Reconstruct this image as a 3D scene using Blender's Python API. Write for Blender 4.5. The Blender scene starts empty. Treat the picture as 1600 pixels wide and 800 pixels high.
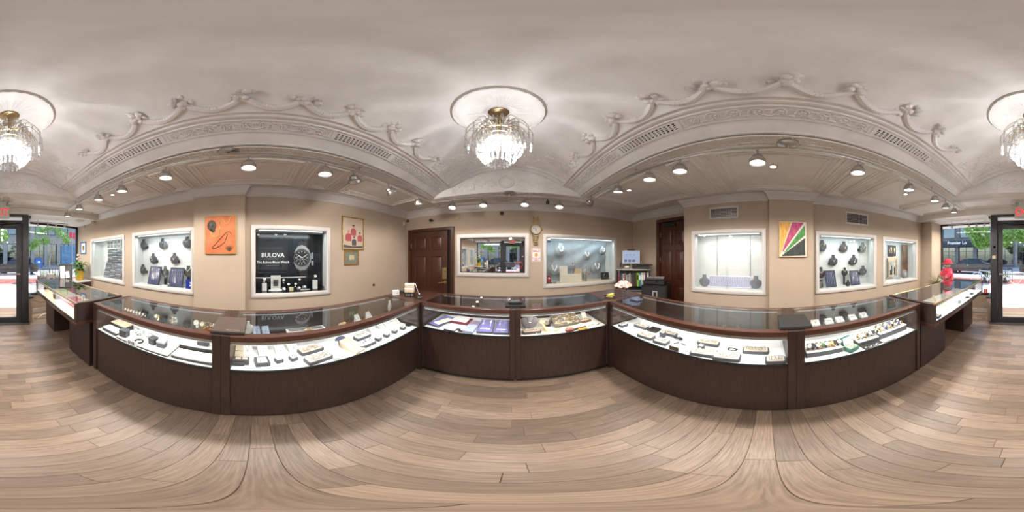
import bpy, bmesh, math, random
from math import sin, cos, tan, pi, radians, atan2, sqrt, hypot
from mathutils import Vector, Matrix
random.seed(7)
sc = bpy.context.scene
# ------------------------------------------------------------------ camera: full spherical panorama from the middle of the shop
EYE = 1.5
cam = bpy.data.cameras.new('camera'); cam.type = 'PANO'
try: cam.panorama_type = 'EQUIRECTANGULAR'
except Exception: pass
try: cam.cycles.panorama_type = 'EQUIRECTANGULAR'
except Exception: pass
cam.clip_start = 0.02; cam.clip_end = 300
camo = bpy.data.objects.new('camera', cam); sc.collection.objects.link(camo)
camo.location = (0, 0, EYE); camo.rotation_euler = (radians(90), 0, 0)
sc.camera = camo
# ------------------------------------------------------------------ sky, sun, exposure
w = bpy.data.worlds.new('sky'); sc.world = w; w.use_nodes = True
nt = w.node_tree; nt.nodes.clear()
_o = nt.nodes.new('ShaderNodeOutputWorld'); _b = nt.nodes.new('ShaderNodeBackground'); _s = nt.nodes.new('ShaderNodeTexSky')
_s.sky_type = 'NISHITA'; _s.sun_disc = False; _s.sun_elevation = radians(55); _s.sun_rotation = radians(205)
_b.inputs['Strength'].default_value = 0.8
nt.links.new(_s.outputs[0], _b.inputs[0]); nt.links.new(_b.outputs[0], _o.inputs[0])
sun = bpy.data.lights.new('sun', 'SUN'); sun.energy = 13.0; sun.angle = radians(0.6); sun.color = (1, .95, .88)
suno = bpy.data.objects.new('sun', sun); sc.collection.objects.link(suno)
suno.rotation_euler = Vector((.62, .50, -1.25)).to_track_quat('-Z', 'Y').to_euler()
suno.location = (-6, -12, 14)
vs = sc.view_settings
sc.display_settings.display_device = 'sRGB'
vs.view_transform = 'Standard'; vs.look = 'None'; vs.gamma = 1; vs.use_curve_mapping = False
vs.exposure = -0.30
TRACK_W = 48.0      # each track spotlight
CHAND_W = 40.0      # each chandelier bulb cluster
CASE_W = 3.4        # display lighting, per metre of strip
try:
    cy = sc.cycles
    cy.use_denoising = True; cy.max_bounces = 10; cy.diffuse_bounces = 4; cy.glossy_bounces = 5
    cy.transmission_bounces = 6; cy.transparent_max_bounces = 20
    cy.caustics_reflective = False; cy.caustics_refractive = False
    cy.sample_clamp_indirect = 4.0
except Exception: pass
# ------------------------------------------------------------------ helpers
COL = sc.collection
def ray(px, py):
    lo, la = radians((px-800)*.225), radians((400-py)*.225)
    return Vector((sin(lo)*cos(la), cos(lo)*cos(la), sin(la)))
def on_z(px, py, z):                    # survey: point of a sight line at a known height / wall plane
    d = ray(px, py); t = (z-EYE)/d.z; return Vector((d.x*t, d.y*t, z))
def on_x(px, py, x):
    d = ray(px, py); t = x/d.x; return Vector((x, d.y*t, EYE+d.z*t))
def on_y(px, py, y):
    d = ray(px, py); t = y/d.y; return Vector((d.x*t, y, EYE+d.z*t))
def TR(loc=(0,0,0), rx=0, ry=0, rz=0, s=(1,1,1)):
    if isinstance(s, (int, float)): s = (s, s, s)
    return (Matrix.Translation(loc) @ Matrix.Rotation(rz, 4, 'Z') @ Matrix.Rotation(ry, 4, 'Y')
            @ Matrix.Rotation(rx, 4, 'X') @ Matrix.Diagonal((s[0], s[1], s[2], 1)))
class MB:
    def __init__(s): s.v = []; s.f = []; s.m = []
    def add(s, vs, fs, M=None, m=0):
        b = len(s.v)
        s.v += [tuple(M @ Vector(p)) for p in vs] if M is not None else [tuple(p) for p in vs]
        s.f += [tuple(i+b for i in f) for f in fs]; s.m += [m]*len(fs); return s
    def box(s, x0, x1, y0, y1, z0, z1, M=None, m=0):
        return s.add([(x0,y0,z0),(x1,y0,z0),(x1,y1,z0),(x0,y1,z0),(x0,y0,z1),(x1,y0,z1),(x1,y1,z1),(x0,y1,z1)],
                     [(3,2,1,0),(4,5,6,7),(0,1,5,4),(1,2,6,5),(2,3,7,6),(3,0,4,7)], M, m)
    def cbox(s, x0, x1, y0, y1, z0, z1, c=.004, M=None, m=0):      # box with chamfered edges all round
        c = min(c, (x1-x0)*.45, (y1-y0)*.45, (z1-z0)*.45)
        def ring(z, i): return [(x0+i+c*(1 if k else 0)*0, y0, z) for k in ()]
        def oct(z, i, q):
            a0, a1, b0, b1 = x0+i, x1-i, y0+i, y1-i
            return [(a0+q,b0,z),(a1-q,b0,z),(a1,b0+q,z),(a1,b1-q,z),(a1-q,b1,z),(a0+q,b1,z),(a0,b1-q,z),(a0,b0+q,z)]
        vs = oct(z0, c, c*.3)+oct(z0+c, 0, c)+oct(z1-c, 0, c)+oct(z1, c, c*.3)
        fs = [tuple(range(7,-1,-1)), tuple(range(24,32))]
        for r in range(3):
            for k in range(8): fs.append((r*8+k, r*8+(k+1)%8, r*8+8+(k+1)%8, r*8+8+k))
        return s.add(vs, fs, M, m)
    def rbox(s, w, d, z0, z1, r, M=None, m=0, n=4, top=0.0):        # rounded-corner slab centred on the origin
        pts = []
        for cx, cy, a0 in ((w/2-r,d/2-r,0),(-w/2+r,d/2-r,90),(-w/2+r,-d/2+r,180),(w/2-r,-d/2+r,270)):
            for k in range(n+1):
                a = radians(a0+90*k/n); pts.append((cx+r*cos(a), cy+r*sin(a)))
        return s.prism(pts, z0, z1, M, m, top)
    def prism(s, pts, z0, z1, M=None, m=0, top=0.0):
        n = len(pts); cx = sum(p[0] for p in pts)/n; cy = sum(p[1] for p in pts)/n
        vs = [(x,y,z0) for x,y in pts]
        rings = [vs]
        if top:
            rings.append([(x,y,z1-top) for x,y in pts])
            rings.append([(cx+(x-cx)*(1-top/max(.001,abs(x-cx)+.02)), cy+(y-cy)*(1-top/max(.001,abs(y-cy)+.02)), z1) for x,y in pts])
        else: rings.append([(x,y,z1) for x,y in pts])
        V = [p for r in rings for p in r]; L = len(rings)
        fs = [tuple(range(n-1,-1,-1)), tuple(range((L-1)*n, L*n))]
        for r in range(L-1):
            for k in range(n): fs.append((r*n+k, r*n+(k+1)%n, r*n+n+(k+1)%n, r*n+n+k))
        return s.add(V, fs, M, m)
    def lathe(s, prof, n=20, M=None, m=0):
        V = []
        for r, z in prof:
            for k in range(n): V.append((r*cos(2*pi*k/n), r*sin(2*pi*k/n), z))
        fs = []
        for i in range(len(prof)-1):
            for k in range(n): fs.append((i*n+k, i*n+(k+1)%n, i*n+n+(k+1)%n, i*n+n+k))
        if prof[0][0] > 1e-5: fs.append(tuple(range(n-1,-1,-1)))
        if prof[-1][0] > 1e-5: fs.append(tuple(range((len(prof)-1)*n, len(prof)*n)))
        return s.add(V, fs, M, m)
    def cyl(s, r, z0, z1, n=16, M=None, m=0): return s.lathe([(r,z0),(r,z1)], n, M, m)
    def rod(s, a, b, r, n=8, m=0, r2=None):
        a, b = Vector(a), Vector(b); d = b-a
        M = Matrix.Translation(a) @ d.to_track_quat('Z','Y').to_matrix().to_4x4()
        return s.lathe([(r,0),(r2 if r2 is not None else r, d.length)], n, M, m)
    def ball(s, c, r, n=12, k=7, sc_=(1,1,1), m=0, M=None):
        prof = [(max(1e-6, sin(pi*i/k))*r, -cos(pi*i/k)*r) for i in range(k+1)]
        MM = TR(c, s=sc_); 
        if M is not None: MM = M @ MM
        return s.lathe([(0 if i in (0,k) else p[0], p[1]) for i,p in enumerate(prof)], n, MM, m)
    def octa(s, c, r, h=None, m=0, M=None):
        h = h or r; x, y, z = c
        return s.add([(x+r,y,z),(x,y+r,z),(x-r,y,z),(x,y-r,z),(x,y,z+h),(x,y,z-h)],
                     [(0,1,4),(1,2,4),(2,3,4),(3,0,4),(1,0,5),(2,1,5),(3,2,5),(0,3,5)], M, m)
    def tube(s, P, r, n=8, closed=False, m=0, M=None):              # r may be a number or a list
        P = [Vector(p) for p in P]; N = len(P); V = []
        up = Vector((0,0,1))
        for i, p in enumerate(P):
            t = (P[(i+1) % N]-P[i-1]) if closed else (P[min(i+1,N-1)]-P[max(i-1,0)])
            t.normalize()
            u = up if abs(t.dot(up)) < .93 else Vector((0,1,0)) if abs(t.y) < .9 else Vector((1,0,0))
            a = t.cross(u).normalized(); b = t.cross(a)
            rr = r[i] if isinstance(r, (list, tuple)) else r
            for k in range(n): V.append(p + a*(rr*cos(2*pi*k/n)) + b*(rr*sin(2*pi*k/n)))
        fs = []
        for i in range(N if closed else N-1):
            j = (i+1) % N
            for k in range(n): fs.append((i*n+k, i*n+(k+1)%n, j*n+(k+1)%n, j*n+k))
        if not closed: fs += [tuple(range(n-1,-1,-1)), tuple(range((N-1)*n, N*n))]
        return s.add(V, fs, M, m)
    def loft(s, R, closed=True, caps=True, M=None, m=0):            # rings of equal length
        n = len(R[0]); V = [p for r in R for p in r]; fs = []
        for i in range(len(R)-1):
            for k in range(n if closed else n-1): fs.append((i*n+k, i*n+(k+1)%n, i*n+n+(k+1)%n, i*n+n+k))
        if caps and closed: fs += [tuple(range(n-1,-1,-1)), tuple(range((len(R)-1)*n, len(R)*n))]
        return s.add(V, fs, M, m)
    def frame(s, x0, x1, z0, z1, w, y0, y1, M=None, m=0, prof=None):  # mitred picture-frame in the XZ plane; y0 is the proud face
        prof = prof or [(0,y1),(0,y0+.25*(y1-y0)),(w*.15,y0),(w*.75,y0),(w,y0+.45*(y1-y0)),(w,y1)]
        k = len(prof); V = []
        for sx, sz in ((0,0),(1,0),(1,1),(0,1)):
            for d, y in prof:
                V.append((x0+d if sx == 0 else x1-d, y, z0+d if sz == 0 else z1-d))
        fs = []
        for i in range(4):
            j = (i+1) % 4
            for q in range(k): fs.append((i*k+q, j*k+q, j*k+(q+1)%k, i*k+(q+1)%k))
        return s.add(V, fs, M, m)
    def text(s, body, size, depth=.002, M=None, m=0, align='CENTER', bold=0.0, sx=1.0, shear=0.0):   # upright, faces -Y
        cu = bpy.data.curves.new('lettering', 'FONT'); cu.body = body; cu.size = size; cu.extrude = depth/2
        cu.align_x = align; cu.align_y = 'CENTER'; cu.offset = bold; cu.resolution_u = 2; cu.shear = shear
        ob = bpy.data.objects.new('lettering', cu); COL.objects.link(ob)
        dg = bpy.context.evaluated_depsgraph_get(); me = bpy.data.meshes.new_from_object(ob.evaluated_get(dg))
        vs = [v.co.copy() for v in me.vertices]; fs = [tuple(p.vertices) for p in me.polygons]
        bpy.data.objects.remove(ob); bpy.data.curves.remove(cu); bpy.data.meshes.remove(me)
        T = TR((0,0,0), rx=pi/2, s=(sx,1,1))
        return s.add(vs, fs, (M @ T) if M is not None else T, m)
    def mesh(s, name, mats):
        me = bpy.data.meshes.new(name); me.from_pydata(s.v, [], s.f)
        mats = mats if isinstance(mats, (list, tuple)) else [mats]
        for x in mats: me.materials.append(x)
        if len(mats) > 1: me.polygons.foreach_set('material_index', s.m)
        bm = bmesh.new(); bm.from_mesh(me); bmesh.ops.recalc_face_normals(bm, faces=bm.faces); bm.to_mesh(me); bm.free()
        me.polygons.foreach_set('use_smooth', [True]*len(me.polygons))
        me.set_sharp_from_angle(angle=radians(38)); me.update()
        return me
def link(name, me, parent=None, loc=None, rz=None):
    o = bpy.data.objects.new(name, me); COL.objects.link(o)
    if parent: o.parent = parent
    if loc is not None: o.location = loc
    if rz is not None: o.rotation_euler = (0,0,rz)
    return o
def thing(name, label, cat, loc=(0,0,0), rz=0, group=None):
    o = link(name, None, None, loc, rz); o.empty_display_size = .05
    o['label'] = label; o['category'] = cat
    if group: o['group'] = group
    return o
def part(name, mb, mats, parent, label=None):
    o = link(name, mb.mesh(name, mats), parent)
    if label: o['label'] = label
    return o
def solo(name, mb, mats, label, cat, loc=(0,0,0), rz=0, group=None):
    me = mb if isinstance(mb, bpy.types.Mesh) else mb.mesh(name, mats)
    o = link(name, me, None, loc, rz); o['label'] = label; o['category'] = cat
    if group: o['group'] = group
    return o
def struct(name, mb, mats, parent=None):
    o = link(name, mb.mesh(name, mats), parent)
    if not parent: o['kind'] = 'structure'
    return o
def dup(root, loc, rz=0, label=None, group=None, scale=None):
    r = root.copy(); COL.objects.link(r); r.location = loc; r.rotation_euler = (0,0,rz)
    if label: r['label'] = label
    if group: r['group'] = group
    if scale: r.scale = (scale,)*3
    def kids(a, b):
        for ch in list(a.children):
            c = ch.copy()
            if ch.type == 'LIGHT': c.data = ch.data
            COL.objects.link(c); c.parent = b; kids(ch, c)
    kids(root, r)
    return r
# ------------------------------------------------------------------ procedural materials
MATS = {}
def mat(name, col, rough=.5, metal=0.0, var=.08, ns=20, stretch=(1,1,1), bump=0.0, bs=80, spec=.5, coat=0.0, sheen=0.0, emit=None, es=0.0, col2=None, rnd=0.0, det=4):
    if name in MATS: return MATS[name]
    m = bpy.data.materials.new(name); m.use_nodes = True; nt = m.node_tree
    b = nt.nodes['Principled BSDF']; L = nt.links.new
    tc = nt.nodes.new('ShaderNodeTexCoord'); mp = nt.nodes.new('ShaderNodeMapping'); mp.inputs['Scale'].default_value = stretch
    L(tc.outputs['Object'], mp.inputs['Vector'])
    nz = nt.nodes.new('ShaderNodeTexNoise'); nz.inputs['Scale'].default_value = ns; nz.inputs['Detail'].default_value = det
    L(mp.outputs[0], nz.inputs['Vector'])
    rp = nt.nodes.new('ShaderNodeValToRGB'); e = rp.color_ramp.elements
    e[0].position = .32; e[1].position = .68
    c2 = col2 or tuple(min(1, c*(1+var)) for c in col); c1 = col if col2 else tuple(c*(1-var) for c in col)
    e[0].color = (*c1, 1); e[1].color = (*c2, 1)
    L(nz.outputs['Fac'], rp.inputs[0])
    out = rp.outputs[0]
    if rnd:
        oi = nt.nodes.new('ShaderNodeObjectInfo'); hs = nt.nodes.new('ShaderNodeHueSaturation')
        mr = nt.nodes.new('ShaderNodeMapRange'); mr.inputs[3].default_value = 1-rnd; mr.inputs[4].default_value = 1+rnd
        L(oi.outputs['Random'], mr.inputs[0]); L(mr.outputs[0], hs.inputs['Value']); L(out, hs.inputs['Color']); out = hs.outputs[0]
        ad = nt.nodes.new('ShaderNodeVectorMath'); ad.operation = 'MULTIPLY_ADD'
        ad.inputs[1].default_value = (37,53,71); L(oi.outputs['Random'], ad.inputs[0]); L(tc.outputs['Object'], ad.inputs[2]); L(ad.outputs[0], mp.inputs['Vector'])
    L(out, b.inputs['Base Color'])
    b.inputs['Roughness'].default_value = rough; b.inputs['Metallic'].default_value = metal
    b.inputs['Specular IOR Level'].default_value = spec
    if coat: b.inputs['Coat Weight'].default_value = coat; b.inputs['Coat Roughness'].default_value = .12
    if sheen: b.inputs['Sheen Weight'].default_value = sheen
    if emit: b.inputs['Emission Color'].default_value = (*emit, 1); b.inputs['Emission Strength'].default_value = es
    if bump:
        n2 = nt.nodes.new('ShaderNodeTexNoise'); n2.inputs['Scale'].default_value = bs; n2.inputs['Detail'].default_value = 3
        L(mp.outputs[0], n2.inputs['Vector'])
        bp = nt.nodes.new('ShaderNodeBump'); bp.inputs['Strength'].default_value = bump; bp.inputs['Distance'].default_value = .004
        L(n2.outputs['Fac'], bp.inputs['Height']); L(bp.outputs[0], b.inputs['Normal'])
    MATS[name] = m; return m
def glass_mat(name, tint=(1,1,1), base=.04, power=5.0, rough=0.0, gain=.96):
    m = bpy.data.materials.new(name); m.use_nodes = True; nt = m.node_tree; nt.nodes.clear(); L = nt.links.new
    o = nt.nodes.new('ShaderNodeOutputMaterial'); mx = nt.nodes.new('ShaderNodeMixShader')
    t = nt.nodes.new('ShaderNodeBsdfTransparent'); t.inputs[0].default_value = (*tint, 1)
    g = nt.nodes.new('ShaderNodeBsdfGlossy'); g.inputs['Roughness'].default_value = rough
    lw = nt.nodes.new('ShaderNodeLayerWeight'); lw.inputs[0].default_value = .5
    p = nt.nodes.new('ShaderNodeMath'); p.operation = 'POWER'; p.inputs[1].default_value = power
    a = nt.nodes.new('ShaderNodeMath'); a.operation = 'MULTIPLY_ADD'; a.inputs[1].default_value = gain; a.inputs[2].default_value = base
    L(lw.outputs['Facing'], p.inputs[0]); L(p.outputs[0], a.inputs[0]); L(a.outputs[0], mx.inputs[0])
    L(t.outputs[0], mx.inputs[1]); L(g.outputs[0], mx.inputs[2]); L(mx.outputs[0], o.inputs[0])
    MATS[name] = m; return m
def crystal_mat():
    m = bpy.data.materials.new('crystal'); m.use_nodes = True; nt = m.node_tree; nt.nodes.clear(); L = nt.links.new
    o = nt.nodes.new('ShaderNodeOutputMaterial'); m1 = nt.nodes.new('ShaderNodeMixShader'); m2 = nt.nodes.new('ShaderNodeMixShader')
    t = nt.nodes.new('ShaderNodeBsdfTransparent'); g = nt.nodes.new('ShaderNodeBsdfGlossy'); g.inputs['Roughness'].default_value = .05
    d = nt.nodes.new('ShaderNodeBsdfTranslucent'); d.inputs[0].default_value = (.95,.97,1,1)
    m1.inputs[0].default_value = .45; m2.inputs[0].default_value = .07
    L(t.outputs[0], m1.inputs[1]); L(g.outputs[0], m1.inputs[2]); L(m1.outputs[0], m2.inputs[1]); L(d.outputs[0], m2.inputs[2]); L(m2.outputs[0], o.inputs[0])
    MATS['crystal'] = m; return m
def emit_mat(name, col, s):
    m = bpy.data.materials.new(name); m.use_nodes = True; nt = m.node_tree; nt.nodes.clear()
    o = nt.nodes.new('ShaderNodeOutputMaterial'); e = nt.nodes.new('ShaderNodeEmission'); e.inputs[0].default_value = (*col, 1); e.inputs[1].default_value = s
    nt.links.new(e.outputs[0], o.inputs[0]); MATS[name] = m; return m
wall_paint = mat('beige wall paint', (.465,.372,.285), .75, var=.03, ns=3, bump=.06, bs=220)
trim_white = mat('white trim paint', (.62,.59,.565), .4, var=.02, ns=8, bump=.03, bs=60)
ceil_paint = mat('ceiling paint', (.72,.69,.66), .7, var=.04, ns=2.5, bump=.08, bs=120)
plaster = mat('plaster relief paint', (.83,.81,.79), .55, var=.05, ns=6, bump=.12, bs=90)
tin = mat('painted tin ceiling', (.81,.775,.735), .5, var=.04, ns=5, bump=.05, bs=150)
opening_shade = mat('painted opening shade', (.012,.011,.010), .9, var=.1)  # near-black colour standing in for the shade inside openings
oak = mat('oak laminate', (.158,.110,.078), .34, var=.3, ns=9, stretch=(.9,14,1), rnd=.30, bump=.05, bs=30, det=6, col2=(.262,.192,.140), spec=.5)
subfloor = mat('subfloor wood', (.16,.10,.065), .6, var=.2, ns=8, stretch=(1,9,1))
veneer = mat('walnut veneer', (.027,.0140,.0112), .36, ns=7, stretch=(9,9,.8), col2=(.047,.0255,.0198), bump=.02, bs=40, det=6)
rail_wood = mat('walnut rail', (.055,.022,.015), .28, ns=9, stretch=(1,8,8), col2=(.095,.040,.026), det=5)
cherry = mat('mahogany door', (.036,.0105,.0055), .32, ns=9, stretch=(10,10,.7), col2=(.075,.023,.011), det=6)
black = mat('black plastic', (.014,.014,.015), .38, var=.1)
black_soft = mat('black leatherette', (.018,.017,.018), .55, var=.15, bump=.2, bs=400)
frame_black = mat('black door metal', (.020,.019,.020), .42, var=.1, ns=6)
charcoal = mat('charcoal velvet', (.055,.057,.064), .85, var=.15, ns=60, sheen=.4)
grey_velvet = mat('grey velvet', (.20,.21,.26), .85, var=.12, ns=60, sheen=.4)
white_leather = mat('white leatherette', (.80,.79,.77), .5, var=.03, bump=.1, bs=300)
cream = mat('cream leatherette', (.70,.58,.42), .55, var=.05, bump=.1, bs=300)
white_lam = mat('white laminate', (.83,.84,.85), .35, var=.02)
case_white = mat('white case lining', (.78,.80,.79), .5, var=.02, ns=4)
paper = mat('white paper', (.85,.85,.83), .7, var=.02)
alu = mat('brushed aluminium', (.55,.55,.56), .35, .9, var=.08, ns=40, stretch=(1,20,1))
nickel = mat('satin nickel', (.52,.50,.48), .30, 1.0, var=.06, ns=30)
chrome = mat('chrome', (.80,.80,.82), .12, 1.0, var=.03)
silver = mat('silver', (.86,.86,.88), .18, 1.0, var=.04)
gold = mat('gold', (.80,.60,.28), .22, 1.0, var=.06)
brass = mat('aged brass', (.42,.30,.17), .35, 1.0, var=.15, ns=25)
pearl = mat('pearl', (.85,.83,.78), .2, var=.03, coat=.4)
pad = mat('pale pink tray pad', (.60,.52,.46), .7, var=.05)
violet = mat('violet velvet', (.20,.19,.50), .8, var=.08, ns=60, sheen=.3)
blue_pad = mat('pale blue velvet', (.36,.42,.56), .8, var=.08, ns=60, sheen=.3)
burgundy = mat('burgundy leather', (.15,.018,.022), .4, var=.1)
green_box = mat('green leatherette', (.028,.14,.095), .45, var=.1, bump=.1, bs=300)
lime_pad = mat('pale green suede', (.35,.55,.28), .8, var=.06)
gem_blue = mat('blue gemstone', (.03,.06,.35), .08, coat=.6)
gem_clear = mat('clear gemstone', (.85,.88,.9), .05, .3, coat=.6)
gem_red = mat('red gemstone', (.45,.02,.05), .1, coat=.6)
pink = mat('pink velvet', (.66,.13,.24), .7, var=.15, ns=40)
navy = mat('navy velvet', (.055,.065,.13), .75, var=.1, ns=60)
glass = glass_mat('clear pane glass', (.985,.992,.988))
top_glass = glass_mat('showcase top glass', (.97,.985,.98), base=.05, power=3.3)
store_glass = glass_mat('shop window glass', (.97,.985,.98), base=.03)
mirror = mat('silvered mirror', (.90,.90,.90), .0, 1.0, var=.005)
crystal = crystal_mat()
lens = emit_mat('lit lamp lens', (1,.92,.80), 3.0)
tube_glow = emit_mat('lit fluorescent tube', (.90,.97,1), 3.0)
pale_gold = mat('pale champagne metal', (.80,.74,.62), .25, 1.0, var=.04)
rear_glow = emit_mat('dim rear tube', (.86,.93,1), .75)
bulb_glow = emit_mat('lit bulb', (1,.97,.93), 3.5)
# ------------------------------------------------------------------ the room shell
ZC = 2.52                                   # flat tin ceiling
XL, XR, YB = -2.30, 2.55, 3.05
VX0, VX1, VY0, VY1 = -1.275, 1.105, -2.47, 2.45   # the vaulted opening
VAX = (VX0+VX1)/2; VH = (VX1-VX0)/2
def wall(name, loc, rz, u0, u1, z0, z1, holes=(), t=.08, m=None):
    us = sorted({u0, u1, *[h[0] for h in holes], *[h[1] for h in holes]}); zs = sorted({z0, z1, *[h[2] for h in holes], *[h[3] for h in holes]})
    mb = MB()
    for i in range(len(us)-1):
        for j in range(len(zs)-1):
            cu, cz = (us[i]+us[i+1])/2, (zs[j]+zs[j+1])/2
            if any(h[0] < cu < h[1] and h[2] < cz < h[3] for h in holes): continue
            mb.box(us[i], us[i+1], 0, t, zs[j], zs[j+1])
    o = struct(name, mb, m or wall_paint); o.location = loc; o.rotation_euler = (0,0,rz); return o
R90 = pi/2
# wall cases: (outer frame in wall coordinates)
CASES = {'A': (-3.68,-2.39,.90,1.945), 'B': (-2.17,-.90,.90,1.945), 'C': (-.07,1.12,.90,1.945),
         'D': (-1.262,-.03,.89,1.926), 'E': (.763,1.99,.87,1.91), 'F': (2.155,3.31,.88,1.905), 'G': (.59,2.27,.88,1.92)}
FW = .065
def hole(k): a = CASES[k]; return (a[0]+FW-.012, a[1]-FW+.012, a[2]+FW-.012, a[3]-FW+.012)
wl = wall('wall_left', (XL,0,0), R90, -4.60, 3.13, 0, 2.56, [hole('A'), hole('B'), hole('C')])
pl = struct('pilaster', MB().box(-2.30,-2.20,-.88,-.145,0,2.50), wall_paint, None); pl.name = 'wall_left_pilaster'
wr = wall('wall_right', (XR,0,0), -R90, .69, 3.55, 0, 2.56, [hole('E'), hole('F')])
mb = MB().box(2.42,2.60,-.69,-.02,0,2.52)
struct('wall_right_pilaster', mb, wall_paint)
wall('wall_right_bump', (2.50,0,0), -R90, -1.41, .02, 0, 2.56, [hole('D')])
struct('wall_right_return', MB().box(2.58,2.88,1.33,1.41,0,2.56), wall_paint)
DOOR2 = (-2.243,-1.46,0,2.29)
wall('wall_right_rear', (2.80,0,0), -R90, -3.13, -1.41, 0, 2.56, [DOOR2])
DOOR1 = (-2.216,-1.125,0,2.09)
MIR = (-1.071,.318,1.105,1.925)
wall('wall_back', (0,YB,0), 0, -2.38, 2.88, 0, 2.56, [DOOR1, hole('G')])
# right-hand return towards the shop window
struct('wall_right_front', MB().box(2.24,2.63,-4.05,-3.52,0,2.42), wall_paint)
# floor: planks on a dark subfloor
fl = struct('floor', MB().box(-2.4,2.9,-4.6,3.2,-.12,-.006), subfloor)
random.seed(11)
pw = .098; plank_me = {}
def plank(x0, x1, y0):
    L = round(x1-x0, 2)
    if L not in plank_me:
        plank_me[L] = MB().cbox(0, L-.0012, 0, pw-.0012, -.006, 0, .0012).mesh('plank', oak)
    o = link('plank', plank_me[L], fl, (x0, y0, random.uniform(-.0004,0)))
y = -4.14; rows = 0
while y < 1.62:
    a, b = (-1.02, 1.10) if y > -3.42 else (-1.75, 2.0)
    x = a; first = True
    while x < b-.01:
        L = random.choice((.44,.52,.60,.68)) if not first else random.choice((.14,.26,.40,.54)); first = False
        x2 = min(b, x+L)
        if b-x2 < .12: x2 = b
        plank(round(x,2), round(x2,2), y); x = round(x2,2)
    y += pw; rows += 1
struct('trim_1', MB().cbox(-.62,.72,-3.62,-3.30,0,.012,.003), mat('dark threshold mat', (.05,.048,.047), .8, var=.3, ns=30, bump=.3, bs=200))
# ceiling
ce = struct('ceiling', MB().box(-2.38,VX0,-3.4,3.13,ZC,ZC+.05).box(VX1,2.88,-3.4,3.13,ZC,ZC+.05)
            .box(VX0,VX1,VY1,3.13,ZC,ZC+.05).box(VX0,VX1,-3.4,VY0,ZC,ZC+.05), tin)
struct('ceiling_bay', MB().box(-2.4,2.7,-4.7,-3.40,2.385,2.45), ceil_paint)
struct('trim_2', MB().box(-2.3,2.55,-3.40,-3.30,2.385,2.52).box(-2.3,2.55,-3.305,-3.285,2.40,2.425).box(-2.3,2.55,-3.31,-3.28,2.49,2.52), tin)
# vault cross-section (dx from the axis, height above the eye)
def vz(dx):
    dx = abs(dx)
    return EYE + 1.175 + .255*(1-(dx/.85)**2)
HALF = [(1.19,1.02),(1.19,1.028),(1.168,1.030),(1.165,1.040),(1.150,1.050),(1.130,1.062),(1.105,1.082),(1.085,1.098),(1.075,1.101),(1.070,1.097),(1.062,1.097),
        (1.058,1.106),(.972,1.150),(.966,1.143),(.955,1.143),(.948,1.156),(.935,1.158),(.925,1.150),(.905,1.152),(.900,1.166),(.885,1.168),(.868,1.160),(.855,1.166),(.85,1.175)]
HALF += [(.85*(1-i/12), vz(.85*(1-i/12))-EYE) for i in range(1,13)]
PROF = [(VAX-d, EYE+z) for d,z in HALF] + [(VAX+d, EYE+z) for d,z in HALF[-2::-1]]
mb = MB(); n = len(PROF)
r1 = [(x,VY0,z) for x,z in PROF]; r2 = [(x,VY1,z) for x,z in PROF]
o1 = [(x,VY0,z+.05) for x,z in PROF]; o2 = [(x,VY1,z+.05) for x,z in PROF]
mb.loft([r1,r2], closed=False, caps=False); mb.loft([o1,o2], closed=False, caps=False)
va = struct('vault', mb, plaster, ce)
for name, yy in (('lunette', VY1-.004), ('lunette', VY0+.004)):
    s = 1 if yy > 0 else -1
    pts = [(x,z) for x,z in PROF]
    V = [(x,yy,z) for x,z in pts]+[(x,yy+s*.04,z+.02) for x,z in pts]
    N = len(pts); c0 = len(V)
    V += [(x,yy,ZC) for x,z in pts]+[(x,yy+s*.04,ZC) for x,z in pts]
    F = []
    for i in range(N-1): F += [(i,i+1,c0+i+1,c0+i),(N+i,N+i+1,c0+N+i+1,c0+N+i)]
    lu = struct(name, MB().add(V,F), plaster, ce)
    # carved arch moulding against the end wall
    mb = MB()
    arc = [(VAX+.93*cos(t)*1.0, vz(.85*abs(cos(t)))) for t in [pi*k/40 for k in range(41)]]
    arc = [(VAX+d, vz(d)) for d in [(-.86+1.72*k/40) for k in range(41)]]
    for off, r in ((.02,.012),(.055,.018),(.10,.009),(.16,.012),(.19,.008)):
        mb.tube([(x,yy-s*off,z-.004) for x,z in arc], r, 6)
    for k in range(1,60):
        d = -.86+1.72*k/60; mb.ball((VAX+d, yy-s*.13, vz(d)-.004), .012, 6, 4, (1,1.5,.6))
    struct('arch_moulding', mb, plaster, ce)
    # lunette relief: central wreath and scrolls
    mb = MB(); zc = EYE+1.20; yf = yy-s*.004
    mb.tube([(VAX+.115*cos(a), yf, zc+.115*sin(a)) for a in [2*pi*k/28 for k in range(28)]], .009, 6, True)
    mb.tube([(VAX+.085*cos(a), yf, zc+.085*sin(a)) for a in [2*pi*k/28 for k in range(28)]], .005, 6, True)
    for sd in (-1,1):
        for j,(cx,cz,r0,dr) in enumerate(((.24,-.04,.085,1),(.40,.0,.075,-1),(.55,-.07,.07,1),(.69,-.06,.055,-1),(.82,-.11,.045,1))):
            P = []
            for k in range(26):
                a = dr*k*.36+j; r = r0*(1-k/30)
                P.append((VAX+sd*(cx+r*cos(a)), yf, zc+cz+r*sin(a)))
            mb.tube(P, [.007*(1-k/40) for k in range(26)], 5)
            for q in range(4): mb.ball((VAX+sd*(cx+r0*1.1*cos(q*1.7+j)), yf, zc+cz+r0*1.1*sin(q*1.7+j)), .017, 6, 4, (1,.4,.7))
    struct('lunette_relief', mb, plaster, ce)
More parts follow.
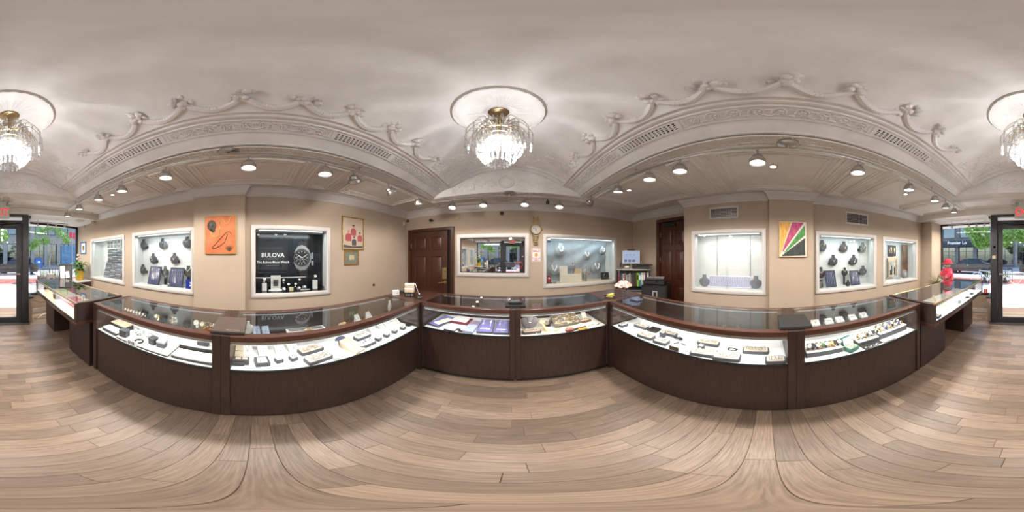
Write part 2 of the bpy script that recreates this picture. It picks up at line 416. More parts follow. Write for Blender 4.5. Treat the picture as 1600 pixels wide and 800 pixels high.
# friezes, vents, egg-and-dart
FA, FB = (1.056,1.104), (.974,1.148)
def fr(side, y, t, lift=0.0):
    dx = FA[0]+(FB[0]-FA[0])*t; z = FA[1]+(FB[1]-FA[1])*t
    nx, nz = -.47, -.88
    return Vector((VAX+side*(dx+nx*lift), y, EYE+z+nz*lift))
def frieze(side, y0, y1):
    mb = MB(); n = max(1, round((y1-y0)/.125)); u = (y1-y0)/n
    for t in (.02,.98): mb.tube([fr(side,y0,t), fr(side,y1,t)], .004, 5)
    for y_ in (y0,y1): mb.tube([fr(side,y_,0), fr(side,y_,1)], .004, 5)
    for i in range(n):
        yc = y0+u*(i+.5); sg = 1 if i % 2 else -1
        P, Rr = [], []
        for k in range(17):
            a = sg*k*.5; r = .052*(1-k/20)
            P.append(fr(side, yc+r*cos(a), min(.95,max(.05,.5+sg*r*sin(a)/.093)), .004)); Rr.append(.0085*(1-k/28))
        mb.tube(P, Rr, 5)
        mb.tube([fr(side, yc-u*.62+u*1.24*k/8, .5+sg*.34*sin(pi*(k/8-.5)), .003) for k in range(9)], .006, 5)
        for q in range(5):
            a = q*2*pi/5; mb.ball(fr(side, yc+.017*cos(a), .5+.017*sin(a)/.093, .006), .011, 6, 4)
        for q in (-1,1):
            mb.ball(fr(side, yc+q*u*.45, .5-sg*q*.28, .003), .016, 6, 4, (.8,1.3,.5))
    return struct('frieze_relief', mb, plaster, ce)
def vent(side, y0, y1, label):
    pl_, bk = MB(), MB()
    nc, nr = 17, 4
    def q(mb, ya, yb, ta, tb, l):
        P = [fr(side,ya,ta,l), fr(side,yb,ta,l), fr(side,yb,tb,l), fr(side,ya,tb,l)]
        Q = [p+Vector((.47*side*.006,0,.006*.88)) for p in P]
        mb.add(P+Q, [(0,1,2,3),(7,6,5,4),(0,4,5,1),(1,5,6,2),(2,6,7,3),(3,7,4,0)])
    q(bk, y0+.01, y1-.01, .08, .92, .0015)  # dark sheet whose colour stands in for shade in the holes
    m = .03; uy = (y1-y0-2*m)/nc; ut = .70/nr
    q(pl_, y0, y1, 0, .15, .006); q(pl_, y0, y1, .85, 1, .006); q(pl_, y0, y0+m, .15, .85, .006); q(pl_, y1-m, y1, .15, .85, .006)
    for i in range(nc+1):
        yy = y0+m+i*uy; q(pl_, yy-uy*.22, yy+uy*.22, .15, .85, .0055)
    for j in range(1,nr): q(pl_, y0+m, y1-m, .15+j*ut-ut*.22, .15+j*ut+ut*.22, .005)
    o = thing('ceiling_vent', label, 'vent', fr(side,(y0+y1)/2,.5)); 
    for nm, b, mt in (('grille', pl_, plaster), ('backing', bk, opening_shade)):
        p = part(nm, b, mt, o); p.matrix_parent_inverse = Matrix.Translation(-Vector(o.location))
for side, nm in ((-1,'left'), (1,'right')):
    other = 'orange painting' if side < 0 else 'multicoloured wedge painting'
    vent(side, -1.41, -.69, f'perforated white plaster vent on {nm} side of vault, the one nearer the shop window')
    vent(side, .55, 1.21, f'perforated white plaster vent on {nm} side of vault, the one nearer the back wall')
    frieze(side, VY0+.06, -1.43); frieze(side, -.66, .52); frieze(side, 1.24, VY1-.06)
# border of beads round the opening, on the flat soffit
mb = MB(); 
def border(x0,x1,y0,y1,d,size,st):
    mb = MB(); a,b,c,e = x0-d, x1+d, y0-d, y1+d
    for (p,q) in (((a,c),(b,c)),((b,c),(b,e)),((b,e),(a,e)),((a,e),(a,c))):
        L = hypot(q[0]-p[0], q[1]-p[1]); k = int(L/st)
        for i in range(k):
            t = (i+.5)/k; mb.ball((p[0]+(q[0]-p[0])*t, p[1]+(q[1]-p[1])*t, ZC), size, 6, 4, (1,1,.55))
    return mb
for d, r_, st in ((.045,.016,.040),(.085,.012,.028),(.13,.014,.05)):
    b = struct('bead_border', border(VX0,VX1,VY0,VY1,d,r_,st), tin, ce)
mb = MB()
for d, w_ in ((.012,.010),(.065,.006),(.108,.007),(.155,.012),(.175,.006)):
    a,b,c,e = VX0-d, VX1+d, VY0-d, VY1+d
    mb.tube([(a,c,ZC),(b,c,ZC),(b,e,ZC),(a,e,ZC)], w_, 6, True)
struct('border_moulding', mb, tin, ce)
# tin panels on both soffits
PF = [(0,0),(0,-.012),(.008,-.022),(.02,-.022),(.026,-.010),(.045,-.008),(.05,-.016),(.06,-.016),(.064,0)]
def panel(x0,x1,y0,y1):
    mb = MB(); M = TR((0,0,ZC), rx=pi/2)
    mb.frame(x0,x1,-y1,-y0,.064,0,0,M,0,PF)
    if y1-y0 > .5 and x1-x0 > .4: mb.frame(x0+.1,x1-.1,-y1+.1,-y0-.1,.02,0,0,M,0,[(0,0),(0,-.008),(.012,-.010),(.02,0)])
    struct('tin_panel', mb, tin, ce)
def ribs(x0,x1,y0,y1):
    mb = MB(); n = 4
    for i in range(n):
        yy = y0+(y1-y0)*(i+.5)/n
        if i in (0,3): mb.rod((x0,yy,ZC),(x1,yy,ZC),.016,6)
        else:
            k = int((x1-x0)/.03)
            for q in range(k): mb.ball((x0+(q+.5)*(x1-x0)/k, yy, ZC), .013, 6, 4, (1,1,.7))
    struct('tin_rib', mb, tin, ce)
cells = [(-2.42,-1.36),(-1.16,-.88),(-.66,.46),(.68,.96),(1.16,2.35)]
for x0,x1 in ((-2.12,-1.475),(1.305,2.33)):
    for c in cells: panel(x0,x1,*c)
    for a,b in ((-1.33,-1.19),(-.85,-.69),(.49,.65),(.99,1.13)): ribs(x0,x1,a,b)
    panel(x0,x1,-3.24,-2.52)
    mb = MB(); xe = x0-.035 if x0 < 0 else x1+.03
    for i in range(150): mb.ball((xe,-3.2+i*.04,ZC),.013,6,4,(1.3,1,.6))
    struct('leaf_border', mb, tin, ce)
panel(-1.4,-.2,2.62,2.93); panel(-.1,1.25,2.62,2.93); panel(-1.4,-.15,-3.22,-2.66); panel(-.05,1.25,-3.22,-2.66)
# plaster swags and rosettes on the vault
random.seed(5)
ros = MB()
for k in range(16):
    a = random.uniform(0,2*pi); r = random.uniform(.0,.058)
    ros.ball((r*cos(a), r*sin(a)*1.15, -.012-random.uniform(0,.03)*(1-r/.07)), random.uniform(.016,.026), 7, 5, (1,1,.8))
for k in range(7):
    a = k*2*pi/7; ros.ball((.058*cos(a), .062*sin(a), -.006), .024, 7, 4, (1,.8,.4))
ros_me = ros.mesh('rosette', plaster)
YS = [-1.46,-1.10,-.75,-.40,-.07,.26,.57,.91,1.24,1.60]
for side in (-1,1):
    d0 = .745
    for i, yy in enumerate(YS):
        o = link('rosette', ros_me, ce, (VAX+side*d0, yy, vz(d0)+.012)); o.rotation_euler = (0, -side*.42, i*1.3); o.scale = (1.05+.06*(i%3),)*3
        if i < len(YS)-1:
            y2 = YS[i+1]; P, Rr = [], []
            for k in range(29):
                t = k/28; d = d0+.085*4*t*(1-t)
                P.append((VAX+side*d, yy+(y2-yy)*t, vz(d)-.006)); Rr.append(.018+.009*sin(pi*t)+.0045*(k%2))
            struct('swag', MB().tube(P,Rr,7), plaster, ce)
    for sy in (-1,1):          # acanthus scrolls in the corners of the vault
        mb = MB(); y0 = VY1-.22 if sy > 0 else VY0+.22
        for j,(d,dy,r0,dr) in enumerate(((.72,.10,.11,1),(.60,.24,.10,-1),(.47,.12,.09,1),(.34,.20,.08,-1),(.76,.30,.07,-1),(.22,.09,.06,1),(.80,.46,.05,1),(.55,.40,.06,1))):
            P, Rr = [], []
            for k in range(24):
                a = dr*k*.38+j*1.1; r = r0*(1-k/28); dd = min(.83,d+r*cos(a))
                P.append((VAX+side*dd, y0-sy*(dy+r*sin(a)), vz(dd)-.003)); Rr.append(.011*(1-k/34))
            mb.tube(P,Rr,5)
            for q in range(6):
                a = q*1.05+j; dd = min(.83,d+r0*1.15*cos(a)); mb.ball((VAX+side*dd, y0-sy*(dy+r0*1.15*sin(a)), vz(dd)), .022, 6, 4, (1.2,.8,.45))
        struct('acanthus_scroll', mb, plaster, ce)
# crown moulding swept round the room
def sweep(path, prof, name, m):
    P = [Vector((x,y)) for x,y in path]; R = []
    for i, p in enumerate(P):
        t0 = (p-P[i-1]).normalized() if i else None; t1 = (P[i+1]-p).normalized() if i < len(P)-1 else None
        n0 = Vector((t0.y,-t0.x)) if t0 else None; n1 = Vector((t1.y,-t1.x)) if t1 else None
        if n0 is None: nn = n1
        elif n1 is None: nn = n0
        else: nn = (n0+n1); nn = nn/ max(.2, nn.dot(n0))
        R.append([(p.x+nn.x*o, p.y+nn.y*o, z) for o,z in prof])
    struct(name, MB().loft(R), m)
CROWN = [(0,2.375),(.012,2.375),(.014,2.40),(.03,2.415),(.045,2.45),(.075,2.475),(.08,2.49),(.10,2.50),(.102,2.52),(0,2.52)]
sweep([(-2.3,-3.28),(-2.3,-.88),(-2.2,-.88),(-2.2,-.145),(-2.3,-.145),(-2.3,3.05),(2.8,3.05),(2.8,1.41),(2.5,1.41),(2.5,-.02),(2.42,-.02),(2.42,-.69),(2.55,-.69),(2.55,-3.28)], CROWN, 'trim_3', trim_white)
BASEB = [(0,0),(.014,0),(.014,.09),(.008,.10),(0,.10)]
# ---- street front: low walls, recessed door, plate glass
FL = [(-2.30,-4.42),(-.70,-4.05)]; FR = [(.80,-4.08),(2.24,-3.97)]
for nm, (a,b), k in (('wall_front_left',FL,1), ('wall_front_right',FR,2)):
    d = Vector((b[0]-a[0], b[1]-a[1])); L = d.length; ang = atan2(d.y,d.x)
    o = struct(nm, MB().box(0,L,-.10,0,0,.50), wall_paint); o.location = (a[0],a[1],0); o.rotation_euler = (0,0,ang)
    o = struct('baseboard_'+('left','right')[k-1], MB().box(0,L,0,.014,0,.10), trim_white); o.location = (a[0],a[1],0); o.rotation_euler = (0,0,ang)
    win = struct(f'window_{k}', MB().box(0,L,-.10,.03,.50,.535), frame_black); win.location = (a[0],a[1],0); win.rotation_euler = (0,0,ang)
    f = MB().box(0,.04,-.08,-.03,.535,2.385).box(L-.04,L,-.08,-.03,.535,2.385).box(.04,L-.04,-.08,-.03,2.335,2.385)
    struct('window_frame', f, frame_black, win)
    struct('window_pane', MB().box(.04,L-.04,-.062,-.054,.535,2.335), store_glass, win)
for s, x in ((-1,-.70),(1,.80)):
    xa, xb = (x, x+.10) if s < 0 else (x-.10, x)
    struct('wall_front_return', MB().box(xa,xb,-4.08,-3.46,0,.565), wall_paint)
    struct('trim_4' if s < 0 else 'trim_5', MB().box(xa-.015,xb+.015,-4.02,-3.44,.565,.595), frame_black)
    struct('baseboard_return', MB().box(x-.014 if s<0 else x, x if s<0 else x+.014, -4.03,-3.46,0,.10), trim_white)
    wn = struct('window_3' if s < 0 else 'window_4', MB().box(xa+.03,xb-.03,-4.02,-3.48,2.34,2.385), frame_black)
    struct('window_pane', MB().box(xa+.046,xb-.046,-4.0,-3.48,.595,2.34), store_glass, wn)
    struct('window_post', MB().box(xa+.02,xb-.02,-4.10,-4.02,.50,2.385), frame_black, wn)
d3 = struct('door_3', MB().box(-.60,-.475,-3.50,-3.38,0,2.385).box(.565,.70,-3.50,-3.38,0,2.385).box(-.475,.565,-3.50,-3.38,2.345,2.385).box(-.475,.565,-3.50,-3.38,2.19,2.255), frame_black)
struct('transom_pane', MB().box(-.475,.565,-3.45,-3.442,2.255,2.345), store_glass, d3)
struct('door_leaf', MB().box(-.470,-.345,-3.475,-3.425,.012,2.185).box(.455,.56,-3.475,-3.425,.012,2.185).box(-.345,.455,-3.475,-3.425,2.08,2.185).box(-.345,.455,-3.475,-3.425,.012,.135), frame_black, d3)
struct('door_pane', MB().box(-.345,.455,-3.454,-3.446,.135,2.08), store_glass, d3)
struct('push_bar', MB().rod((-.40,-3.37,1.12),(.50,-3.37,1.12),.014,10).box(-.42,-.38,-3.425,-3.36,1.10,1.14).box(.48,.52,-3.425,-3.36,1.10,1.14), nickel, d3)
struct('door_lock', MB().box(.47,.53,-3.425,-3.40,.93,1.10).cyl(.02,0,.02,14,TR((.50,-3.425,1.32),rx=pi/2)).cyl(.022,0,.03,14,TR((.50,-3.425,.98),rx=pi/2)), black, d3)
struct('lock_plate', MB().cbox(.585,.665,-3.38,-3.365,1.44,1.51,.004), mat('worn brass plate', (.45,.38,.26), .4, .7), d3)
struct('alarm_contact', MB().cyl(.028,0,.012,18,TR((.62,-3.38,1.69),rx=pi/2)), black, d3)
struct('door_closer', MB().cbox(-.33,-.05,-3.425,-3.36,2.10,2.16,.008).rod((-.25,-3.39,2.16),(-.02,-3.28,2.18),.008,8).rod((-.02,-3.28,2.18),(.10,-3.38,2.20),.008,8), black, d3)
# sheet of the back door (left) and the mahogany door on the right
def sixpanel(mb, w_, h, panels, t=.04):
    mb.box(0,w_,0,t,0,h)
    for (x0,x1,z0,z1) in panels:
        mb.frame(x0,x1,z0,z1,.028,-.004,.0,None,0,[(0,.002),(0,-.010),(.008,-.012),(.016,-.002),(.028,.0),(.028,.002)])
        i = .05; mb.add([(x0+.03,-.001,z0+.03),(x1-.03,-.001,z0+.03),(x1-.03,-.001,z1-.03),(x0+.03,-.001,z1-.03),(x0+i,-.012,z0+i),(x1-i,-.012,z0+i),(x1-i,-.012,z1-i),(x0+i,-.012,z1-i)],
                        [(4,5,6,7),(0,1,5,4),(1,2,6,5),(2,3,7,6),(3,0,4,7)])
d1 = struct('door_1', MB().box(-2.216,-2.15,2.99,3.12,0,2.09).box(-1.185,-1.125,2.99,3.12,0,2.09).box(-2.15,-1.185,2.99,3.12,2.03,2.09).box(-2.216,-1.125,3.12,3.14,0,2.09), cherry)
mb = MB(); sixpanel(mb, .88, 2.02, [(.10,.40,1.62,1.90),(.48,.78,1.62,1.90),(.10,.40,.80,1.50),(.48,.78,.80,1.50),(.10,.40,.12,.68),(.48,.78,.12,.68)])
lf = struct('door_leaf', mb, cherry, d1); lf.location = (-2.148,3.03,.008)
struct('lock_plate', MB().cbox(-1.375,-1.275,3.005,3.03,1.03,1.27,.006).cyl(.026,0,.03,16,TR((-1.325,3.005,1.20),rx=pi/2)), brass, d1)
struct('door_handle', MB().cyl(.03,0,.03,16,TR((-1.31,3.03,.97),rx=pi/2)).tube([(-1.31,3.0,.97),(-1.31,2.96,.97),(-1.34,2.95,.972),(-1.40,2.95,.955),(-1.43,2.95,.965)],.010,8), brass, d1)
for z in (.5,1.72): struct('hinge', MB().cyl(.009,-.05,.05,8,TR((-2.148,3.02,z))), brass, d1)
struct('gap_shade_sheet', MB().box(-1.262,-1.19,3.06,3.07,0,2.03), opening_shade, d1)  # dark panel standing in for the shade past the door edge
d2 = struct('door_2', MB().box(2.74,2.90,2.165,2.243,0,2.29).box(2.74,2.90,1.46,1.49,0,2.29).box(2.74,2.90,1.49,2.165,2.22,2.29).box(2.895,2.92,1.46,2.243,0,2.29), cherry)
mb = MB(); sixpanel(mb, .67, 2.20, [(.09,.30,1.72,2.02),(.38,.60,1.72,2.02),(.09,.30,.98,1.62),(.38,.60,.98,1.62),(.09,.30,.15,.88),(.38,.60,.15,.88)])
lf = struct('door_leaf', mb, cherry, d2); lf.location = (2.79,2.16,.008); lf.rotation_euler = (0,0,-R90)
for z in (.9,1.42,1.95): struct('hinge', MB().cyl(.009,-.05,.05,8,TR((2.782,2.163,z))), brass, d2)
struct('door_closer', MB().cbox(2.72,2.78,1.75,2.05,2.11,2.18,.008), black, d2)
# ------------------------------------------------------------------ lamps
def area(name, parent, loc, sx, sy, watts, col, rot=(0,0,0)):
    l = bpy.data.lights.new(name, 'AREA'); l.shape = 'RECTANGLE'; l.size = sx; l.size_y = sy; l.energy = watts; l.color = col
    o = bpy.data.objects.new(name, l); COL.objects.link(o); o.parent = parent; o.location = loc; o.rotation_euler = rot
    return o
def track_head():
    t = thing('track_spotlight', 'x', 'spotlight', (0,0,0))
    part('stem', MB().rod((0,0,.065),(0,0,.130),.007,8).cbox(-.012,.012,-.012,.012,.118,.130,.003), nickel, t)
    part('yoke', MB().tube([(-.05,0,.03),(-.05,0,.062),(-.03,0,.072),(.03,0,.072),(.05,0,.062),(.05,0,.03)], .004, 6), nickel, t)
    part('housing', MB().lathe([(.0,.062),(.040,.062),(.045,.055),(.046,.030),(.058,.026),(.066,.018),(.067,-.016),(.063,-.020),(.060,-.014),(.058,.0),(0,.002)], 24), nickel, t)
    part('lens', MB().lathe([(0,-.009),(.035,-.008),(.057,-.004),(.0575,-.001)], 20), lens, t)
    l = bpy.data.lights.new('spot', 'SPOT'); l.energy = TRACK_W; l.spot_size = radians(168); l.spot_blend = .35; l.shadow_soft_size = .05; l.color = (1,.93,.85)
    o = bpy.data.objects.new('spot', l); COL.objects.link(o); o.parent = t; o.location = (0,0,-.025)
    return t
LZ = EYE+.81
LAMPS = [  # x, y, tilt about x, tilt about y, label
 (-1.30,-2.96,0,0,'nickel track spotlight at the shop-window end of the left track'),
 (-1.27,-2.40,0,0,'nickel track spotlight over the front counter, second from window end of left track'),
 (-1.27,-1.84,0,0,'nickel track spotlight third from the window end of left track'),
 (-1.30,-1.40,0,0,'nickel track spotlight beside a small recessed downlight on the left track'),
 (-1.31,-.81,0,0,'nickel track spotlight over the left counter, last one before the round ceiling canopy'),
 (-1.33,-.06,0,0,'nickel track spotlight close beside the round ceiling canopy above the orange painting'),
 (-1.33,.60,0,0,'nickel track spotlight above the black watch poster case on left track'),
 (-1.35,.92,.5,.35,'nickel track spotlight tipped sideways showing its pale underside, left track'),
 (-1.36,1.44,.55,-.35,'nickel track spotlight tilted towards the family portrait corner of left track'),
 (-1.31,2.02,.1,0,'nickel track spotlight at the back end of the left track'),
 (-.94,2.46,-.25,0,'nickel track spotlight on back track above the brown panelled door'),
 (-.44,2.48,-.25,0,'nickel track spotlight on back track left of the twin-stem feed canopy'),
 (.20,2.48,-.25,.1,'nickel track spotlight on back track right of the twin-stem feed canopy'),
 (.75,2.50,-.25,.15,'nickel track spotlight on back track above the draped necklace case'),
 (1.15,2.18,1.1,.2,'unlit nickel track spotlight turned away at the back corner of right track'),
 (1.17,1.53,.1,0,'nickel track spotlight beside a recessed downlight near the back of right track'),
 (1.18,1.05,0,0,'nickel track spotlight third from the back corner on right track'),
 (1.20,.72,0,0,'nickel track spotlight above the white necklace case on right track'),
 (1.24,.08,0,0,'nickel track spotlight above the wedge painting beside round canopy, right track'),
 (1.22,-.75,0,0,'nickel track spotlight over the gap after the round canopy, right track'),
 (1.21,-1.42,0,0,'nickel track spotlight over the second recessed downlight, window end of right track'),
 (1.19,-1.95,0,0,'nickel track spotlight third from the shop-window end of right track'),
 (1.22,-2.34,0,0,'nickel track spotlight second from the shop-window end of right track'),
 (1.22,-2.66,0,0,'nickel track spotlight at the shop-window end of right track')]
th = track_head(); first = True
off_lens = mat('unlit lamp lens', (.75,.73,.70), .2)
for x,y,rx,ry,lb in LAMPS:
    o = th if first else dup(th, (x,y,LZ)); first = False
    o.location = (x,y,LZ); o['label'] = lb; o['group'] = 'track spotlights round the ceiling'
    if rx or ry:                                 # tip the lamp on its yoke, the stem stays upright
        for ch in o.children:
            if not ch.name.startswith('stem'): ch.matrix_local = TR((0,0,.06), rx=rx, ry=ry) @ TR((0,0,-.06)) @ ch.matrix_local
    if lb.startswith('unlit'):
        for ch in list(o.children):
            if ch.type == 'LIGHT': bpy.data.objects.remove(ch)
            elif ch.name.startswith('lens'):
                ch.data = ch.data.copy(); ch.data.materials[0] = off_lens
def rail(pts, hang, canopies, label):
    t = thing('light_track', label, 'light track', (0,0,0), 0, 'ceiling light tracks')
    part('rail', MB().tube(pts, .011, 6), nickel, t)
    for p in hang: part('hanger', MB().rod((p[0],p[1],LZ+.14),(p[0],p[1],ZC),.005,8).cyl(.014,ZC-.012,ZC,10,TR((p[0],p[1],0))), nickel, t)
    for p in canopies: part('feed_canopy', MB().lathe([(.085,ZC),(.085,ZC-.02),(.06,ZC-.034),(.02,ZC-.040),(.016,LZ+.14),(0,LZ+.14)],24,TR((p[0],p[1],0))), nickel, t)
RZ = LZ+.1422
rail([(-1.30,-3.1,RZ),(-1.28,-1.8,RZ),(-1.33,0,RZ),(-1.36,1.4,RZ),(-1.30,2.3,RZ)], [(-1.31,-1.1),(-1.35,1.0),(-1.30,-2.6)], [(-1.345,-.23)], 'long thin nickel light track hung along the left side of the vault')
rail([(-1.24,2.42,RZ),(-.9,2.46,RZ),(.8,2.50,RZ),(1.06,2.40,RZ)], [(-.10,2.485),(.02,2.485)], [(-.04,2.485)], 'thin nickel light track hung along the back wall end of the vault')
rail([(1.14,2.28,RZ),(1.17,1.5,RZ),(1.23,.1,RZ),(1.21,-1.5,RZ),(1.22,-2.9,RZ)], [(1.16,1.95),(1.19,1.25),(1.21,-1.9)], [(1.225,-.15)], 'long thin nickel light track hung along the right side of the vault')
for px,py,lb in ((176,304,'small round recessed downlight over the left counter'),(983,297,'small round recessed downlight near the back right corner'),
                 (1208,260,'small round recessed downlight above the wedge painting'),(1415,303,'small round recessed downlight towards window end of right side')):
    p = on_z(px,py,ZC); t = thing('recessed_downlight', lb, 'downlight', (p.x,p.y,ZC), 0, 'recessed downlights')
    part('trim_ring', MB().lathe([(.048,0),(.05,-.006),(.036,-.010),(.034,-.002)],24), nickel, t)
    part('lens', MB().cyl(.034,-.004,-.001,20), lens, t)
    l = bpy.data.lights.new('spot','SPOT'); l.energy = TRACK_W*.5; l.spot_size = radians(100); l.spot_blend = .6; l.shadow_soft_size = .03; l.color = (1,.88,.72)
    q = bpy.data.objects.new('spot', l); COL.objects.link(q); q.parent = t; q.location = (0,0,-.015)
for sx, xs, lb in ((-1,(-.884,-1.136,-1.346,-1.565),'left'), (1,(.93,1.12,1.314,1.776),'right')):
    t = thing('window_light_track', f'short track of four mini spots above the {lb} shop window', 'light track', (0,-3.75,2.30))
    a, b = min(xs)-.1, max(xs)+.1
    part('rail', MB().box(a,b,-.012,.012,0,.02).rod((a+.1,0,.02),(a+.1,0,.085),.006).rod((b-.1,0,.02),(b-.1,0,.085),.006), nickel, t)
    for x in xs:
        h = part('mini_spot', MB().rod((x,0,-.03),(x,0,0),.006).lathe([(.0,-.03),(.02,-.032),(.027,-.05),(.029,-.095),(.025,-.096),(.024,-.085),(0,-.084)],14,TR((x,0,0))), trim_white, t)
        part('lens', MB().cyl(.0235,-.090,-.086,12,TR((x,0,0))), lens, h)
    l = area('spot_glow', t, ((a+b)/2,0,-.11), b-a, .03, TRACK_W*.8, (1,.88,.74))
# ------------------------------------------------------------------ chandeliers
def strand(n, r=.0085, st=.021, big=True):
    mb = MB()
    for k in range(n): mb.octa((0,0,-k*st), r*(1.0 if k < n-1 else 1.3), r*(1.25 if k < n-1 else 2.0))
    return mb.mesh('crystal_strand', crystal)
def chandelier(x, y, label):
    zt = vz(x-VAX); t = thing('chandelier', label, 'chandelier', (x,y,zt), 0, 'crystal chandeliers')
    part('canopy', MB().lathe([(.075,0),(.078,-.006),(.066,-.012),(.070,-.02),(.052,-.026),(.054,-.034),(.035,-.04),(.015,-.055),(0,-.057)],28), brass, t)
    ch = MB()
    for k in range(4): ch.tube([(.009*cos(a)*(k%2), .009*cos(a)*(1-k%2), -.06-k*.02+.014*sin(a)) for a in [2*pi*q/10 for q in range(10)]], .0022, 5, True)
    part('chain', ch, brass, t)
    st = MB().lathe([(.003,-.125),(.022,-.135),(.030,-.150),(.012,-.165),(.010,-.20),(.013,-.30),(.018,-.36),(.012,-.40)],14)
    for k in range(8):
        a = k*pi/4; st.ball((.035*cos(a),.035*sin(a),-.142), .013, 6, 4, (1,1,.5))
    part('stem', st, brass, t)
    z0 = -.345
    arm = MB().tube([(.012+.232*u, 0, z0+.17*sin(pi*.9*u)-.075*u*u) for u in [k/14 for k in range(15)]], .0034, 5).mesh('arm', pale_gold)
    end = Vector((.244,0,z0+.17*sin(pi*.9)-.075))
    s7 = strand(7); s5 = strand(4)
    for k in range(32):
        a = 2*pi*k/32; sc_ = 1.0 if k % 2 else .78
        o = link('arm', arm, t, (0,0,0), a); o.scale = (sc_,sc_,1.0 if k%2 else 1.15)
        e = end*sc_; link('crystal_strand', s7, t, (e.x*cos(a), e.x*sin(a), end.z-.012))
        m = .55*sc_; link('crystal_strand', s5, t, (.244*m*cos(a)+.0, .244*m*sin(a), (z0+(.17*sin(pi*.9*.55)-.02)*(1.0 if k%2 else 1.15)-.008)))
    for r, z in ((.158,-.375),(.112,-.395),(.062,-.40)):
        part('ring_frame', MB().tube([(r*cos(a),r*sin(a),z) for a in [2*pi*q/32 for q in range(32)]], .005, 6, True), gold, t)
    for r, z, n, k in ((.158,-.385,36,10),(.125,-.40,26,12),(.085,-.405,16,14)):
        me = strand(k)
        for q in range(n): link('crystal_strand', me, t, (r*cos(2*pi*q/n), r*sin(2*pi*q/n), z))
    part('spoke', MB().rod((-.158,0,-.38),(.158,0,-.38),.004).rod((0,-.158,-.38),(0,.158,-.38),.004), gold, t)
    bb = MB()
    for k in range(8): 
        a = k*pi/4+.2; part('bulb', MB().ball((.085*cos(a),.085*sin(a),-.45),.020,10,7,(1,1,1.3)), bulb_glow, t)
    for dz, e in ((-.50,.5),(-.63,.5)):
        l = bpy.data.lights.new('bulb_light','POINT'); l.energy = CHAND_W*e; l.shadow_soft_size = .05; l.color = (1,.98,.98)
        q = bpy.data.objects.new('bulb_light', l); COL.objects.link(q); q.parent = t; q.location = (0,0,dz)
    # fluted medallion, follows the curve of the vault
    V, F = [], []; NR = [.08,.10,.13,.18,.24,.30,.318,.33,.338,.345]; NA = 128
    for i, r in enumerate(NR):
        for k in range(NA):
            a = 2*pi*k/NA; f = .0045*(k % 2) if .11 < r < .31 else .0
            h = {0:.010,1:.016,2:.008}.get(i, .008) if i < 6 else (.012,.020,.014,.0)[i-6]
            if i == 7: h += .008*((k//2) % 2)
            X, Y = x+r*cos(a), y+r*sin(a)
            V.append((X, Y, vz(X-VAX)-h-f))
    for i in range(len(NR)-1):
        for k in range(NA): F.append((i*NA+k, i*NA+(k+1)%NA, i*NA+NA+(k+1)%NA, i*NA+NA+k))
    struct('ceiling_medallion', MB().add(V,F), plaster, ce)
    return t
chandelier(-.096, 1.17, 'crystal chandelier with arching arms nearer the back wall mirror')
chandelier(-.07, -1.22, 'crystal chandelier with arching arms nearer the street door and exit sign')
# ------------------------------------------------------------------ glass-topped showcases
HT = .985
def showcase(label, loc, rz, L, depth=.54, zg=.68, light=(.93,.98,1), shelf=None, watts=1.0, ends=(.055,.055), recess=.0, legs=None, lin=None, wood=None, deckm=None):
    t = thing('glass_showcase', label, 'display counter', loc, rz, 'glass jewellery showcases')
    wd = wood or veneer; ea, eb = ends
    if legs:
        for (a,b) in legs: part('base_cabinet', MB().cbox(a,b,recess,depth-.02,.0,zg-.055,.003), wd, t)
        part('knee_panel', MB().box(.05,L-.05,depth-.10,depth-.08,.0,zg-.055), wd, t)
        part('apron', MB().cbox(0,L,.0,depth,zg-.055,zg-.014,.003), rail_wood, t)
    else:
        part('base_cabinet', MB().cbox(0.002,L-.002,.015,depth,.075,zg-.014,.004), wd, t)
        part('toe_kick', MB().box(.01,L-.01,.06,depth-.02,0,.075), black, t)
    part('deck', MB().box(ea,L-eb,.016,depth-.03,zg-.014,zg), deckm or white_lam, t)
    part('front_channel', MB().box(ea,L-eb,.002,.016,zg-.016,zg+.006), black, t)
    for k,(a,b) in enumerate(((0,ea),(L-eb,L))): part('end_panel', MB().cbox(a,b,0,depth,zg-.014 if legs else .075,HT,.003), wd, t)
    slim = bool(legs); rw, rh = (.018,.018) if slim else (.05,.042)
    rm = brass if slim else rail_wood
    part('front_rail', MB().cbox(ea if not slim else 0,L-(eb if not slim else 0),-.004,rw,HT-rh,HT+.001,.004), rm, t)
    part('back_rail', MB().cbox(ea,L-eb,depth-rw,depth,HT-rh,HT,.004), rm, t)
    part('glass_top', MB().box(ea,L-eb,rw-.004,depth-rw+.004,HT-.008,HT-.002), top_glass, t)
    part('front_glass', MB().box(ea,L-eb,.006,.012,zg+.004,HT-rh), glass, t)
    part('back_panel', MB().box(ea,L-eb,depth-.025,depth-.012,zg,HT-rh).box(L/2-.02,L/2+.02,depth-.032,depth-.024,zg,HT-rh), lin or wd, t)
    part('light_housing', MB().cbox(ea,L-eb,.018,.055,HT-rh-.034,HT-rh-.006,.003), alu, t)
    part('light_tube', MB().box(ea+.01,L-eb-.01,.026,.050,HT-rh-.038,HT-rh-.034), tube_glow, t)
    area('strip_light', t, (L/2,.045,HT-rh-.042), L-.16, .02, CASE_W*.62*L*watts, light, (radians(18),0,0))
    if not legs: part('rear_tube', MB().box(ea+.04,L-eb-.04,depth-rw-.018,depth-rw-.010,HT-.026,HT-.018), rear_glow, t)
    if shelf:
        a,b,v0,v1,z = shelf
        s = part('glass_shelf', MB().box(a,b,v0,v1,z-.006,z), glass, t)
        part('shelf_lip', MB().box(a,b,v0-.004,v0,z-.008,z+.002), alu, s)
    return t
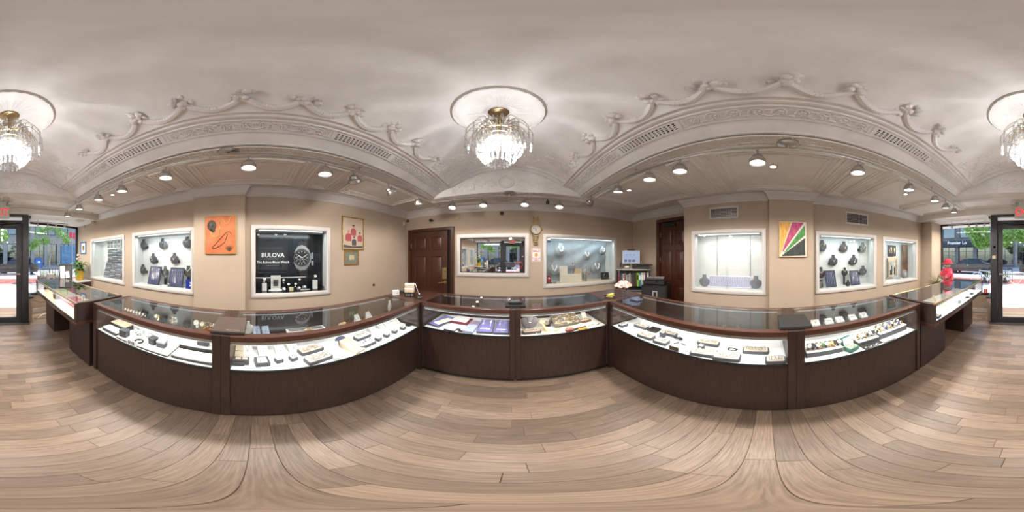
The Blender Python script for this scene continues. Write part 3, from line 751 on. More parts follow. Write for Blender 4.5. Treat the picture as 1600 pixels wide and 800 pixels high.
showcase('front left glass showcase on recessed legs reaching to the shop window, pink trays inside', (-.775,-3.45,0), R90, 1.91, .66, .76, (1,.84,.66), legs=[(.10,.62),(1.30,1.86)], recess=.20, ends=(.012,.05), watts=.8, deckm=cream)
showcase('walnut glass showcase on left with stepped white risers and rows of watches', (-.945,-1.47,0), R90, 1.262, .54, .68, (.90,.97,1), shelf=(.08,1.18,.30,.50,.84))
showcase('long walnut glass showcase on left below the black watch poster case', (-.945,-.208,0), R90, 1.712, .54, .68, (.93,.98,1), shelf=(.08,1.6,.30,.50,.82), ends=(.055,.03))
showcase('walnut glass showcase at back left holding violet chain trays', (-.945,1.504,0), 0, .975, .54, .68, (.88,.88,1), ends=(.03,.05))
showcase('walnut glass showcase at back right holding warm-lit heaped jewellery', (.03,1.504,0), 0, .99, .54, .68, (1,.80,.55), ends=(.05,.03))
showcase('long walnut glass showcase on right below the white necklace case', (1.02,1.504,0), -R90, 1.684, .54, .68, (.93,.98,1), ends=(.03,.055))
showcase('walnut glass showcase on right with a long row of wristwatches', (1.02,-.18,0), -R90, 1.20, .54, .68, (.90,.97,1), shelf=(.08,1.1,.30,.50,.84))
showcase('front right glass showcase on recessed legs reaching to the shop window, cream displays inside', (.88,-1.43,0), -R90, 1.97, .68, .76, (.92,.98,1), legs=[(.05,.62),(1.35,1.87)], recess=.20, ends=(.05,.012))
for x0, x1, lb in ((-1.485,-.945,'square walnut corner block joining left and back showcases'), (1.02,1.56,'square walnut corner block joining back and right showcases')):
    t = thing('corner_counter', lb, 'display counter', ((x0+x1)/2,1.774,0)); h = .268
    part('base_cabinet', MB().cbox(-h,h,-h+.002,h,.0,.944,.004), veneer, t)
    part('worktop', MB().cbox(-h,h,-h+.002,h,.945,HT,.005), rail_wood, t)
# ------------------------------------------------------------------ lit display cases let into the walls
def wall_case(k, label, loc, rz, back=None, light=(.93,.98,1), watts=1.0, side=None, dz=.36, floor_m=None, standards=()):
    u0,u1,z0,z1 = CASES[k]; t = thing('wall_display_case', label, 'display case', loc, rz, 'lit wall display cases')
    a,b,c,d = u0+FW-.010, u1-FW+.010, z0+FW-.010, z1-FW+.010
    part('frame', MB().frame(u0,u1,z0,z1,FW,-.028,0.0), trim_white, t)
    bm_ = back or case_white; sm = side or case_white
    e = .09; wi = .082                          # the cabinet behind the wall is a little wider than its opening
    part('back_panel', MB().box(a-e,b+e,dz-.012,dz,c,d), bm_, t)
    part('side_panel', MB().box(a-e,a-e+.01,wi,dz-.012,c,d).box(a-e,a,wi-.001,wi+.006,c,d), sm, t); part('side_panel', MB().box(b+e-.01,b+e,wi,dz-.012,c,d).box(b,b+e,wi-.001,wi+.006,c,d), sm, t)
    part('base_panel', MB().box(a,b,0,wi,c,c+.012).box(a-e+.01,b+e-.01,wi,dz-.012,c,c+.012), floor_m or case_white, t)
    part('top_panel', MB().box(a,b,0,wi,d-.012,d).box(a-e+.01,b+e-.01,wi,dz-.012,d-.012,d), case_white, t)
    part('reveal', MB().box(a,a+.004,.0,wi,c+.012,d-.012), sm, t); part('reveal', MB().box(b-.004,b,.0,wi,c+.012,d-.012), sm, t)
    m = (a+b)/2
    part('glass_pane', MB().box(a+.01,m+.02,.018,.023,c+.012,d-.012), glass, t); part('glass_pane', MB().box(m-.02,b-.01,.008,.013,c+.012,d-.012), glass, t)
    part('light_tube', MB().box(a+.06,b-.06,.03,.05,d-.022,d-.013), tube_glow, t)
    for s in standards: part('slotted_standard', MB().box(a+s*(b-a)-.006,a+s*(b-a)+.006,dz-.02,dz-.012,c+.012,d-.012), mat('slotted steel', (.35,.36,.36), .4, .5, var=.7, ns=160, stretch=(.01,.01,1)), t)
    area('strip_light', t, (m,.075,d-.036), b-a-.14, .035, CASE_W*(b-a)*watts*1.1, light, (radians(20),0,0))
    return t
poster_black = mat('black satin backdrop', (.008,.010,.014), .25, var=.2, ns=3)
drape = mat('grey sheer drape', (.33,.37,.40), .7, var=.1, ns=12, sheen=.3)
wall_case('A','white framed wall case with watch-strap racks, nearest the window on the left', (XL,0,0), R90, light=(.88,.98,1), watts=.9)
wall_case('B','white framed wall case of dark necklace busts beside the orange painting', (XL,0,0), R90, light=(.92,.98,1))
wall_case('C','white framed wall case with the black watch advertisement', (XL,0,0), R90, back=poster_black, light=(.88,.97,1), watts=.8, floor_m=poster_black)
wall_case('D','white framed wall case, almost empty, with a violet chain pad and two grey busts', (2.50,0,0), -R90, light=(1,.98,.95), watts=1.1, standards=(.26,.80))
wall_case('E','white framed wall case of dark necklace busts beside the wedge painting', (XR,0,0), -R90, light=(.85,.97,1))
wall_case('F','white framed wall case with stacked photo boards, nearest the window on the right', (XR,0,0), -R90, light=(.88,.98,1), watts=.8)
wall_case('G','white framed wall case draped in grey cloth right of the mirror', (0,YB,0), 0, light=(.80,.95,1), watts=1.1, floor_m=cream)
# slow-folded drape in case G
u0,u1,z0,z1 = CASES['G']; V, F = [], []; NX, NZ = 60, 40
for j in range(NZ+1):
    for i in range(NX+1):
        s, q = i/NX, j/NZ; X = u0+.09+(u1-u0-.18)*s; Z = z0+.08+(z1-z0-.17)*q
        sag = sin((q*7.5 + 2.6*abs(s-.42)**1.3*(1 if s < .42 else -1)*2.2 + .8*sin(s*5))*2.1)
        V.append((X, YB+.338-.035*q-.017*sag*(.25+q)-.006*sin(s*31+q*9), Z))
for j in range(NZ):
    for i in range(NX): F.append((j*(NX+1)+i, j*(NX+1)+i+1, (j+1)*(NX+1)+i+1, (j+1)*(NX+1)+i))
solo('drape', MB().add(V,F), drape, 'grey sheer cloth hung in swags behind the white necklace busts', 'drape')
# ------------------------------------------------------------------ mirror
a,b,c,d = MIR
t = thing('wall_mirror', 'white framed mirror with a black inner edge on the back wall', 'mirror', (0,YB,0))
part('frame', MB().frame(a,b,c,d,.075,-.028,0), trim_white, t)
part('inner_edge', MB().frame(a+.072,b-.072,c+.072,d-.072,.022,-.018,0), mat('dark bronze edge', (.02,.012,.009), .4), t)
part('mirror_plate', MB().box(a+.09,b-.09,-.010,-.004,c+.09,d-.09), mirror, t)
p = on_y(811,413.5,YB)
part('prohibition_sticker', MB().tube([(p.x+.067*cos(q),-.0115,p.z+.067*sin(q)) for q in [2*pi*k/32 for k in range(32)]], .005, 4, True).rod((p.x-.045,-.0115,p.z+.045),(p.x+.045,-.0115,p.z-.045),.005,4), mat('red vinyl', (.55,.04,.03), .4), t, 'round red prohibition sticker with a slash')
p = on_y(732,423,YB)
part('round_sticker', MB().cyl(.028,-.0125,-.010,24,TR((p.x,0,p.z),rx=0) @ Matrix.Rotation(pi/2,4,'X') @ TR((0,0,.022))), mat('navy vinyl', (.02,.04,.12), .4), t, 'small round dark blue sticker')
# ------------------------------------------------------------------ builders for the merchandise (each looks towards local -Y)
MESH = {}
def cached(key, fn):
    if key not in MESH: MESH[key] = fn()
    return MESH[key]
def bdepth(x, z, s=1.0):                 # front surface of a bust at (x, z), unit size .16 x .22
    w = max(.02, .096*sqrt(max(0, 1-((z-.095)/.105)**2)) if z < .15 else .03)
    return -.012-.030*sqrt(max(0, 1-min(1,(x/max(w,.045))**2)))*(1.0 if z > .03 else z/.03)
def bust_mb():
    R = []
    for z, wd, dp in ((0,.020,.010),(.012,.044,.018),(.04,.066,.030),(.08,.079,.036),(.115,.079,.036),(.14,.067,.034),(.156,.048,.032),(.168,.037,.030),(.185,.033,.029),(.212,.033,.029),(.218,.030,.026)):
        wd *= 1.2 if z < .15 else 1.05
        R.append([(wd*cos(a), -.008+(-dp if sin(a) > 0 else dp*.35)*abs(sin(a)), z) for a in [2*pi*k/18 for k in range(18)]])
    return MB().loft(R)
def neck_mb(drop=.07, pend=True, beads=False, thick=.0022):
    mb = MB(); P = []
    for k in range(25):
        t = -1+2*k/24; x = .050*t*(1-.25*abs(t)**3); z = .165-(drop)*(1-abs(t)**1.6)
        P.append((x, bdepth(x,z)-.007-.004*(1-abs(t)), z))
    P[0] = (-.036,-.02,.170); P[-1] = (.036,-.02,.170)
    if beads:
        for p in P: mb.ball(p, thick, 6, 4)
    else: mb.tube(P, thick, 5)
    if pend:
        c = Vector(P[12])+Vector((0,-.003,-.013)); mb.octa(c, .008, .013)
    return mb
BRK = lambda: MB().cbox(-.026,.026,.004,.05,-.028,.028,.003)
def bust(loc, rz, label, m='charcoal velvet', chain='gold', group=None, s=1.0, bracket=None, kind=0, lean=.0, base=False):
    key = ('bust', m, chain, kind)
    t = thing('necklace_bust', label, 'display bust', loc, rz, group); t.scale = (s,)*3
    if lean: t.rotation_euler = (-lean,0,rz)
    link('form', cached(('bf',m), lambda: bust_mb().mesh('form', MATS[m])), t)
    link('necklace', cached(('bn',chain,kind), lambda: (neck_mb(.07,True), neck_mb(.055,False,True,.0042), neck_mb(.09,True), neck_mb(.04,False,False,.004),neck_mb(.085,False,False,.0105))[kind].mesh('necklace', MATS[chain])), t)
    if bracket is not None: link('bracket', cached('brk', lambda: BRK().mesh('bracket', black)), t, (bracket*.06,.010,.05))
    if base: part('foot', MB().cbox(-.03,.03,-.01,.03,-.004,.006,.002), MATS[m], t)
    return t
def ring_me(kind):
    def f():
        mb = MB().tube([(.0092*cos(a),0,.0065+.0092*sin(a)) for a in [2*pi*k/12 for k in range(12)]], .0019, 5, True)
        if kind == 0: mb.octa((0,0,.0185),.005,.004,1)
        elif kind in (1,3):
            mb.ball((0,0,.0175),.0058,7,5,(1,1,.7),1)
            for q in range(6): mb.octa((.007*cos(q*1.05),.007*sin(q*1.05),.016),.002,.002,1)
        else:
            for q in (-1,0,1): mb.octa((q*.006,0,.0172-.001*abs(q)),.0036,.0032,1)
        return mb.mesh('ring', [gold if kind != 2 else silver, (gem_clear, gem_clear, gem_clear, gem_blue)[kind]])
    return cached(('ring',kind), f)
def ring_tray(x, y, z, rz, w, d, label, cols, rows, padm=None, seed=1, tilt=0.0, kinds=(0,1,2), body=None, h=.026, sh=None):
    t = thing('ring_tray', label, 'jewellery tray', (x,y,z), rz, 'ring trays in the showcases')
    part('tray_body', MB().rbox(w, d, 0, h, .018, None, 0, 4, .004), body or charcoal, t)
    part('tray_pad', MB().rbox(w-.022, d-.022, h, h+.003, .010), padm or pad, t)
    R = random.Random(seed)
    for i in range(cols):
        for j in range(rows):
            if R.random() < .12: continue
            u = (i+.5)/cols-.5; v = (j+.5)/rows-.5
            lx, ly = u*(w-.05)+R.uniform(-.003,.003), v*(d-.035)+R.uniform(-.003,.003)
            q = R.choice(kinds); row = ('front','rear')[j] if rows == 2 else ('front','middle','rear')[j]
            solo('ring', ring_me(q), None, f'{RK[q]}, {ORD[i]} along the {row} row, {sh}', 'ring',
                 (x+lx*cos(rz)-ly*sin(rz), y+lx*sin(rz)+ly*cos(rz), z+h+.0045), rz+R.uniform(-.3,.3), 'rings standing in the trays')
    return t
def ring_box(x, y, z, rz, label, w=.052, d=.052, h=.03, padm=None, body=None, content='ring', group='small black ring boxes'):
    t = thing('ring_box', label, 'jewellery box', (x,y,z), rz, group)
    part('box_body', MB().rbox(w,d,0,h,.007,None,0,3,.003), body or charcoal, t)
    part('box_pad', MB().rbox(w*.66,d*.66,h,h+.003,.004), padm or white_leather, t)
    if content: link('ring', ring_me(0), t, (0,0,h+.0035))
    return t
def pend_card(x, y, z, rz, label, w=.075, d=.085, m=None, metal=None, kind=0, group='white pendant pads', slope=.055):
    t = thing('pendant_pad', label, 'jewellery stand', (x,y,z), rz, group)
    part('wedge', MB().add([(-w/2,-d/2,0),(w/2,-d/2,0),(w/2,d/2,0),(-w/2,d/2,0),(-w/2,-d/2,.012),(w/2,-d/2,.012),(w/2,d/2,slope),(-w/2,d/2,slope)],
        [(3,2,1,0),(4,5,6,7),(0,1,5,4),(1,2,6,5),(2,3,7,6),(3,0,4,7)]), m or white_leather, t)
    mb = MB(); sl = (slope-.012)/d
    def q(u,v): return (u, v, .0135+sl*(v+d/2))
    if kind == 0:
        mb.tube([q(.018*s_, d*.42*(1-.0)-abs(1-abs(s_))*d*.55) for s_ in [-1+2*k/12 for k in range(13)]], .0011, 4); c = q(0,-d*.16); mb.octa((c[0],c[1],c[2]+.002), .006,.005)
    elif kind == 1:
        for s_ in (-1,1): c = q(s_*.014,0); mb.tube([(c[0]+.009*cos(a),c[1]+.009*sin(a),c[2]+.002) for a in [2*pi*k/12 for k in range(12)]], .0018, 4, True)
    else:
        for k in range(9): c = q(0, -d*.4+d*.8*k/8); mb.ball((c[0],c[1],c[2]+.002), .0048, 6, 4)
    part('pendant', mb, metal or gold, t)
    return t
def ramp(x, y, z, rz, label, w, d, h, m, nb, metal):
    t = thing('bracelet_ramp', label, 'jewellery stand', (x,y,z), rz, 'bracelet ramps')
    part('wedge', MB().add([(-w/2,-d/2,0),(w/2,-d/2,0),(w/2,d/2,0),(-w/2,d/2,0),(-w/2,-d/2,.016),(w/2,-d/2,.016),(w/2,d/2,h),(-w/2,d/2,h)],
        [(3,2,1,0),(4,5,6,7),(0,1,5,4),(1,2,6,5),(2,3,7,6),(3,0,4,7)]), m, t)
    part('foot_bar', MB().cbox(-w/2-.002,w/2+.002,-d/2-.014,-d/2,0,.02,.003), m, t)
    for i in range(nb):
        u = ((i+.5)/nb-.5)*w*.86; mb = MB()
        for k in range(16):
            v = -d*.44+d*.88*k/15; zz = .0175+(h-.016)*(v+d/2)/d
            mb.octa((u+.0015*(-1)**k, v, zz+.002), .0042, .003)
        part('bracelet', mb, metal[i % len(metal)], t)
    return t
WM = {}
def watch(x, y, z, rz, label, case='gold', strap='black leatherette', dial='pearl', s=1.0, group=None, tilt=.5):
    """wristwatch on a C-shaped cuff, dial tipped back towards local -Y"""
    t = thing('wristwatch', label, 'watch', (x,y,z+.0024*s), rz, group); t.scale = (s,)*3
    def strap_mb():
        mb = MB(); P = []
        for k in range(19):
            a = -1.15*pi+ (k/18)*1.8*pi+.60*pi
            P.append((0, -.022*sin(a)*-1, .028+.027*cos(a)))
        R = []
        for i, p in enumerate(P):
            a = i/18; ww = .0085 if .1 < a < .9 else .0075
            c = Vector((0,0,.028)); n = (Vector(p)-c).normalized()*.0022
            R.append([(-ww,p[1],p[2]),(ww,p[1],p[2]),(ww,p[1]+n.y,p[2]+n.z),(-ww,p[1]+n.y,p[2]+n.z)])
        return mb.loft(R)
    link('strap', cached(('ws',strap), lambda: strap_mb().mesh('strap', MATS[strap])), t)
    Mw = TR((0,-.019,.046), rx=.95)
    c = link('case', cached(('wc',case), lambda: MB().lathe([(.0,-.003),(.0165,-.003),(.018,0),(.0175,.005),(.0150,.0062),(.0148,.005)],20,Mw).rod(Mw@Vector((.017,0,.001)),Mw@Vector((.022,0,.001)),.0022,6).mesh('case', MATS[case])), t)
    link('dial', cached(('wd',dial), lambda: MB().cyl(.0148,.0035,.0052,20,Mw).mesh('dial', MATS[dial])), c)
    link('hands', cached('wh', lambda: MB().rod(Mw@Vector((0,0,.0058)),Mw@Vector((.006,.006,.0058)),.0007,4).rod(Mw@Vector((0,0,.0058)),Mw@Vector((-.009,.004,.0058)),.0005,4).mesh('hands', black)), c)
    return t
green_dial = mat('green watch dial', (.03,.16,.06), .3); blue_dial = mat('blue watch dial', (.02,.05,.28), .3); black_dial = mat('black watch dial', (.012,.012,.014), .25)
brown_strap = mat('brown leather strap', (.11,.045,.02), .5, bump=.1, bs=300)
mat('steel bracelet', (.62,.62,.63), .25, 1.0, var=.25, ns=300); mat('gold bracelet', (.78,.55,.24), .25, 1.0, var=.25, ns=300)
ZG = .6808
ORD = ('first','second','third','fourth','fifth','sixth','seventh','eighth')
RK = ('clear-stoned gold ring','haloed gold ring','silver three-stone ring','blue-stoned gold ring')
def S(px, py, z): p = on_z(px, py, z); return p.x, p.y
# ================================================================== long left showcase
TOP = ZG+.03
def tray_at(px, py, rz, w, d, label, c, r, **k):
    x, y = S(px,py,k.pop('zt',ZG+.028))
    if rz < 0: x = max(x, 1.042+d/2+abs(rz+R90)*w/2); y = max(y, -.12+w/2)
    return ring_tray(x,y,k.pop('z0',ZG),rz,w,d,label,c,r,**k)
tray_at(485.4,544.3,R90+.22,.20,.095,'dark ring tray with a pinkish pad behind its twin in the long left showcase',5,3,sh='pinkish tray of left showcase',seed=1)
tray_at(497.5,557.5,R90+.22,.20,.095,'dark ring tray with a pale pad nearest the glass in the long left showcase',5,3,sh='pale tray of left showcase',seed=2,padm=mat('pale grey tray pad',(.50,.48,.46),.7))
tray_at(566,524,R90+.08,.17,.08,'dark ring tray with a white pad at the rear of the far left showcase',5,2,sh='rear white tray, left showcase',seed=3,padm=white_leather)
tray_at(573,535,R90+.08,.17,.08,'dark ring tray with white pad at the far front of the left showcase',4,2,sh='front white tray, left showcase',seed=4,padm=white_leather,kinds=(3,0,1))
for px,py,lb in ((409.4,562.5,None),(435.5,560.4,'small black ring box left of its pair in the long left showcase'),(458,557.5,'small black ring box next to the pale ring tray in the long left showcase'),
                 (591,527.5,'small grey ring box first in the far row of the left showcase'),(604,522,'small grey ring box second in the row of five at far end of left showcase'),
                 (616.5,516,'small grey ring box third in the row of five at far end of left showcase'),(629.4,510.6,'small grey ring box fourth in the row at far end of left showcase')):
    x,y = S(px,py,ZG+.03)
    if lb is None: ring_box(x,y,ZG,R90+.12,'wide black framed box with a white pad in the left showcase',.095,.105,.03,content='ring',group=None)
    else: ring_box(x,y,ZG,R90+.35 if px < 500 else R90+.2,lb)
x,y = S(638.8,506.5,ZG+.015); solo('coin_pouch', MB().rbox(.075,.06,0,.02,.02,None,0,5,.006), black_soft, 'flat round black pouch last in the row at the far end of left showcase', 'pouch', (x,y,ZG), R90)
x,y = S(377.5,562.5,ZG+.03); t = thing('earring_box','open black box with two cream earring cards in the left showcase','jewellery box',(x,y,ZG),R90)
part('box_body', MB().cbox(-.05,.05,-.03,.03,0,.045,.003).cbox(-.058,.02,-.045,-.03,0,.03,.003), charcoal, t)
part('earring_card', MB().cbox(-.040,-.004,-.012,.014,.045,.049,.001), cream, t); part('earring_card', MB().cbox(.004,.040,-.012,.014,.045,.049,.001), cream, t)
x,y = S(373.5,549.5,ZG+.04); pend_card(x,y,ZG,R90,'cream earring stand behind the open black box in the left showcase',.055,.09,cream,gold,1,None,.085)
for px,py,lb in ((386.7,547,'white pendant pad first from left in the long left showcase'),(411,547.5,'white pendant pad second from left in the long left showcase'),
                 (437.6,546.5,'white pendant pad third from left in the long left showcase'),(457.5,542.5,'white pendant pad beside the pinkish ring tray in left showcase')):
    x,y = S(px,py,ZG+.03); pend_card(x,y,ZG,R90+.15,lb)
for i,(px,py) in enumerate(((584,515),(597,509.5),(606.5,506.5),(614,503.5),(620,501.5))):
    x,y = S(px,py,ZG+.03); pend_card(x-.02,y,ZG,R90-.1,f"white pendant pad in the far back row of left showcase, {('first','second','third','fourth','last')[i]} of five",.07,.08,kind=i%2,group='back row of white pendant pads')
x,y = S(525,548,ZG+.03); ramp(min(x,-1.065),y,ZG,R90-.4,'narrow white bracelet ramp in the left showcase',.05,.17,.075,white_leather,1,[black_soft])
x,y = S(549,540,ZG+.03); ramp(x,y,ZG,R90+.25,'wide cream bracelet ramp with four bracelets',.105,.17,.07,cream,4,[silver,gold,silver,charcoal])
x,y = S(532,530,ZG+.04); solo('watch_pouch', MB().ball((0,0,.035),.05,14,8,(1,.7,.7)).cbox(-.045,-.02,-.05,.02,.0,.03,.004), navy, 'dark blue rolled pouch behind the narrow white bracelet ramp', 'pouch', (x,y,ZG), R90)
# upper glass shelf of the long left showcase
ZS = .8208
bust((-1.31,-.07,ZS),R90+.3,'white leather bust seen through glass beside the brown folder','white leatherette','silver',None,.58,kind=0)
bust((-1.33,1.41,ZS),R90+.5,'white leather bust at the far corner of the left showcase','white leatherette','silver',None,.62,kind=0)
for px,py,lb in ((390,524,'small white necklace easel near the white bust, under the left glass top'),(416,522,'small white necklace easel second from the white bust, under left glass top'),
                 (563,499,'small white easel near the gold bracelet roll, under the left glass top'),(578,493,'small white easel further from the gold bracelet roll, under left glass top')):
    x,y = S(px+(11 if px < 400 else 0),py,.86); pend_card(max(-1.40,min(-1.295,x)),y,ZS,R90+.2,lb,.055,.05,blue_pad if px<500 else white_leather,silver,0,'small easels on the glass shelf',.075)
for i,(px,py) in enumerate(((481,514),(535,505.5))):
    x,y = S(px,py,.85); x = max(-1.40,x); lb = ('gold bangle roll nearer the black watch poster, under the left glass top','gold bangle roll nearer the back wall, under the left glass top')[i]
    t = thing('bangle_roll', lb, 'bracelets', (x,y,ZS), R90+.3, 'gold bangle rolls')
    part('roll', MB().cyl(.016,-.035,.035,14,TR((0,0,.0225),ry=pi/2)), cream, t)
    for k in range(4): part('bangle', MB().tube([(-.027+.018*k,.0185*cos(a),.0225+.0185*sin(a)) for a in [2*pi*q/16 for q in range(16)]],.0035,5,True), gold, t)
t = thing('chain_tray','long shallow white tray of chains on the left glass shelf','jewellery tray',(-1.33,.42,ZS),R90)
part('tray_body', MB().cbox(-.17,.17,-.04,.04,0,.010,.003), white_lam, t)
mb = MB()
for k in range(5): mb.tube([(-.15+.3*q/16, -.025+.0125*k+.004*sin(q+k), .0125) for q in range(17)], .0022, 4)
part('chain', mb, silver, t)
# ================================================================== left showcase with watch risers
slat = mat('white grooved laminate', (.80,.79,.76), .4, var=.03); slat_w = mat('maple shelf top', (.62,.47,.33), .4, ns=6, stretch=(12,1,1), var=.12)
def riser(x0,x1,y0,y1,z0,z1,label,m=slat,grooves=3):
    cx, cy = (x0+x1)/2, (y0+y1)/2; t = thing('display_riser', label, 'display stand', (cx,cy,z0), R90, 'stepped risers in the watch showcase')
    L, D = (y1-y0)/2, (x1-x0)/2
    part('riser_body', MB().cbox(-L,L,-D,D,0,z1-z0-.012,.002), black, t)
    for k in range(grooves):
        a = -D+2*D*k/grooves; part('slat', MB().cbox(-L,L,a+.001,a+2*D/grooves-.002,z1-z0-.012,z1-z0,.0015), m, t)
riser(-1.09,-.99,-1.36,-1.14,ZG,.725,'low white riser at the window end of the left watch showcase')
riser(-1.22,-1.10,-1.36,-1.14,ZG,.76,'taller maple topped riser at the window end of left watch showcase',slat_w)
riser(-1.19,-.975,-1.13,-.59,ZG,.705,'wide central white riser holding boxes in the left watch showcase',slat,4)
riser(-1.11,-.99,-.57,-.275,ZG,.715,'low grooved white riser at the near end of the left watch showcase',slat,4)
riser(-1.27,-1.12,-.57,-.275,ZG,.755,'taller white riser at the near end of the left watch showcase',slat,2)
def gift_box(x,y,z,rz,w,d,h,label,m,lidm=None,group=None):
    t = thing('gift_box', label, 'box', (x,y,z), rz, group)
    part('box_body', MB().cbox(-w/2,w/2,-d/2,d/2,0,h*.66,.003), m, t); part('lid', MB().cbox(-w/2-.002,w/2+.002,-d/2-.002,d/2+.002,h*.66,h,.003), lidm or m, t)
    return t
steel_grey = mat('dark grey card box', (.055,.06,.07), .5)
x,y = S(195,516,.745); gift_box(-1.03,-1.075,.7058,R90+.2,.075,.07,.075,'dark grey watch box at the window end of the central riser',steel_grey)
gift_box(-1.075,-.70,.7058,R90+.1,.07,.06,.065,'dark grey watch box, right one of a pair on the central riser',steel_grey,mat('pale grey lid',(.45,.46,.47),.5),'paired dark watch boxes')
gift_box(-1.075,-.785,.7058,R90-.1,.06,.06,.07,'dark grey watch box, left one of a pair on the central riser',steel_grey,None,'paired dark watch boxes')
gift_box(-1.16,-.39,.7558,R90,.085,.04,.035,'flat dark nameplate box on the near-end riser of the left watch showcase',steel_grey)
x,y = S(216,528,.715); solo('bangle', MB().tube([(.034*cos(a),.034*sin(a),.008) for a in [2*pi*k/24 for k in range(24)]],[.008]*24,8,True), black, 'black bangle lying on the central white riser', 'bracelet', (-1.03,-.90,.7058))
for i,(yy,lb) in enumerate(((-1.0,'white faced steel watch near the dark box on the central riser'),(-.955,'white strapped watch behind the black bangle on central riser'),(-.87,'steel watch with white dial beside the paired dark boxes'))):
    watch(-1.13,yy,.7058,R90,lb,'silver','white leatherette' if i else 'steel bracelet','pearl',1.2,'watches on the central riser')
t = thing('name_plate','small white sign with cut-off black letters leaning at the front glass','sign',(-.974,-.93,ZG+.003),R90); 
part('plate', MB().box(-.055,.055,-.004,.004,0,.042,TR((0,0,0),rx=-.25)), white_lam, t)
part('lettering', MB().text('OVA',.038,.001,TR((-.004,-.0055,.021),rx=-.25),0,'CENTER',.0012,.95), black, t)
# row of watches on the upper glass shelf
R = random.Random(3)
cl = ('gold bracelet','steel bracelet','steel bracelet','gold bracelet')
for i in range(7):
    watch(-1.28,-1.30+.042*i,.8408,R90,f'gold and steel bracelet watch, {("first","second","third","fourth","fifth","sixth","seventh")[i]} in the tight row under the left glass top',('gold','silver')[i%2],cl[i%4],'pearl',.95,'tight row of watches under left glass top')
for i,(yy,c,s_,d_,sc_,lb) in enumerate(((-.98,'black plastic','black leatherette','black watch dial',1.5,'large black sports watch under the left glass top'),(-.90,'gold','gold bracelet','pearl',1.1,'gold watch beside the large black sports watch'),
    (-.74,'gold','gold bracelet','black watch dial',1.3,'gold watch with dark dial midway along the left glass shelf'),(-.70,'silver','steel bracelet','black watch dial',1.2,'steel watch touching the gold one midway along left glass shelf'),
    (-.49,'silver','steel bracelet','pearl',1.4,'steel chronograph standing apart on the left glass shelf'),(-.43,'gold','gold bracelet','pearl',1.25,'gold watch left of two-tone watch near the brown folder'),
    (-.385,'silver','gold bracelet','black watch dial',1.25,'two-tone watch near the brown folder'),(-.34,'silver','white leatherette','pearl',1.05,'white watch nearest but one to the brown folder'),(-.30,'silver','steel bracelet','pearl',1.25,'steel watch closest to the brown folder'))):
    watch(-1.30,yy,.8408,R90+R.uniform(-.3,.3),lb,c,s_,d_,sc_,'watches spread along the left glass shelf')
mb = MB()
# ================================================================== back showcases
def chain_tray(x,y,z,rz,w,d,label,n,m=violet,edge=None,metal=None,dots=True):
    t = thing('chain_tray', label, 'jewellery tray', (x,y,z), rz, 'violet chain trays')
    part('tray_body', MB().cbox(-w/2,w/2,-d/2,d/2,0,.022,.003), edge or charcoal, t)
    part('tray_pad', MB().cbox(-w/2+.008,w/2-.008,-d/2+.008,d/2-.008,.022,.026,.002), m, t)
    mb = MB(); db = MB()
    for k in range(n):
        v = -d/2+.02+(d-.04)*(k+.5)/n
        mb.tube([(-w/2+.03+(w-.06)*q/6, v+.004*sin(q), .0268) for q in range(7)], .0009, 4)
        for s_ in (-1,1): db.ball((s_*(w/2-.022), v, .027), .0038, 6, 4)
    part('chain', mb, metal or silver, t); part('stud', db, black, t)['kind'] = 'stuff'
    return t
chain_tray(-.105,1.735,ZG,0,.155,.36,'violet chain tray at the centre end of the back left showcase',8)
chain_tray(-.273,1.74,ZG,.03,.160,.36,'violet chain tray second from the centre in the back left showcase',8)
chain_tray(-.795,1.74,ZG,-.22,.15,.34,'violet chain tray at the corner end of the back left showcase',8)
t = thing('bracelet_pad','white pad of gold bracelets lying across the corner violet tray','jewellery stand',(-.757,1.69,ZG+.031),-.45)
part('pad', MB().cbox(-.04,.04,-.11,.11,0,.012,.004), white_leather, t)
for k in range(3): part('bracelet', MB().tube([(-.022+.022*k, -.08+.16*q/12, .0145+.0012*(-1)**q) for q in range(13)],.0028,4), gold, t)
t = thing('album','open white display book in a burgundy case in the back left showcase','display book',(-.582,1.825,ZG),-.10)
part('cover', MB().cbox(-.115,.115,-.085,.085,0,.028,.004), burgundy, t); part('pages', MB().cbox(-.10,.085,-.07,.10,.028,.040,.003), paper, t)
t = thing('earring_pad','flat white pad of earrings with a black edge in front of the burgundy book','jewellery tray',(-.62,1.565,ZG),-.1)
part('tray_body', MB().cbox(-.06,.06,-.038,.038,0,.014,.002), black, t); part('tray_pad', MB().cbox(-.057,.057,-.034,.038,.014,.018,.002), white_leather, t)
mb = MB()
for q,(u,v) in enumerate(((-.03,.015),(-.005,.02),(.02,.005),(.035,-.012))): mb.octa((u,v,.021),.006,.005)
part('earring', mb, black, t)
gift_box(-.537,1.575,ZG,.1,.04,.03,.02,'tiny black and white box in front of the burgundy book, nearer the corner',white_leather,black,'tiny boxes before the burgundy book')
gift_box(-.50,1.535,ZG,-.1,.045,.03,.022,'tiny black and white box in front of the burgundy book, nearer the blue tray',white_leather,black,'tiny boxes before the burgundy book')
t = thing('bracelet_tray','long pale blue velvet tray holding a bead bracelet box','jewellery tray',(-.418,1.69,ZG),-.08)
part('tray_body', MB().cbox(-.055,.055,-.16,.16,0,.03,.004), blue_pad, t)
part('inner_box', MB().cbox(-.05,.05,.02,.11,.03,.042,.003), mat('mauve box',(.35,.24,.33),.5), t)
mb = MB()
for k in range(3):
    for q in range(11): mb.ball((-.035+.07*q/10, .035+.028*k+.006*sin(q), .046), .0042, 6, 4)
part('bead_strand', mb, silver, t)
bust((.185,1.72,ZG),.1,'grey velvet bust with a silver pendant in the back right showcase','grey velvet','silver',None,.95,kind=0)
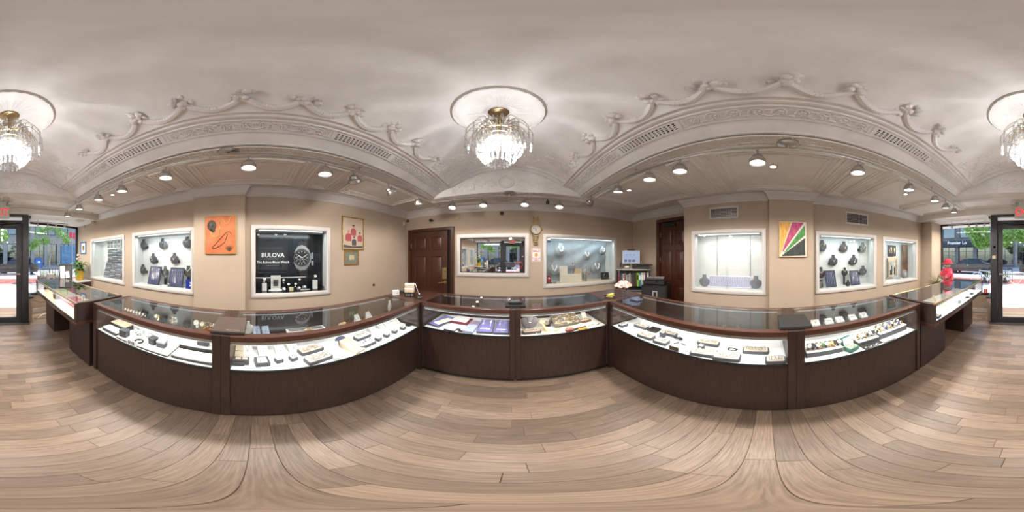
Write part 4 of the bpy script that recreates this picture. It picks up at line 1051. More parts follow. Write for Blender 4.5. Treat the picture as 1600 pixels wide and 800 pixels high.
ring_tray(.195,1.60,ZG,.12,.19,.075,'dark ring tray with a pinkish pad in the back right showcase',6,2,sh='tray in back right showcase',seed=8)
t = thing('watch_stand','cream bone-shaped watch stand in the back right showcase','jewellery stand',(.33,1.62,ZG),.5)
part('stand_body', MB().cbox(-.02,.02,-.06,.06,0,.014,.004).rod((0,-.04,.012),(0,.05,.085),.014,10).cyl(.02,-.03,.03,12,TR((0,.05,.09),ry=pi/2)), cream, t)
part('watch_band', MB().tube([(.024*cos(a),.05+.024*sin(a)*.3,.09+.026*sin(a)) for a in [2*pi*q/16 for q in range(16)]],.005,6,True), gold, t)
solo('pearl_strand', MB().tube([(.05*cos(a),.03*sin(a),.006) for a in [2*pi*q/24 for q in range(24)]],.005,6,True), pearl, 'loop of pearls coiled at the foot of the cream watch stand', 'necklace', (.285,1.56,ZG))
t = thing('bangle_holder','black open holder with a tan bangle behind the cream stand','jewellery stand',(.375,1.76,ZG),-.2)
part('holder', MB().cbox(-.045,.045,-.03,.03,0,.012,.003).cbox(-.045,-.035,-.03,.03,.012,.07,.003).cbox(.035,.045,-.03,.03,.012,.07,.003), black, t)
part('bangle', MB().tube([(.032*cos(a),0,.046+.03*sin(a)) for a in [2*pi*q/20 for q in range(20)]],.006,6,True), cream, t)
t = thing('easel_tray','large grey slanted tray heaped with gold jewellery','jewellery tray',(.60,1.765,ZG),.08)
Mt = TR((0,0,.055),rx=.35); part('tray_body', MB().cbox(-.16,.16,-.10,.10,-.015,.008,.003,Mt), mat('grey suede',(.16,.15,.15),.8), t)
[part('tray_leg', MB().box(a_,a_+.02,.06,.08,0,.075), charcoal, t) for a_ in (-.15,.13)]
R = random.Random(9); kinds_ = []
for k in range(110):
    u, v = R.uniform(-.145,.145), R.uniform(-.085,.09); pt = Mt @ Vector((u,v,.012)); wv = Matrix.Rotation(.08,4,'Z') @ pt
    def mk(q):
        if q == 0: return MB().tube([(.012*cos(a),.012*sin(a),0) for a in [2*pi*i/12 for i in range(12)]],.0025,4,True)
        if q == 1: return MB().ball((0,0,0),.007,7,4,(1,1,.6)).octa((0,.010,0),.004)
        return MB().tube([(-.018+.006*i,.004*sin(i*2),0) for i in range(7)],.0028,4)
    q = k % 3; me = cached(('heap',q,k%2), lambda: mk(q).mesh('earring', (gold,pearl,gold)[q] if k%2 else (gold,silver,cream)[q]))
    solo('earring', me, None, 'small gold or pearl piece on the large grey slanted tray', 'jewellery', (.60+wv.x,1.765+wv.y,ZG+wv.z), R.uniform(0,6), 'gold pieces heaped on the grey slanted tray')
t = thing('earring_tray','white earring tray in front of the heaped grey tray','jewellery tray',(.665,1.59,ZG),.14)
part('tray_body', MB().cbox(-.10,.10,-.04,.04,0,.025,.003), steel_grey, t); part('tray_pad', MB().cbox(-.096,.096,-.036,.04,.025,.030,.003), white_leather, t)
for q in range(4): solo('earring', cached('hoop', lambda: MB().tube([(.010*cos(a),.010*sin(a),.002) for a in [2*pi*i/12 for i in range(12)]],.002,4,True).mesh('earring',gold)), None, f'gold hoop, {ORD[q]} from the left on the white earring tray', 'earring', (.595+.047*q,1.59+.007*q,ZG+.031), 0, 'hoops on the white earring tray')
t = thing('ring_case','small burgundy case with a pink lid in the back right showcase','jewellery box',(.575,1.556,ZG),.1)
part('box_body', MB().rbox(.09,.05,0,.016,.010,None,0,3,.003), burgundy, t); part('lid', MB().rbox(.085,.045,.016,.032,.010,None,0,3,.004), mat('dusty pink lid',(.45,.22,.2),.5), t)
t = thing('coin_case','flat ochre case at the front glass of the back right showcase','jewellery box',(.715,1.545,ZG),.12)
part('box_body', MB().rbox(.095,.045,0,.014,.006,None,0,3,.003), mat('ochre leather',(.62,.36,.06),.5), t); part('clasp', MB().cbox(-.006,.006,-.026,-.022,.003,.011,.001), gold, t)
ring_tray(.83,1.74,ZG,.12,.16,.075,'brown ring tray with a pinkish pad near the corner of the back right showcase',6,2,sh='brown tray, back right showcase',seed=12,body=mat('brown suede',(.14,.075,.04),.8))
pend_card(.86,1.82,ZG,.1,'white pendant pad behind the brown ring tray',.06,.05,white_leather,silver,0,None,.09)
for q,(u,v,lb) in enumerate(((.80,1.60,'gold necklace parure piece'),(.86,1.62,'gold drop earring'),(.92,1.60,'gold rosette pendant'))):
    mb = MB().tube([(.03*cos(a)*(1 if q else 1.7),.018*sin(a),.003) for a in [pi+pi*i/14 for i in range(15)]],.0022,4).ball((0,-.018,.004),.008,7,4,(1,1,.5)).ball((.012,-.012,.004),.005,6,4,(1,1,.5)).ball((-.012,-.012,.004),.005,6,4,(1,1,.5))
    solo('gold_set', mb, gold, f'{lb} laid on the cream floor of the back right showcase', 'jewellery', (u,v,ZG), .2*q)
solo('earring', MB().ball((0,0,.006),.014,10,6,(1,.7,.45)).ball((.022,.004,.006),.010,8,5,(1,.8,.5)), pearl, 'pair of pearl shell earrings in front of the brown ring tray', 'earring', (.745,1.685,ZG))
solo('shell_pair', MB().ball((0,0,.012),.03,12,6,(1.2,.5,.4)).ball((.05,.02,.012),.025,12,6,(1,.6,.45)), cream, 'two cream shell ornaments beside the grey slanted tray', 'ornament', (.44,1.585,ZG), .4)
# ================================================================== long right showcase
RR = -R90
DT = [(973.6,506.0,.12,.075,.10,3,3,'small dark ring tray in the corner end of the long right showcase'),(1002.3,508,.2,.17,.08,6,2,'dark ring tray at the back of the corner end of the right showcase'),
      (1009.6,523.0,.2,.17,.09,6,3,'dark ring tray third from the corner in the long right showcase'),(1033.3,531.5,.12,.14,.09,4,3,'dark ring tray nearest the glass beside the brown card'),
      (1046,519.5,.1,.16,.07,5,2,'dark ring tray at the back in the middle of the right showcase'),(1097,552,.18,.20,.10,6,3,'dark ring tray left one of the front pair in the right showcase'),
      (1133.5,560,.06,.195,.10,6,3,'dark ring tray right one of the front pair in the right showcase'),(1107,534,.05,.19,.08,6,2,'dark ring tray behind the front pair in the right showcase'),
      (1181,545.5,0,.20,.09,6,3,'dark ring tray alone at the back near end of the right showcase'),(1219,561.5,0,.14,.09,4,3,'dark ring tray at the near end stile of the right showcase')]
DTS = ['small corner tray', 'back tray near corner', 'third tray from corner', 'tray beside brown card', 'middle back tray', 'left front tray', 'right front tray', 'tray behind front pair', 'lone back tray', 'tray at near stile']
for i,(px,py,dr,w_,d_,c,r,lb) in enumerate(DT): tray_at(px,py,RR+dr*.6,w_,d_,lb,c,r,sh=DTS[i]+' of right showcase',seed=20+i,padm=(white_leather if i in (0,) else pad))
x,y = S(1038,521,ZG+.04); ring_box(x-.01,y+.01,ZG,RR,'tall black ring box standing before the middle back tray',.05,.045,.055,content='ring',group='tall black ring boxes')
x,y = S(1098,540,ZG+.03); ring_box(x-.03,y,ZG,RR,'tall black ring box in front of the tray behind the front pair',.05,.045,.05,content='ring',group='tall black ring boxes')
x,y = S(1022,514,ZG+.02); t = thing('bracelet_pad','black slanted pad of silver bracelets in the right showcase','jewellery stand',(x,y,ZG),RR+.1)
part('pad', MB().cbox(-.055,.055,-.05,.05,0,.022,.004), black_soft, t)
for k in range(4): part('bracelet', MB().tube([(-.036+.024*k, -.045+.09*q/10, .024+.0012*(-1)**q) for q in range(11)],.0035,5), silver, t)
x,y = S(1061,528,ZG+.03); t = thing('ribbon_bow','black and silver satin bow brooch on a white cushion','brooch',(x,y,ZG),RR)
part('cushion', MB().ball((0,.01,.02),.045,14,7,(1,.7,.45)), white_leather, t)
part('bow', MB().ball((-.025,-.02,.04),.02,10,6,(1.3,.6,.9)).ball((.025,-.02,.04),.02,10,6,(1.3,.6,.9)).ball((0,-.025,.04),.010,8,5), black, t)
for i,(px,py) in enumerate(((1057,536),(1068,538))):
    x,y = S(px,py,ZG+.005); solo('tie_bar', MB().cbox(-.027,.027,-.006,.006,0,.008,.002), charcoal, f'short dark tie bar lying on white, {("left","right")[i]} of the two near the bow brooch', 'tie bar', (x,y,ZG), RR+(.9 if i == 0 else -.2))
x,y = S(1080,528,ZG+.02); mb = MB()
R = random.Random(4)
for k in range(9): mb.lathe([(.006,0),(.004,.02),(.011,.028),(.010,.034),(0,.035)],8,TR((R.uniform(-.09,.09),R.uniform(-.035,.035),0)))
for k in range(9):
    solo('ring_cone', cached('cone', lambda: MB().lathe([(.013,0),(.004,.030),(.006,.036),(0,.038)],10).mesh('ring_cone', white_leather)), None, f"small white ring cone, {(ORD+('ninth',))[k]} from the tall bow end of the cone cluster".replace('tall bow','bow brooch'), 'jewellery stand', (x+R.uniform(-.03,.03),y-.11+.027*k,ZG), 0, 'white ring cones in the right showcase')
def bead_pile(px,py,label,m,n,r,sp,seed):
    x,y = S(px,py,ZG+.005); R = random.Random(seed); mb = MB()
    for k in range(n):
        a = 2*pi*k/n*2.2; q = sp*(.55+.45*R.random()); mb.ball((q*cos(a), q*sin(a)*.6, r), r*R.uniform(.7,1.15), 6, 4)
    o = solo('bead_strand', mb, m, label, 'necklace', (x,y,ZG), RR)
bead_pile(1144,545.5,'coiled strand of black beads lying on the white deck, right showcase',black,46,.0042,.042,2)
bead_pile(1185.5,560.5,'coiled strand of tiny pale beads nearest the glass, right showcase',pearl,40,.003,.04,3)
x,y = S(1047.3,548.5,ZG+.02); solo('price_card', MB().cbox(-.042,.042,-.003,.003,0,.042,.001), mat('brown card',(.10,.065,.035),.7), 'brown card standing against the front glass of the right showcase', 'card', (1.048,y,ZG), RR)
x,y = S(1233,553,ZG+.05); solo('white_card', MB().box(-.05,.05,-.002,.002,0,.085,TR(rx=-.3)), paper, 'white card leaning at the near end of the right showcase', 'card', (1.30,-.05,ZG), RR)
# ================================================================== right showcase with watches
def long_riser(y0,y1,x0,x1,z1,label,group='watch risers of the right showcase'):
    t = thing('display_riser', label, 'display stand', ((x0+x1)/2,(y0+y1)/2,ZG), RR, group); L, D = abs(y1-y0)/2, (x1-x0)/2
    part('riser_body', MB().cbox(-L,L,-D,D,0,z1-ZG-.012,.003), steel_grey, t); part('riser_top', MB().cbox(-L,L,-D,D,z1-ZG-.012,z1-ZG,.003), white_leather, t)
long_riser(-.265,-.545,1.10,1.19,.735,'white topped watch riser at the near end of the right watch showcase')
long_riser(-.69,-.905,1.11,1.20,.735,'white topped watch riser in the middle of the right watch showcase')
long_riser(-.92,-1.28,1.12,1.26,.745,'white topped watch riser at the window end of the right watch showcase')
ww = [('silver','brown leather strap','pearl','square pale watch on brown strap'),('black plastic','black leatherette','black watch dial','all-black watch'),('gold','brown leather strap','pearl','large white-faced gold watch on brown strap'),('gold','gold bracelet','green watch dial','gold watch with green dial'),
      ('gold','black leatherette','pearl','white-dialled gold watch on black strap'),('gold','gold bracelet','gold','all-gold watch'),('black plastic','gold bracelet','black watch dial','black-dialled gold watch'),('silver','black leatherette','pearl','white-dialled steel watch on black strap')]
for i,(c,s_,d_,lb) in enumerate(ww): watch(1.14,-.29-.0335*i,.7358,RR,lb+', in the near row of the right watch showcase',c,s_,d_,1.0,'near row of watches in the right showcase')
for i in range(6):
    c,s_,d_,lb = (('gold','gold bracelet','pearl','yellow gold watch'),('silver','steel bracelet','pearl','steel watch'),('gold','gold bracelet','black watch dial','dark-dialled gold watch'),('silver','steel bracelet','pearl','white steel watch'),('black plastic','black leatherette','black watch dial','small black watch'),('silver','steel bracelet','black watch dial','dark-dialled steel watch'))[i]
    watch(1.15,-.715-.035*i,.7358,RR,lb+' in the middle row behind the open green box',c,s_,d_,1.0,'middle row of watches in the right showcase')
for i in range(14):
    k = i//2; f = i % 2
    c = ('gold','silver')[k%2]; d_ = ('pearl','blue watch dial','gold','black watch dial')[(k+f*2)%4]
    watch(1.155+.055*f,-.955-.043*k,.7458,RR,f'{"gold" if c=="gold" else "steel"} watch with {("pale","blue","golden","black")[(k+f*2)%4]} dial, {("front","rear")[f]} line, {("first","second","third","fourth","fifth","sixth","seventh")[k]} of the window-end block',c,('gold bracelet','steel bracelet')[k%2],d_,.95,'window-end block of watches in the right showcase')
solo('velvet_roll', MB().rbox(.07,.09,0,.03,.01,None,0,3,.004), burgundy, 'dark red tray end beside the window-end block of watches', 'jewellery tray', (1.19,-1.30,ZG+.0), RR) if False else None
t = thing('watch_box','open green watch box with a steel and gold watch inside','watch box',(1.105-.005,-.60,ZG),RR+.35)
t.location = (1.115-.055,-.615,ZG)
part('box_body', MB().cbox(-.05,.05,-.04,.04,0,.04,.004), green_box, t); part('box_lining', MB().cbox(-.043,.043,-.034,.034,.04,.046,.003), lime_pad, t)
part('lid', MB().cbox(-.05,.05,.0,.03,0,.075,.004,TR((0,.034,.044),rx=-.28)), green_box, t); part('lid_lining', MB().box(-.043,.043,-.002,.0,.006,.068,TR((0,.034,.044),rx=-.28)), white_leather, t)
t.location = (1.10,-.617,ZG)
Mw = TR((0,0,.047)); tb = thing('wristwatch','steel watch with a gold bezel lying in the open green box','watch',(1.10,-.617,ZG+.0475),RR+.35)
part('bracelet', MB().cbox(-.009,.009,-.032,.032,0,.004,.001), MATS['steel bracelet'], tb); cse = part('case', MB().lathe([(.017,.001),(.018,.006),(.014,.009)],18), gold, tb); part('dial', MB().cyl(.014,.0085,.0095,16), pearl, cse)
t = thing('black_tray','flat black pad behind the coiled steel bracelet','jewellery tray',(1.10,-.79,ZG),RR+.1); part('pad', MB().cbox(-.10,.10,-.07,.07,0,.010,.003), black_soft, t)
t.location = (1.15-.03,-.80,ZG)
for q in t.children: q.scale = (1,.55,1); q.location = (0,-.03,0)
solo('watch_bracelet', MB().tube([(-.07+.14*k/20,.008*sin(k*.8),.010+.003*(-1)**k) for k in range(21)],.008,6), MATS['steel bracelet'], 'steel watch bracelet laid along the glass beside the green box', 'watch', (1.056,-.79,ZG+.0), RR)
solo('glass_tube', MB().rod((-.07,0,.01),(.07,0,.01),.009,10), white_lam, 'white roll lying against the front glass of the right watch showcase', 'roll', (1.052,-.97,ZG), RR)
for i,yy in enumerate((-.42,-.55,-.66,-.80,-.93)):
    pend_card(1.40,yy,.8408,RR,f"white pendant pad on the right glass shelf, {('first','second','third','fourth','fifth')[i]} from the black folder",.075,.06,white_leather,silver,i%2,'pads on the right glass shelf',.045)
# ================================================================== front showcases
ZF = .7608
def pink_tray(i,y,w_,lb):
    t = thing('pink_tray', lb, 'jewellery tray', (-1.12,y,ZF), R90, 'pink trays in the front left showcase')
    part('tray_body', MB().cbox(-w_/2,w_/2,-.14,.14,0,.03,.004), pink, t)
    R = random.Random(i); tm = MB().ball((0,0,0),.010,8,5,(1,1,.7)).mesh('trinket',(silver,pearl,gold)[i%3])
    for k in range(26): o = link('trinket', tm, t, (R.uniform(-w_/2+.03,w_/2-.03),R.uniform(-.11,.11),.037)); o.scale = (R.uniform(.6,1.3),)*3
pink_tray(0,-1.80,.24,'pink velvet tray of trinkets at the near end of the front left showcase')
pink_tray(1,-2.09,.26,'pink velvet tray of trinkets in the middle of the front left showcase')
pink_tray(2,-2.38,.24,'pink velvet tray of trinkets towards the window in the front left showcase')
gift_box(-1.32,-1.98,ZF+.032,R90,.12,.07,.11,'dark blue box standing behind the pink trays',navy)
gift_box(-.97,-2.62,ZF,R90,.16,.12,.07,'dark brown box low in the front left showcase',mat('dark brown card',(.06,.035,.02),.6))
for i,(x,y,rz_,sc_,lb) in enumerate(((1.30,-1.62,-.9,.95,'cream bust at the near end of the front right showcase'),(1.22,-1.95,-1.0,1.0,'cream bust in the near half of the front right showcase'),(1.25,-2.30,-1.1,1.05,'cream bust in the middle of the front right showcase'),(1.22,-2.62,-1.2,1.0,'cream bust towards the window in front right showcase'))):
    bust((x,y,ZF),RR+.3,lb,'cream leatherette','gold','cream busts in the front right showcase',.8*sc_,kind=i%3)
for i,(x,y) in enumerate(((1.12,-1.78),(1.10,-2.10),(1.12,-2.46))):
    pend_card(x,y,ZF,RR,f"cream necklace pad in the front right showcase, {('near','middle','far')[i]} one of three",.13,.11,cream,gold,2,'cream pads in the front right showcase',.05)
ring_tray(.96,-1.62,ZF,RR+.2,.11,.09,'black tray with grey pad at the glass of the front right showcase with rings',4,3,sh='black tray, front right showcase',seed=40,body=black,padm=mat('grey tray pad',(.3,.3,.32),.7))
gift_box(.95,-2.28,ZF,RR,.05,.04,.05,'tiny black cube box at the glass of the front right showcase',black)
gift_box(.96,-2.66,ZF,RR,.10,.06,.012,'flat black tray nearer the window in the front right showcase',black)
gift_box(.98,-2.95,ZF,RR,.10,.06,.012,'flat black tray nearest the window in the front right showcase',black)
# ================================================================== on top of the counters
def folder(x,y,rz,w,d,label,m,text=None,group=None):
    t = thing('presentation_folder', label, 'folder', (x,y,HT+.0028), rz, group)
    part('pad', MB().rbox(w,d,0,.012,.006,None,0,3,.003), black_soft, t); part('cover', MB().rbox(w-.004,d-.004,.012,.022,.006,None,0,3,.003), m, t)
    if text: part('lettering', MB().text(text,.020,.0006,TR((w*.16,-d*.40,.0226),rx=-pi/2),0,'CENTER',.0003,1.1), mat('silver foil',(.6,.58,.55),.3,.8), t)
folder(-1.10,-.175,R90,.215,.27,'brown folder with faint silver lettering across the join of the left showcases',mat('brown leatherette',(.085,.062,.053),.5,bump=.15,bs=300),'BULOVA')
folder(1.17,-.185,RR,.22,.25,'black folder lying across the join of the right showcases',black_soft)
t = thing('card_terminal','black pad with a low black device on the back showcase join','device',(.035,1.66,HT+.0028),0)
part('pad', MB().rbox(.20,.16,0,.010,.006), black_soft, t); part('device', MB().cbox(-.07,.07,-.02,.055,.010,.035,.006), black, t); part('keypad', MB().cbox(-.05,.05,-.005,.04,.035,.038,.002), charcoal, t)
# left corner group
t = gift_box(-1.385,1.60,HT+.0008,R90-.6,.085,.055,.062,'white cube sign box on the left corner block',white_lam)
part('emblem', MB().octa((.01,-.031,.03),.008,.010), black, t)
t = gift_box(-1.205,1.66,HT+.0008,.5,.12,.08,.055,'dark box with white clock faces under the white boxes',black)
for k in (-1,0,1): part('clock_face', MB().cyl(.014,0,.003,14,TR((k*.036,-.042,.026),rx=pi/2)), silver, t)
gift_box(-1.205,1.66,HT+.0566,.45,.12,.075,.055,'cream white box in the middle of the corner stack',cream,white_lam,'white boxes stacked on the left corner')
gift_box(-1.205,1.66,HT+.1124,.55,.115,.07,.055,'cream white box on top of the corner stack',cream,white_lam,'white boxes stacked on the left corner')
t = thing('headset_stand','black round-based stand with a thin pale stem on the left corner','stand',(-1.05,1.64,HT+.0008),0)
part('base', MB().lathe([(.04,0),(.042,.012),(.03,.03),(.012,.045),(0,.047)],18), black, t); part('stem', MB().rod((0,0,.04),(-.07,.02,.17),.004,8), silver, t); part('knob', MB().ball((.0,.0,.05),.014,10,6), silver, t)
solo('dark_cloth', MB().rbox(.19,.09,0,.018,.02,None,0,5,.006), black_soft, 'folded black cloth at the back of the left corner block', 'cloth', (-1.385,1.79,HT+.0008), .35)
# right corner group
t = thing('glass_lamp','small ruffled pink glass lamp on the back right corner','lamp',(1.30,1.60,HT+.0008),0)
lg = glass_mat('frosted clear glass',(.93,.93,.92),.18,3); pinkg = mat('pink ruffled glass',(.72,.40,.34),.25,var=.5,ns=30,spec=.6,coat=.4,bump=.3,bs=60)
part('base', MB().lathe([(.042,0),(.044,.01),(.03,.018),(.024,.04),(.030,.07),(.034,.10),(.026,.125),(.028,.135)],18), lg, t)
V=[];F=[];prof=[(.030,.205),(.045,.195),(.07,.17),(.10,.145),(.108,.130),(.10,.128),(.06,.132),(.03,.134)]
for r,z in prof:
    for k in range(48): q = 1+.09*sin(k*2*pi/6)*min(1,r/.1); V.append((r*q*cos(2*pi*k/48), r*q*sin(2*pi*k/48), z+.008*sin(k*2*pi/6)*min(1,r/.1)))
for i in range(len(prof)-1):
    for k in range(48): F.append((i*48+k,i*48+(k+1)%48,i*48+48+(k+1)%48,i*48+48+k))
part('shade', MB().add(V,F), pinkg, t)
part('chimney', MB().lathe([(.018,.200),(.012,.225),(.022,.245),(.016,.262),(.026,.285),(.020,.285)],16), lg, t)
t = thing('card_holder','black holder of crumpled yellow cards on the right corner','card holder',(1.11,1.62,HT+.0008),-.5)
part('holder', MB().cbox(-.065,.065,-.035,.035,0,.012,.003).cbox(-.065,.065,.025,.035,.012,.03,.002), black, t)
for k in range(4): part('card', MB().box(-.045,.045,-.025,.025,0,.002,TR((.004*k,.002*k,.014+.010*k),ry=.12*(-1)**k,rz=.2*k)), mat('yellow paper',(.72,.62,.16),.7), t)
part('pen', MB().rod((.05,.0,.012),(.065,.01,.12),.005,8), black, t)
t = thing('small_tray','low blue-grey dish on the end of the right showcase','dish',(1.30,1.36,HT+.001),RR); part('dish', MB().rbox(.14,.11,0,.012,.03,None,0,5,.004), mat('blue grey glass',(.10,.12,.17),.15), t); part('rim', MB().rbox(.144,.114,.010,.014,.03), glass, t)
# ------------------------------------------------------------------ what stands in the wall cases
XCL, XCR, YCG = XL-.31, XR+.31, YB+.205
def fl_(k): return CASES[k][2]+FW-.010+.012+.0008
HB = .10                                        # half height of a bust, for hanging them by their middle
GB = 'dark necklace busts in the left wall case'
for px,py,ch,kd,br,lb in ((225.8,381.8,'silver',0,1,'charcoal bust with a fine silver chain, top row nearest window, left case'),(255.5,380.8,'silver',1,1,'charcoal bust in the middle of the top row, left case'),
    (293.3,378.6,'pearl',1,1,'charcoal bust with pearls at the top row end by the orange painting'),(240.8,403.7,'silver',2,1,'charcoal bust with a long silver chain, second row nearest window, left case'),
    (273.8,403.7,'silver',0,1,'charcoal bust with a cross pendant, second row nearest the orange painting'),(225,420.5,'silver',0,1,'charcoal bust in the lowest row nearest window, left case')):
    p = on_x(px,py,XCL); bust((XCL+.02,p.y,p.z-HB),R90,lb,'charcoal velvet',ch,GB,.92,bracket=br,kind=kd)
for px,py,ch,kd,lb in ((258.5,424,'gold',2,'black bust with a long gold necklace between the two navy pads, left case'),(294.8,424,'pearl',3,'charcoal bust wrapped in pearls above the blue box, left case')):
    p = on_x(px,py,XCL+.06); t = bust((XCL+.06,p.y,p.z-HB),R90,lb,'charcoal velvet',ch,None,.9,kind=kd)
    h_ = (p.z-HB-fl_('B'))/.9
    part('pedestal', MB().cbox(-.028,.028,-.01,.045,-h_,.012,.004), black, t)
p = on_x(292.5,443,XCL+.16); t = thing('blue_box','bright blue card box with white marks in the left wall case corner','box',(XCL+.19,-1.035,fl_('B')),R90)
cob = mat('cobalt card',(.01,.03,.30),.4); part('box_body', MB().cbox(-.065,.065,-.03,.03,0,.15,.003), cob, t)
part('emblem', MB().box(.0,.035,-.0312,-.030,.045,.062).box(.01,.04,-.0312,-.030,.075,.085).box(.005,.035,-.0312,-.030,.10,.112), paper, t)
def leaning_pad(k,px0,px1,pyt,pyb,X,rz,label,m,edge,n,grp=None):
    a = on_x(px0,(pyt+pyb)/2,X); b = on_x(px1,(pyt+pyb)/2,X); w_ = abs(b.y-a.y); zt = on_x((px0+px1)/2,pyt,X).z; z0 = fl_(k); h = max(.1,(zt-z0))/cos(.3)
    t = thing('chain_pad', label, 'jewellery tray', (X-(.05 if X>0 else -.05),(a.y+b.y)/2,z0+.004), rz, grp); Mx = TR(rx=-.3)
    part('tray_body', MB().cbox(-w_/2,w_/2,-.010,.008,0,h,.003,Mx), edge, t); part('tray_pad', MB().box(-w_/2+.012,w_/2-.012,-.012,-.009,.012,h-.012,Mx), m, t)
    mb = MB(); R = random.Random(int(px0))
    for i in range(n):
        u = -w_/2+.03+(w_-.06)*(i+.5)/n; z1 = h*R.uniform(.12,.35); mb.tube([Mx@Vector((u+.006*sin(q*.9+i)+(.01*(q-3)/6)*((i%3)-1), -.0135, h*.9-(h*.9-z1)*q/6)) for q in range(7)], .0042 if n > 10 else .0026, 4)
    part('chain', mb, pearl if n > 10 else silver, t); return t
leaning_pad('B',233,251,417,448,XCL+.14,R90,'navy chain pad in a black tray, nearer the window, left wall case',navy,black,6,'navy pads in the left wall case')
leaning_pad('B',265,287,419,450,XCL+.14,R90,'navy chain pad in a black tray, nearer the blue box, left wall case',navy,black,6,'navy pads in the left wall case')
solo('glass_heart', MB().ball((0,0,.035),.035,12,8,(1,.5,1)).cyl(.03,0,.006,12), crystal, 'clear glass ornament between the navy pads of the left wall case', 'ornament', (XCL+.25,-1.41,fl_('B')), R90)
GE = 'dark necklace busts in the right wall case'
for px,py,ch,kd,br,lb in ((1283.8,384.5,'gold',0,-1,'charcoal bust with gold pendant, top row nearest the wedge painting'),(1317.5,386,'gold',2,-1,'charcoal bust with gold pendant in the middle of the top row, right case'),
    (1346.5,386.8,'gold',0,-1,'charcoal bust at the window end of the top row, right case'),(1301,407,'silver',0,-1,'charcoal bust in the second row nearest the wedge painting'),
    (1332.5,406.3,'silver',2,-1,'charcoal bust in the second row nearest the window, right case'),(1281.5,426,'pearl',1,-1,'charcoal bust with pearls in the lowest row, nearest the wedge painting'),
    (1347.2,422.8,'silver',0,-1,'charcoal bust in the lowest row nearest the window, right case')):
    p = on_x(px,py,XCR); bust((XCR-.02,p.y,p.z-HB),RR,lb,'charcoal velvet',ch,GE,.95,bracket=br,kind=kd)
p = on_x(1319.5,424,XCR-.05); t = bust((XCR-.05,p.y,p.z-.09),RR,'black bust looped with pearls between the navy pads, right wall case','black leatherette','pearl',None,.75,kind=3)
part('pedestal', MB().cbox(-.022,.022,.005,.040,-(p.z-.09-fl_('E'))/.75,.012,.004), black, t)
p = on_x(1319.5,436,XCR-.15); bust((XCR-.22,p.y-.03,fl_('E')),RR,'small black bust with a pale tag on the floor of the right wall case','black plastic','pearl',None,.55,kind=0,base=False)
leaning_pad('E',1289.5,1305.5,423,449,XCR-.14,RR,'navy chain pad in a black tray nearer the wedge painting, right wall case',navy,black,5,'navy pads in the right wall case')
leaning_pad('E',1328,1342,423,446,XCR-.14,RR,'navy chain pad in a black tray nearer the window, right wall case',navy,black,5,'navy pads in the right wall case')
t = thing('bangle_stand','black pad with crossed silver bangles at the corner of the right wall case','jewellery stand',(XCR-.17,-.90,fl_('E')),RR)
part('pad', MB().cbox(-.05,.05,-.008,.008,0,.15,.003,TR(rx=-.3)), black_soft, t)
for k in range(4): part('bangle', MB().tube([(-.01+.03*cos(a)+.01*(k-2),-.016-.0,.035+.027*k+.026*sin(a)) for a in [2*pi*q/18 for q in range(18)]],.004,5,True,0,TR(rx=-.3)), silver, t)
# D : violet chain pad and two grey busts
leaning_pad('D',1108,1174,432,453,2.50+.20,RR,'wide violet pad of hanging chains on the floor of the white case',mat('pale violet suede',(.40,.41,.58),.8),white_lam,17)
for px,lb in ((1101,'grey velvet bust at the bookshelf end of the white case'),(1181,'grey velvet bust at the wedge painting end of the white case')):
    p = on_x(px,440,2.66); bust((2.66,p.y,fl_('D')),RR,lb,'grey velvet','gold','grey busts in the white case',1.0,kind=0 if px > 1150 else 2)
# A : racks of straps, photo cards
sp1 = mat('pale strap card',(.50,.53,.55),.5,var=.5,ns=60); sp2 = mat('grey strap card',(.22,.25,.28),.5,var=.5,ns=60)
t = thing('strap_rack','tall slatted rack of dark watch straps in the left window-end case','rack',(XL-.325,-3.08,fl_('A')),R90)
part('board', MB().box(-.29,.29,.0,.015,.34,.70), charcoal, t)
for j in range(9):
    for i in range(3): part('strap_row', MB().cbox(-.28+.19*i,-.105+.19*i,-.012,.0,.36+.038*j,.378+.038*j,.002), (sp2,sp1)[(i*2+j)%3 == 0], t)
[part('leg', MB().box(a_,a_+.03,0,.015,0,.34), charcoal, t) for a_ in (-.28,.25)]
t = thing('strap_rack','leaning slatted rack of watch straps below the upright one','rack',(XL-.17,-3.02,fl_('A')+.004),R90); Mx = TR(rx=-.28)
part('board', MB().box(-.33,.33,-.006,.006,0,.40,Mx), charcoal, t)
for j in range(10):
    for i in range(3): part('strap_row', MB().cbox(-.32+.215*i,-.12+.215*i,-.016,-.006,.015+.038*j,.033+.038*j,.002,Mx), (sp2,sp1)[(i+2*j)%3 == 0], t)
for i in range(4):
    t = thing('photo_card', f"small photo card, {('first','second','third','fourth')[i]} from the window above the strap rack", 'photo card', (XL-.29,-3.30+.135*i,fl_('A')+.715), R90, 'photo cards above the strap rack')
    part('card', MB().box(-.055,.055,0,.004,0,.20), paper, t); part('picture', MB().box(-.045,.045,-.001,0,.02,.10).box(-.045,.045,-.001,0,.115,.185), mat(f'print {i%2}',((.10,.14,.12),(.16,.12,.10))[i%2],.5,var=.9,ns=40), t)
solo('orange_strip', MB().cbox(-.03,.03,-.01,.01,0,.22,.003), mat('orange card',(.75,.22,.06),.6), 'orange card strip beside the strap rack', 'card', (XL-.27,-2.72,fl_('A')+.34), R90)
t = thing('toy_figure','small red and cream figure in the corner of the left window-end case','figurine',(XL-.17,-2.53,fl_('A')),R90)
part('base', MB().cbox(-.14,.06,-.04,.04,0,.03,.008), mat('red felt',(.5,.03,.05),.8), t); part('figure', MB().lathe([(.04,.03),(.045,.06),(.03,.12),(.02,.15),(.028,.19),(.022,.23),(0,.25)],14,TR((.03,0,0))), cream, t)
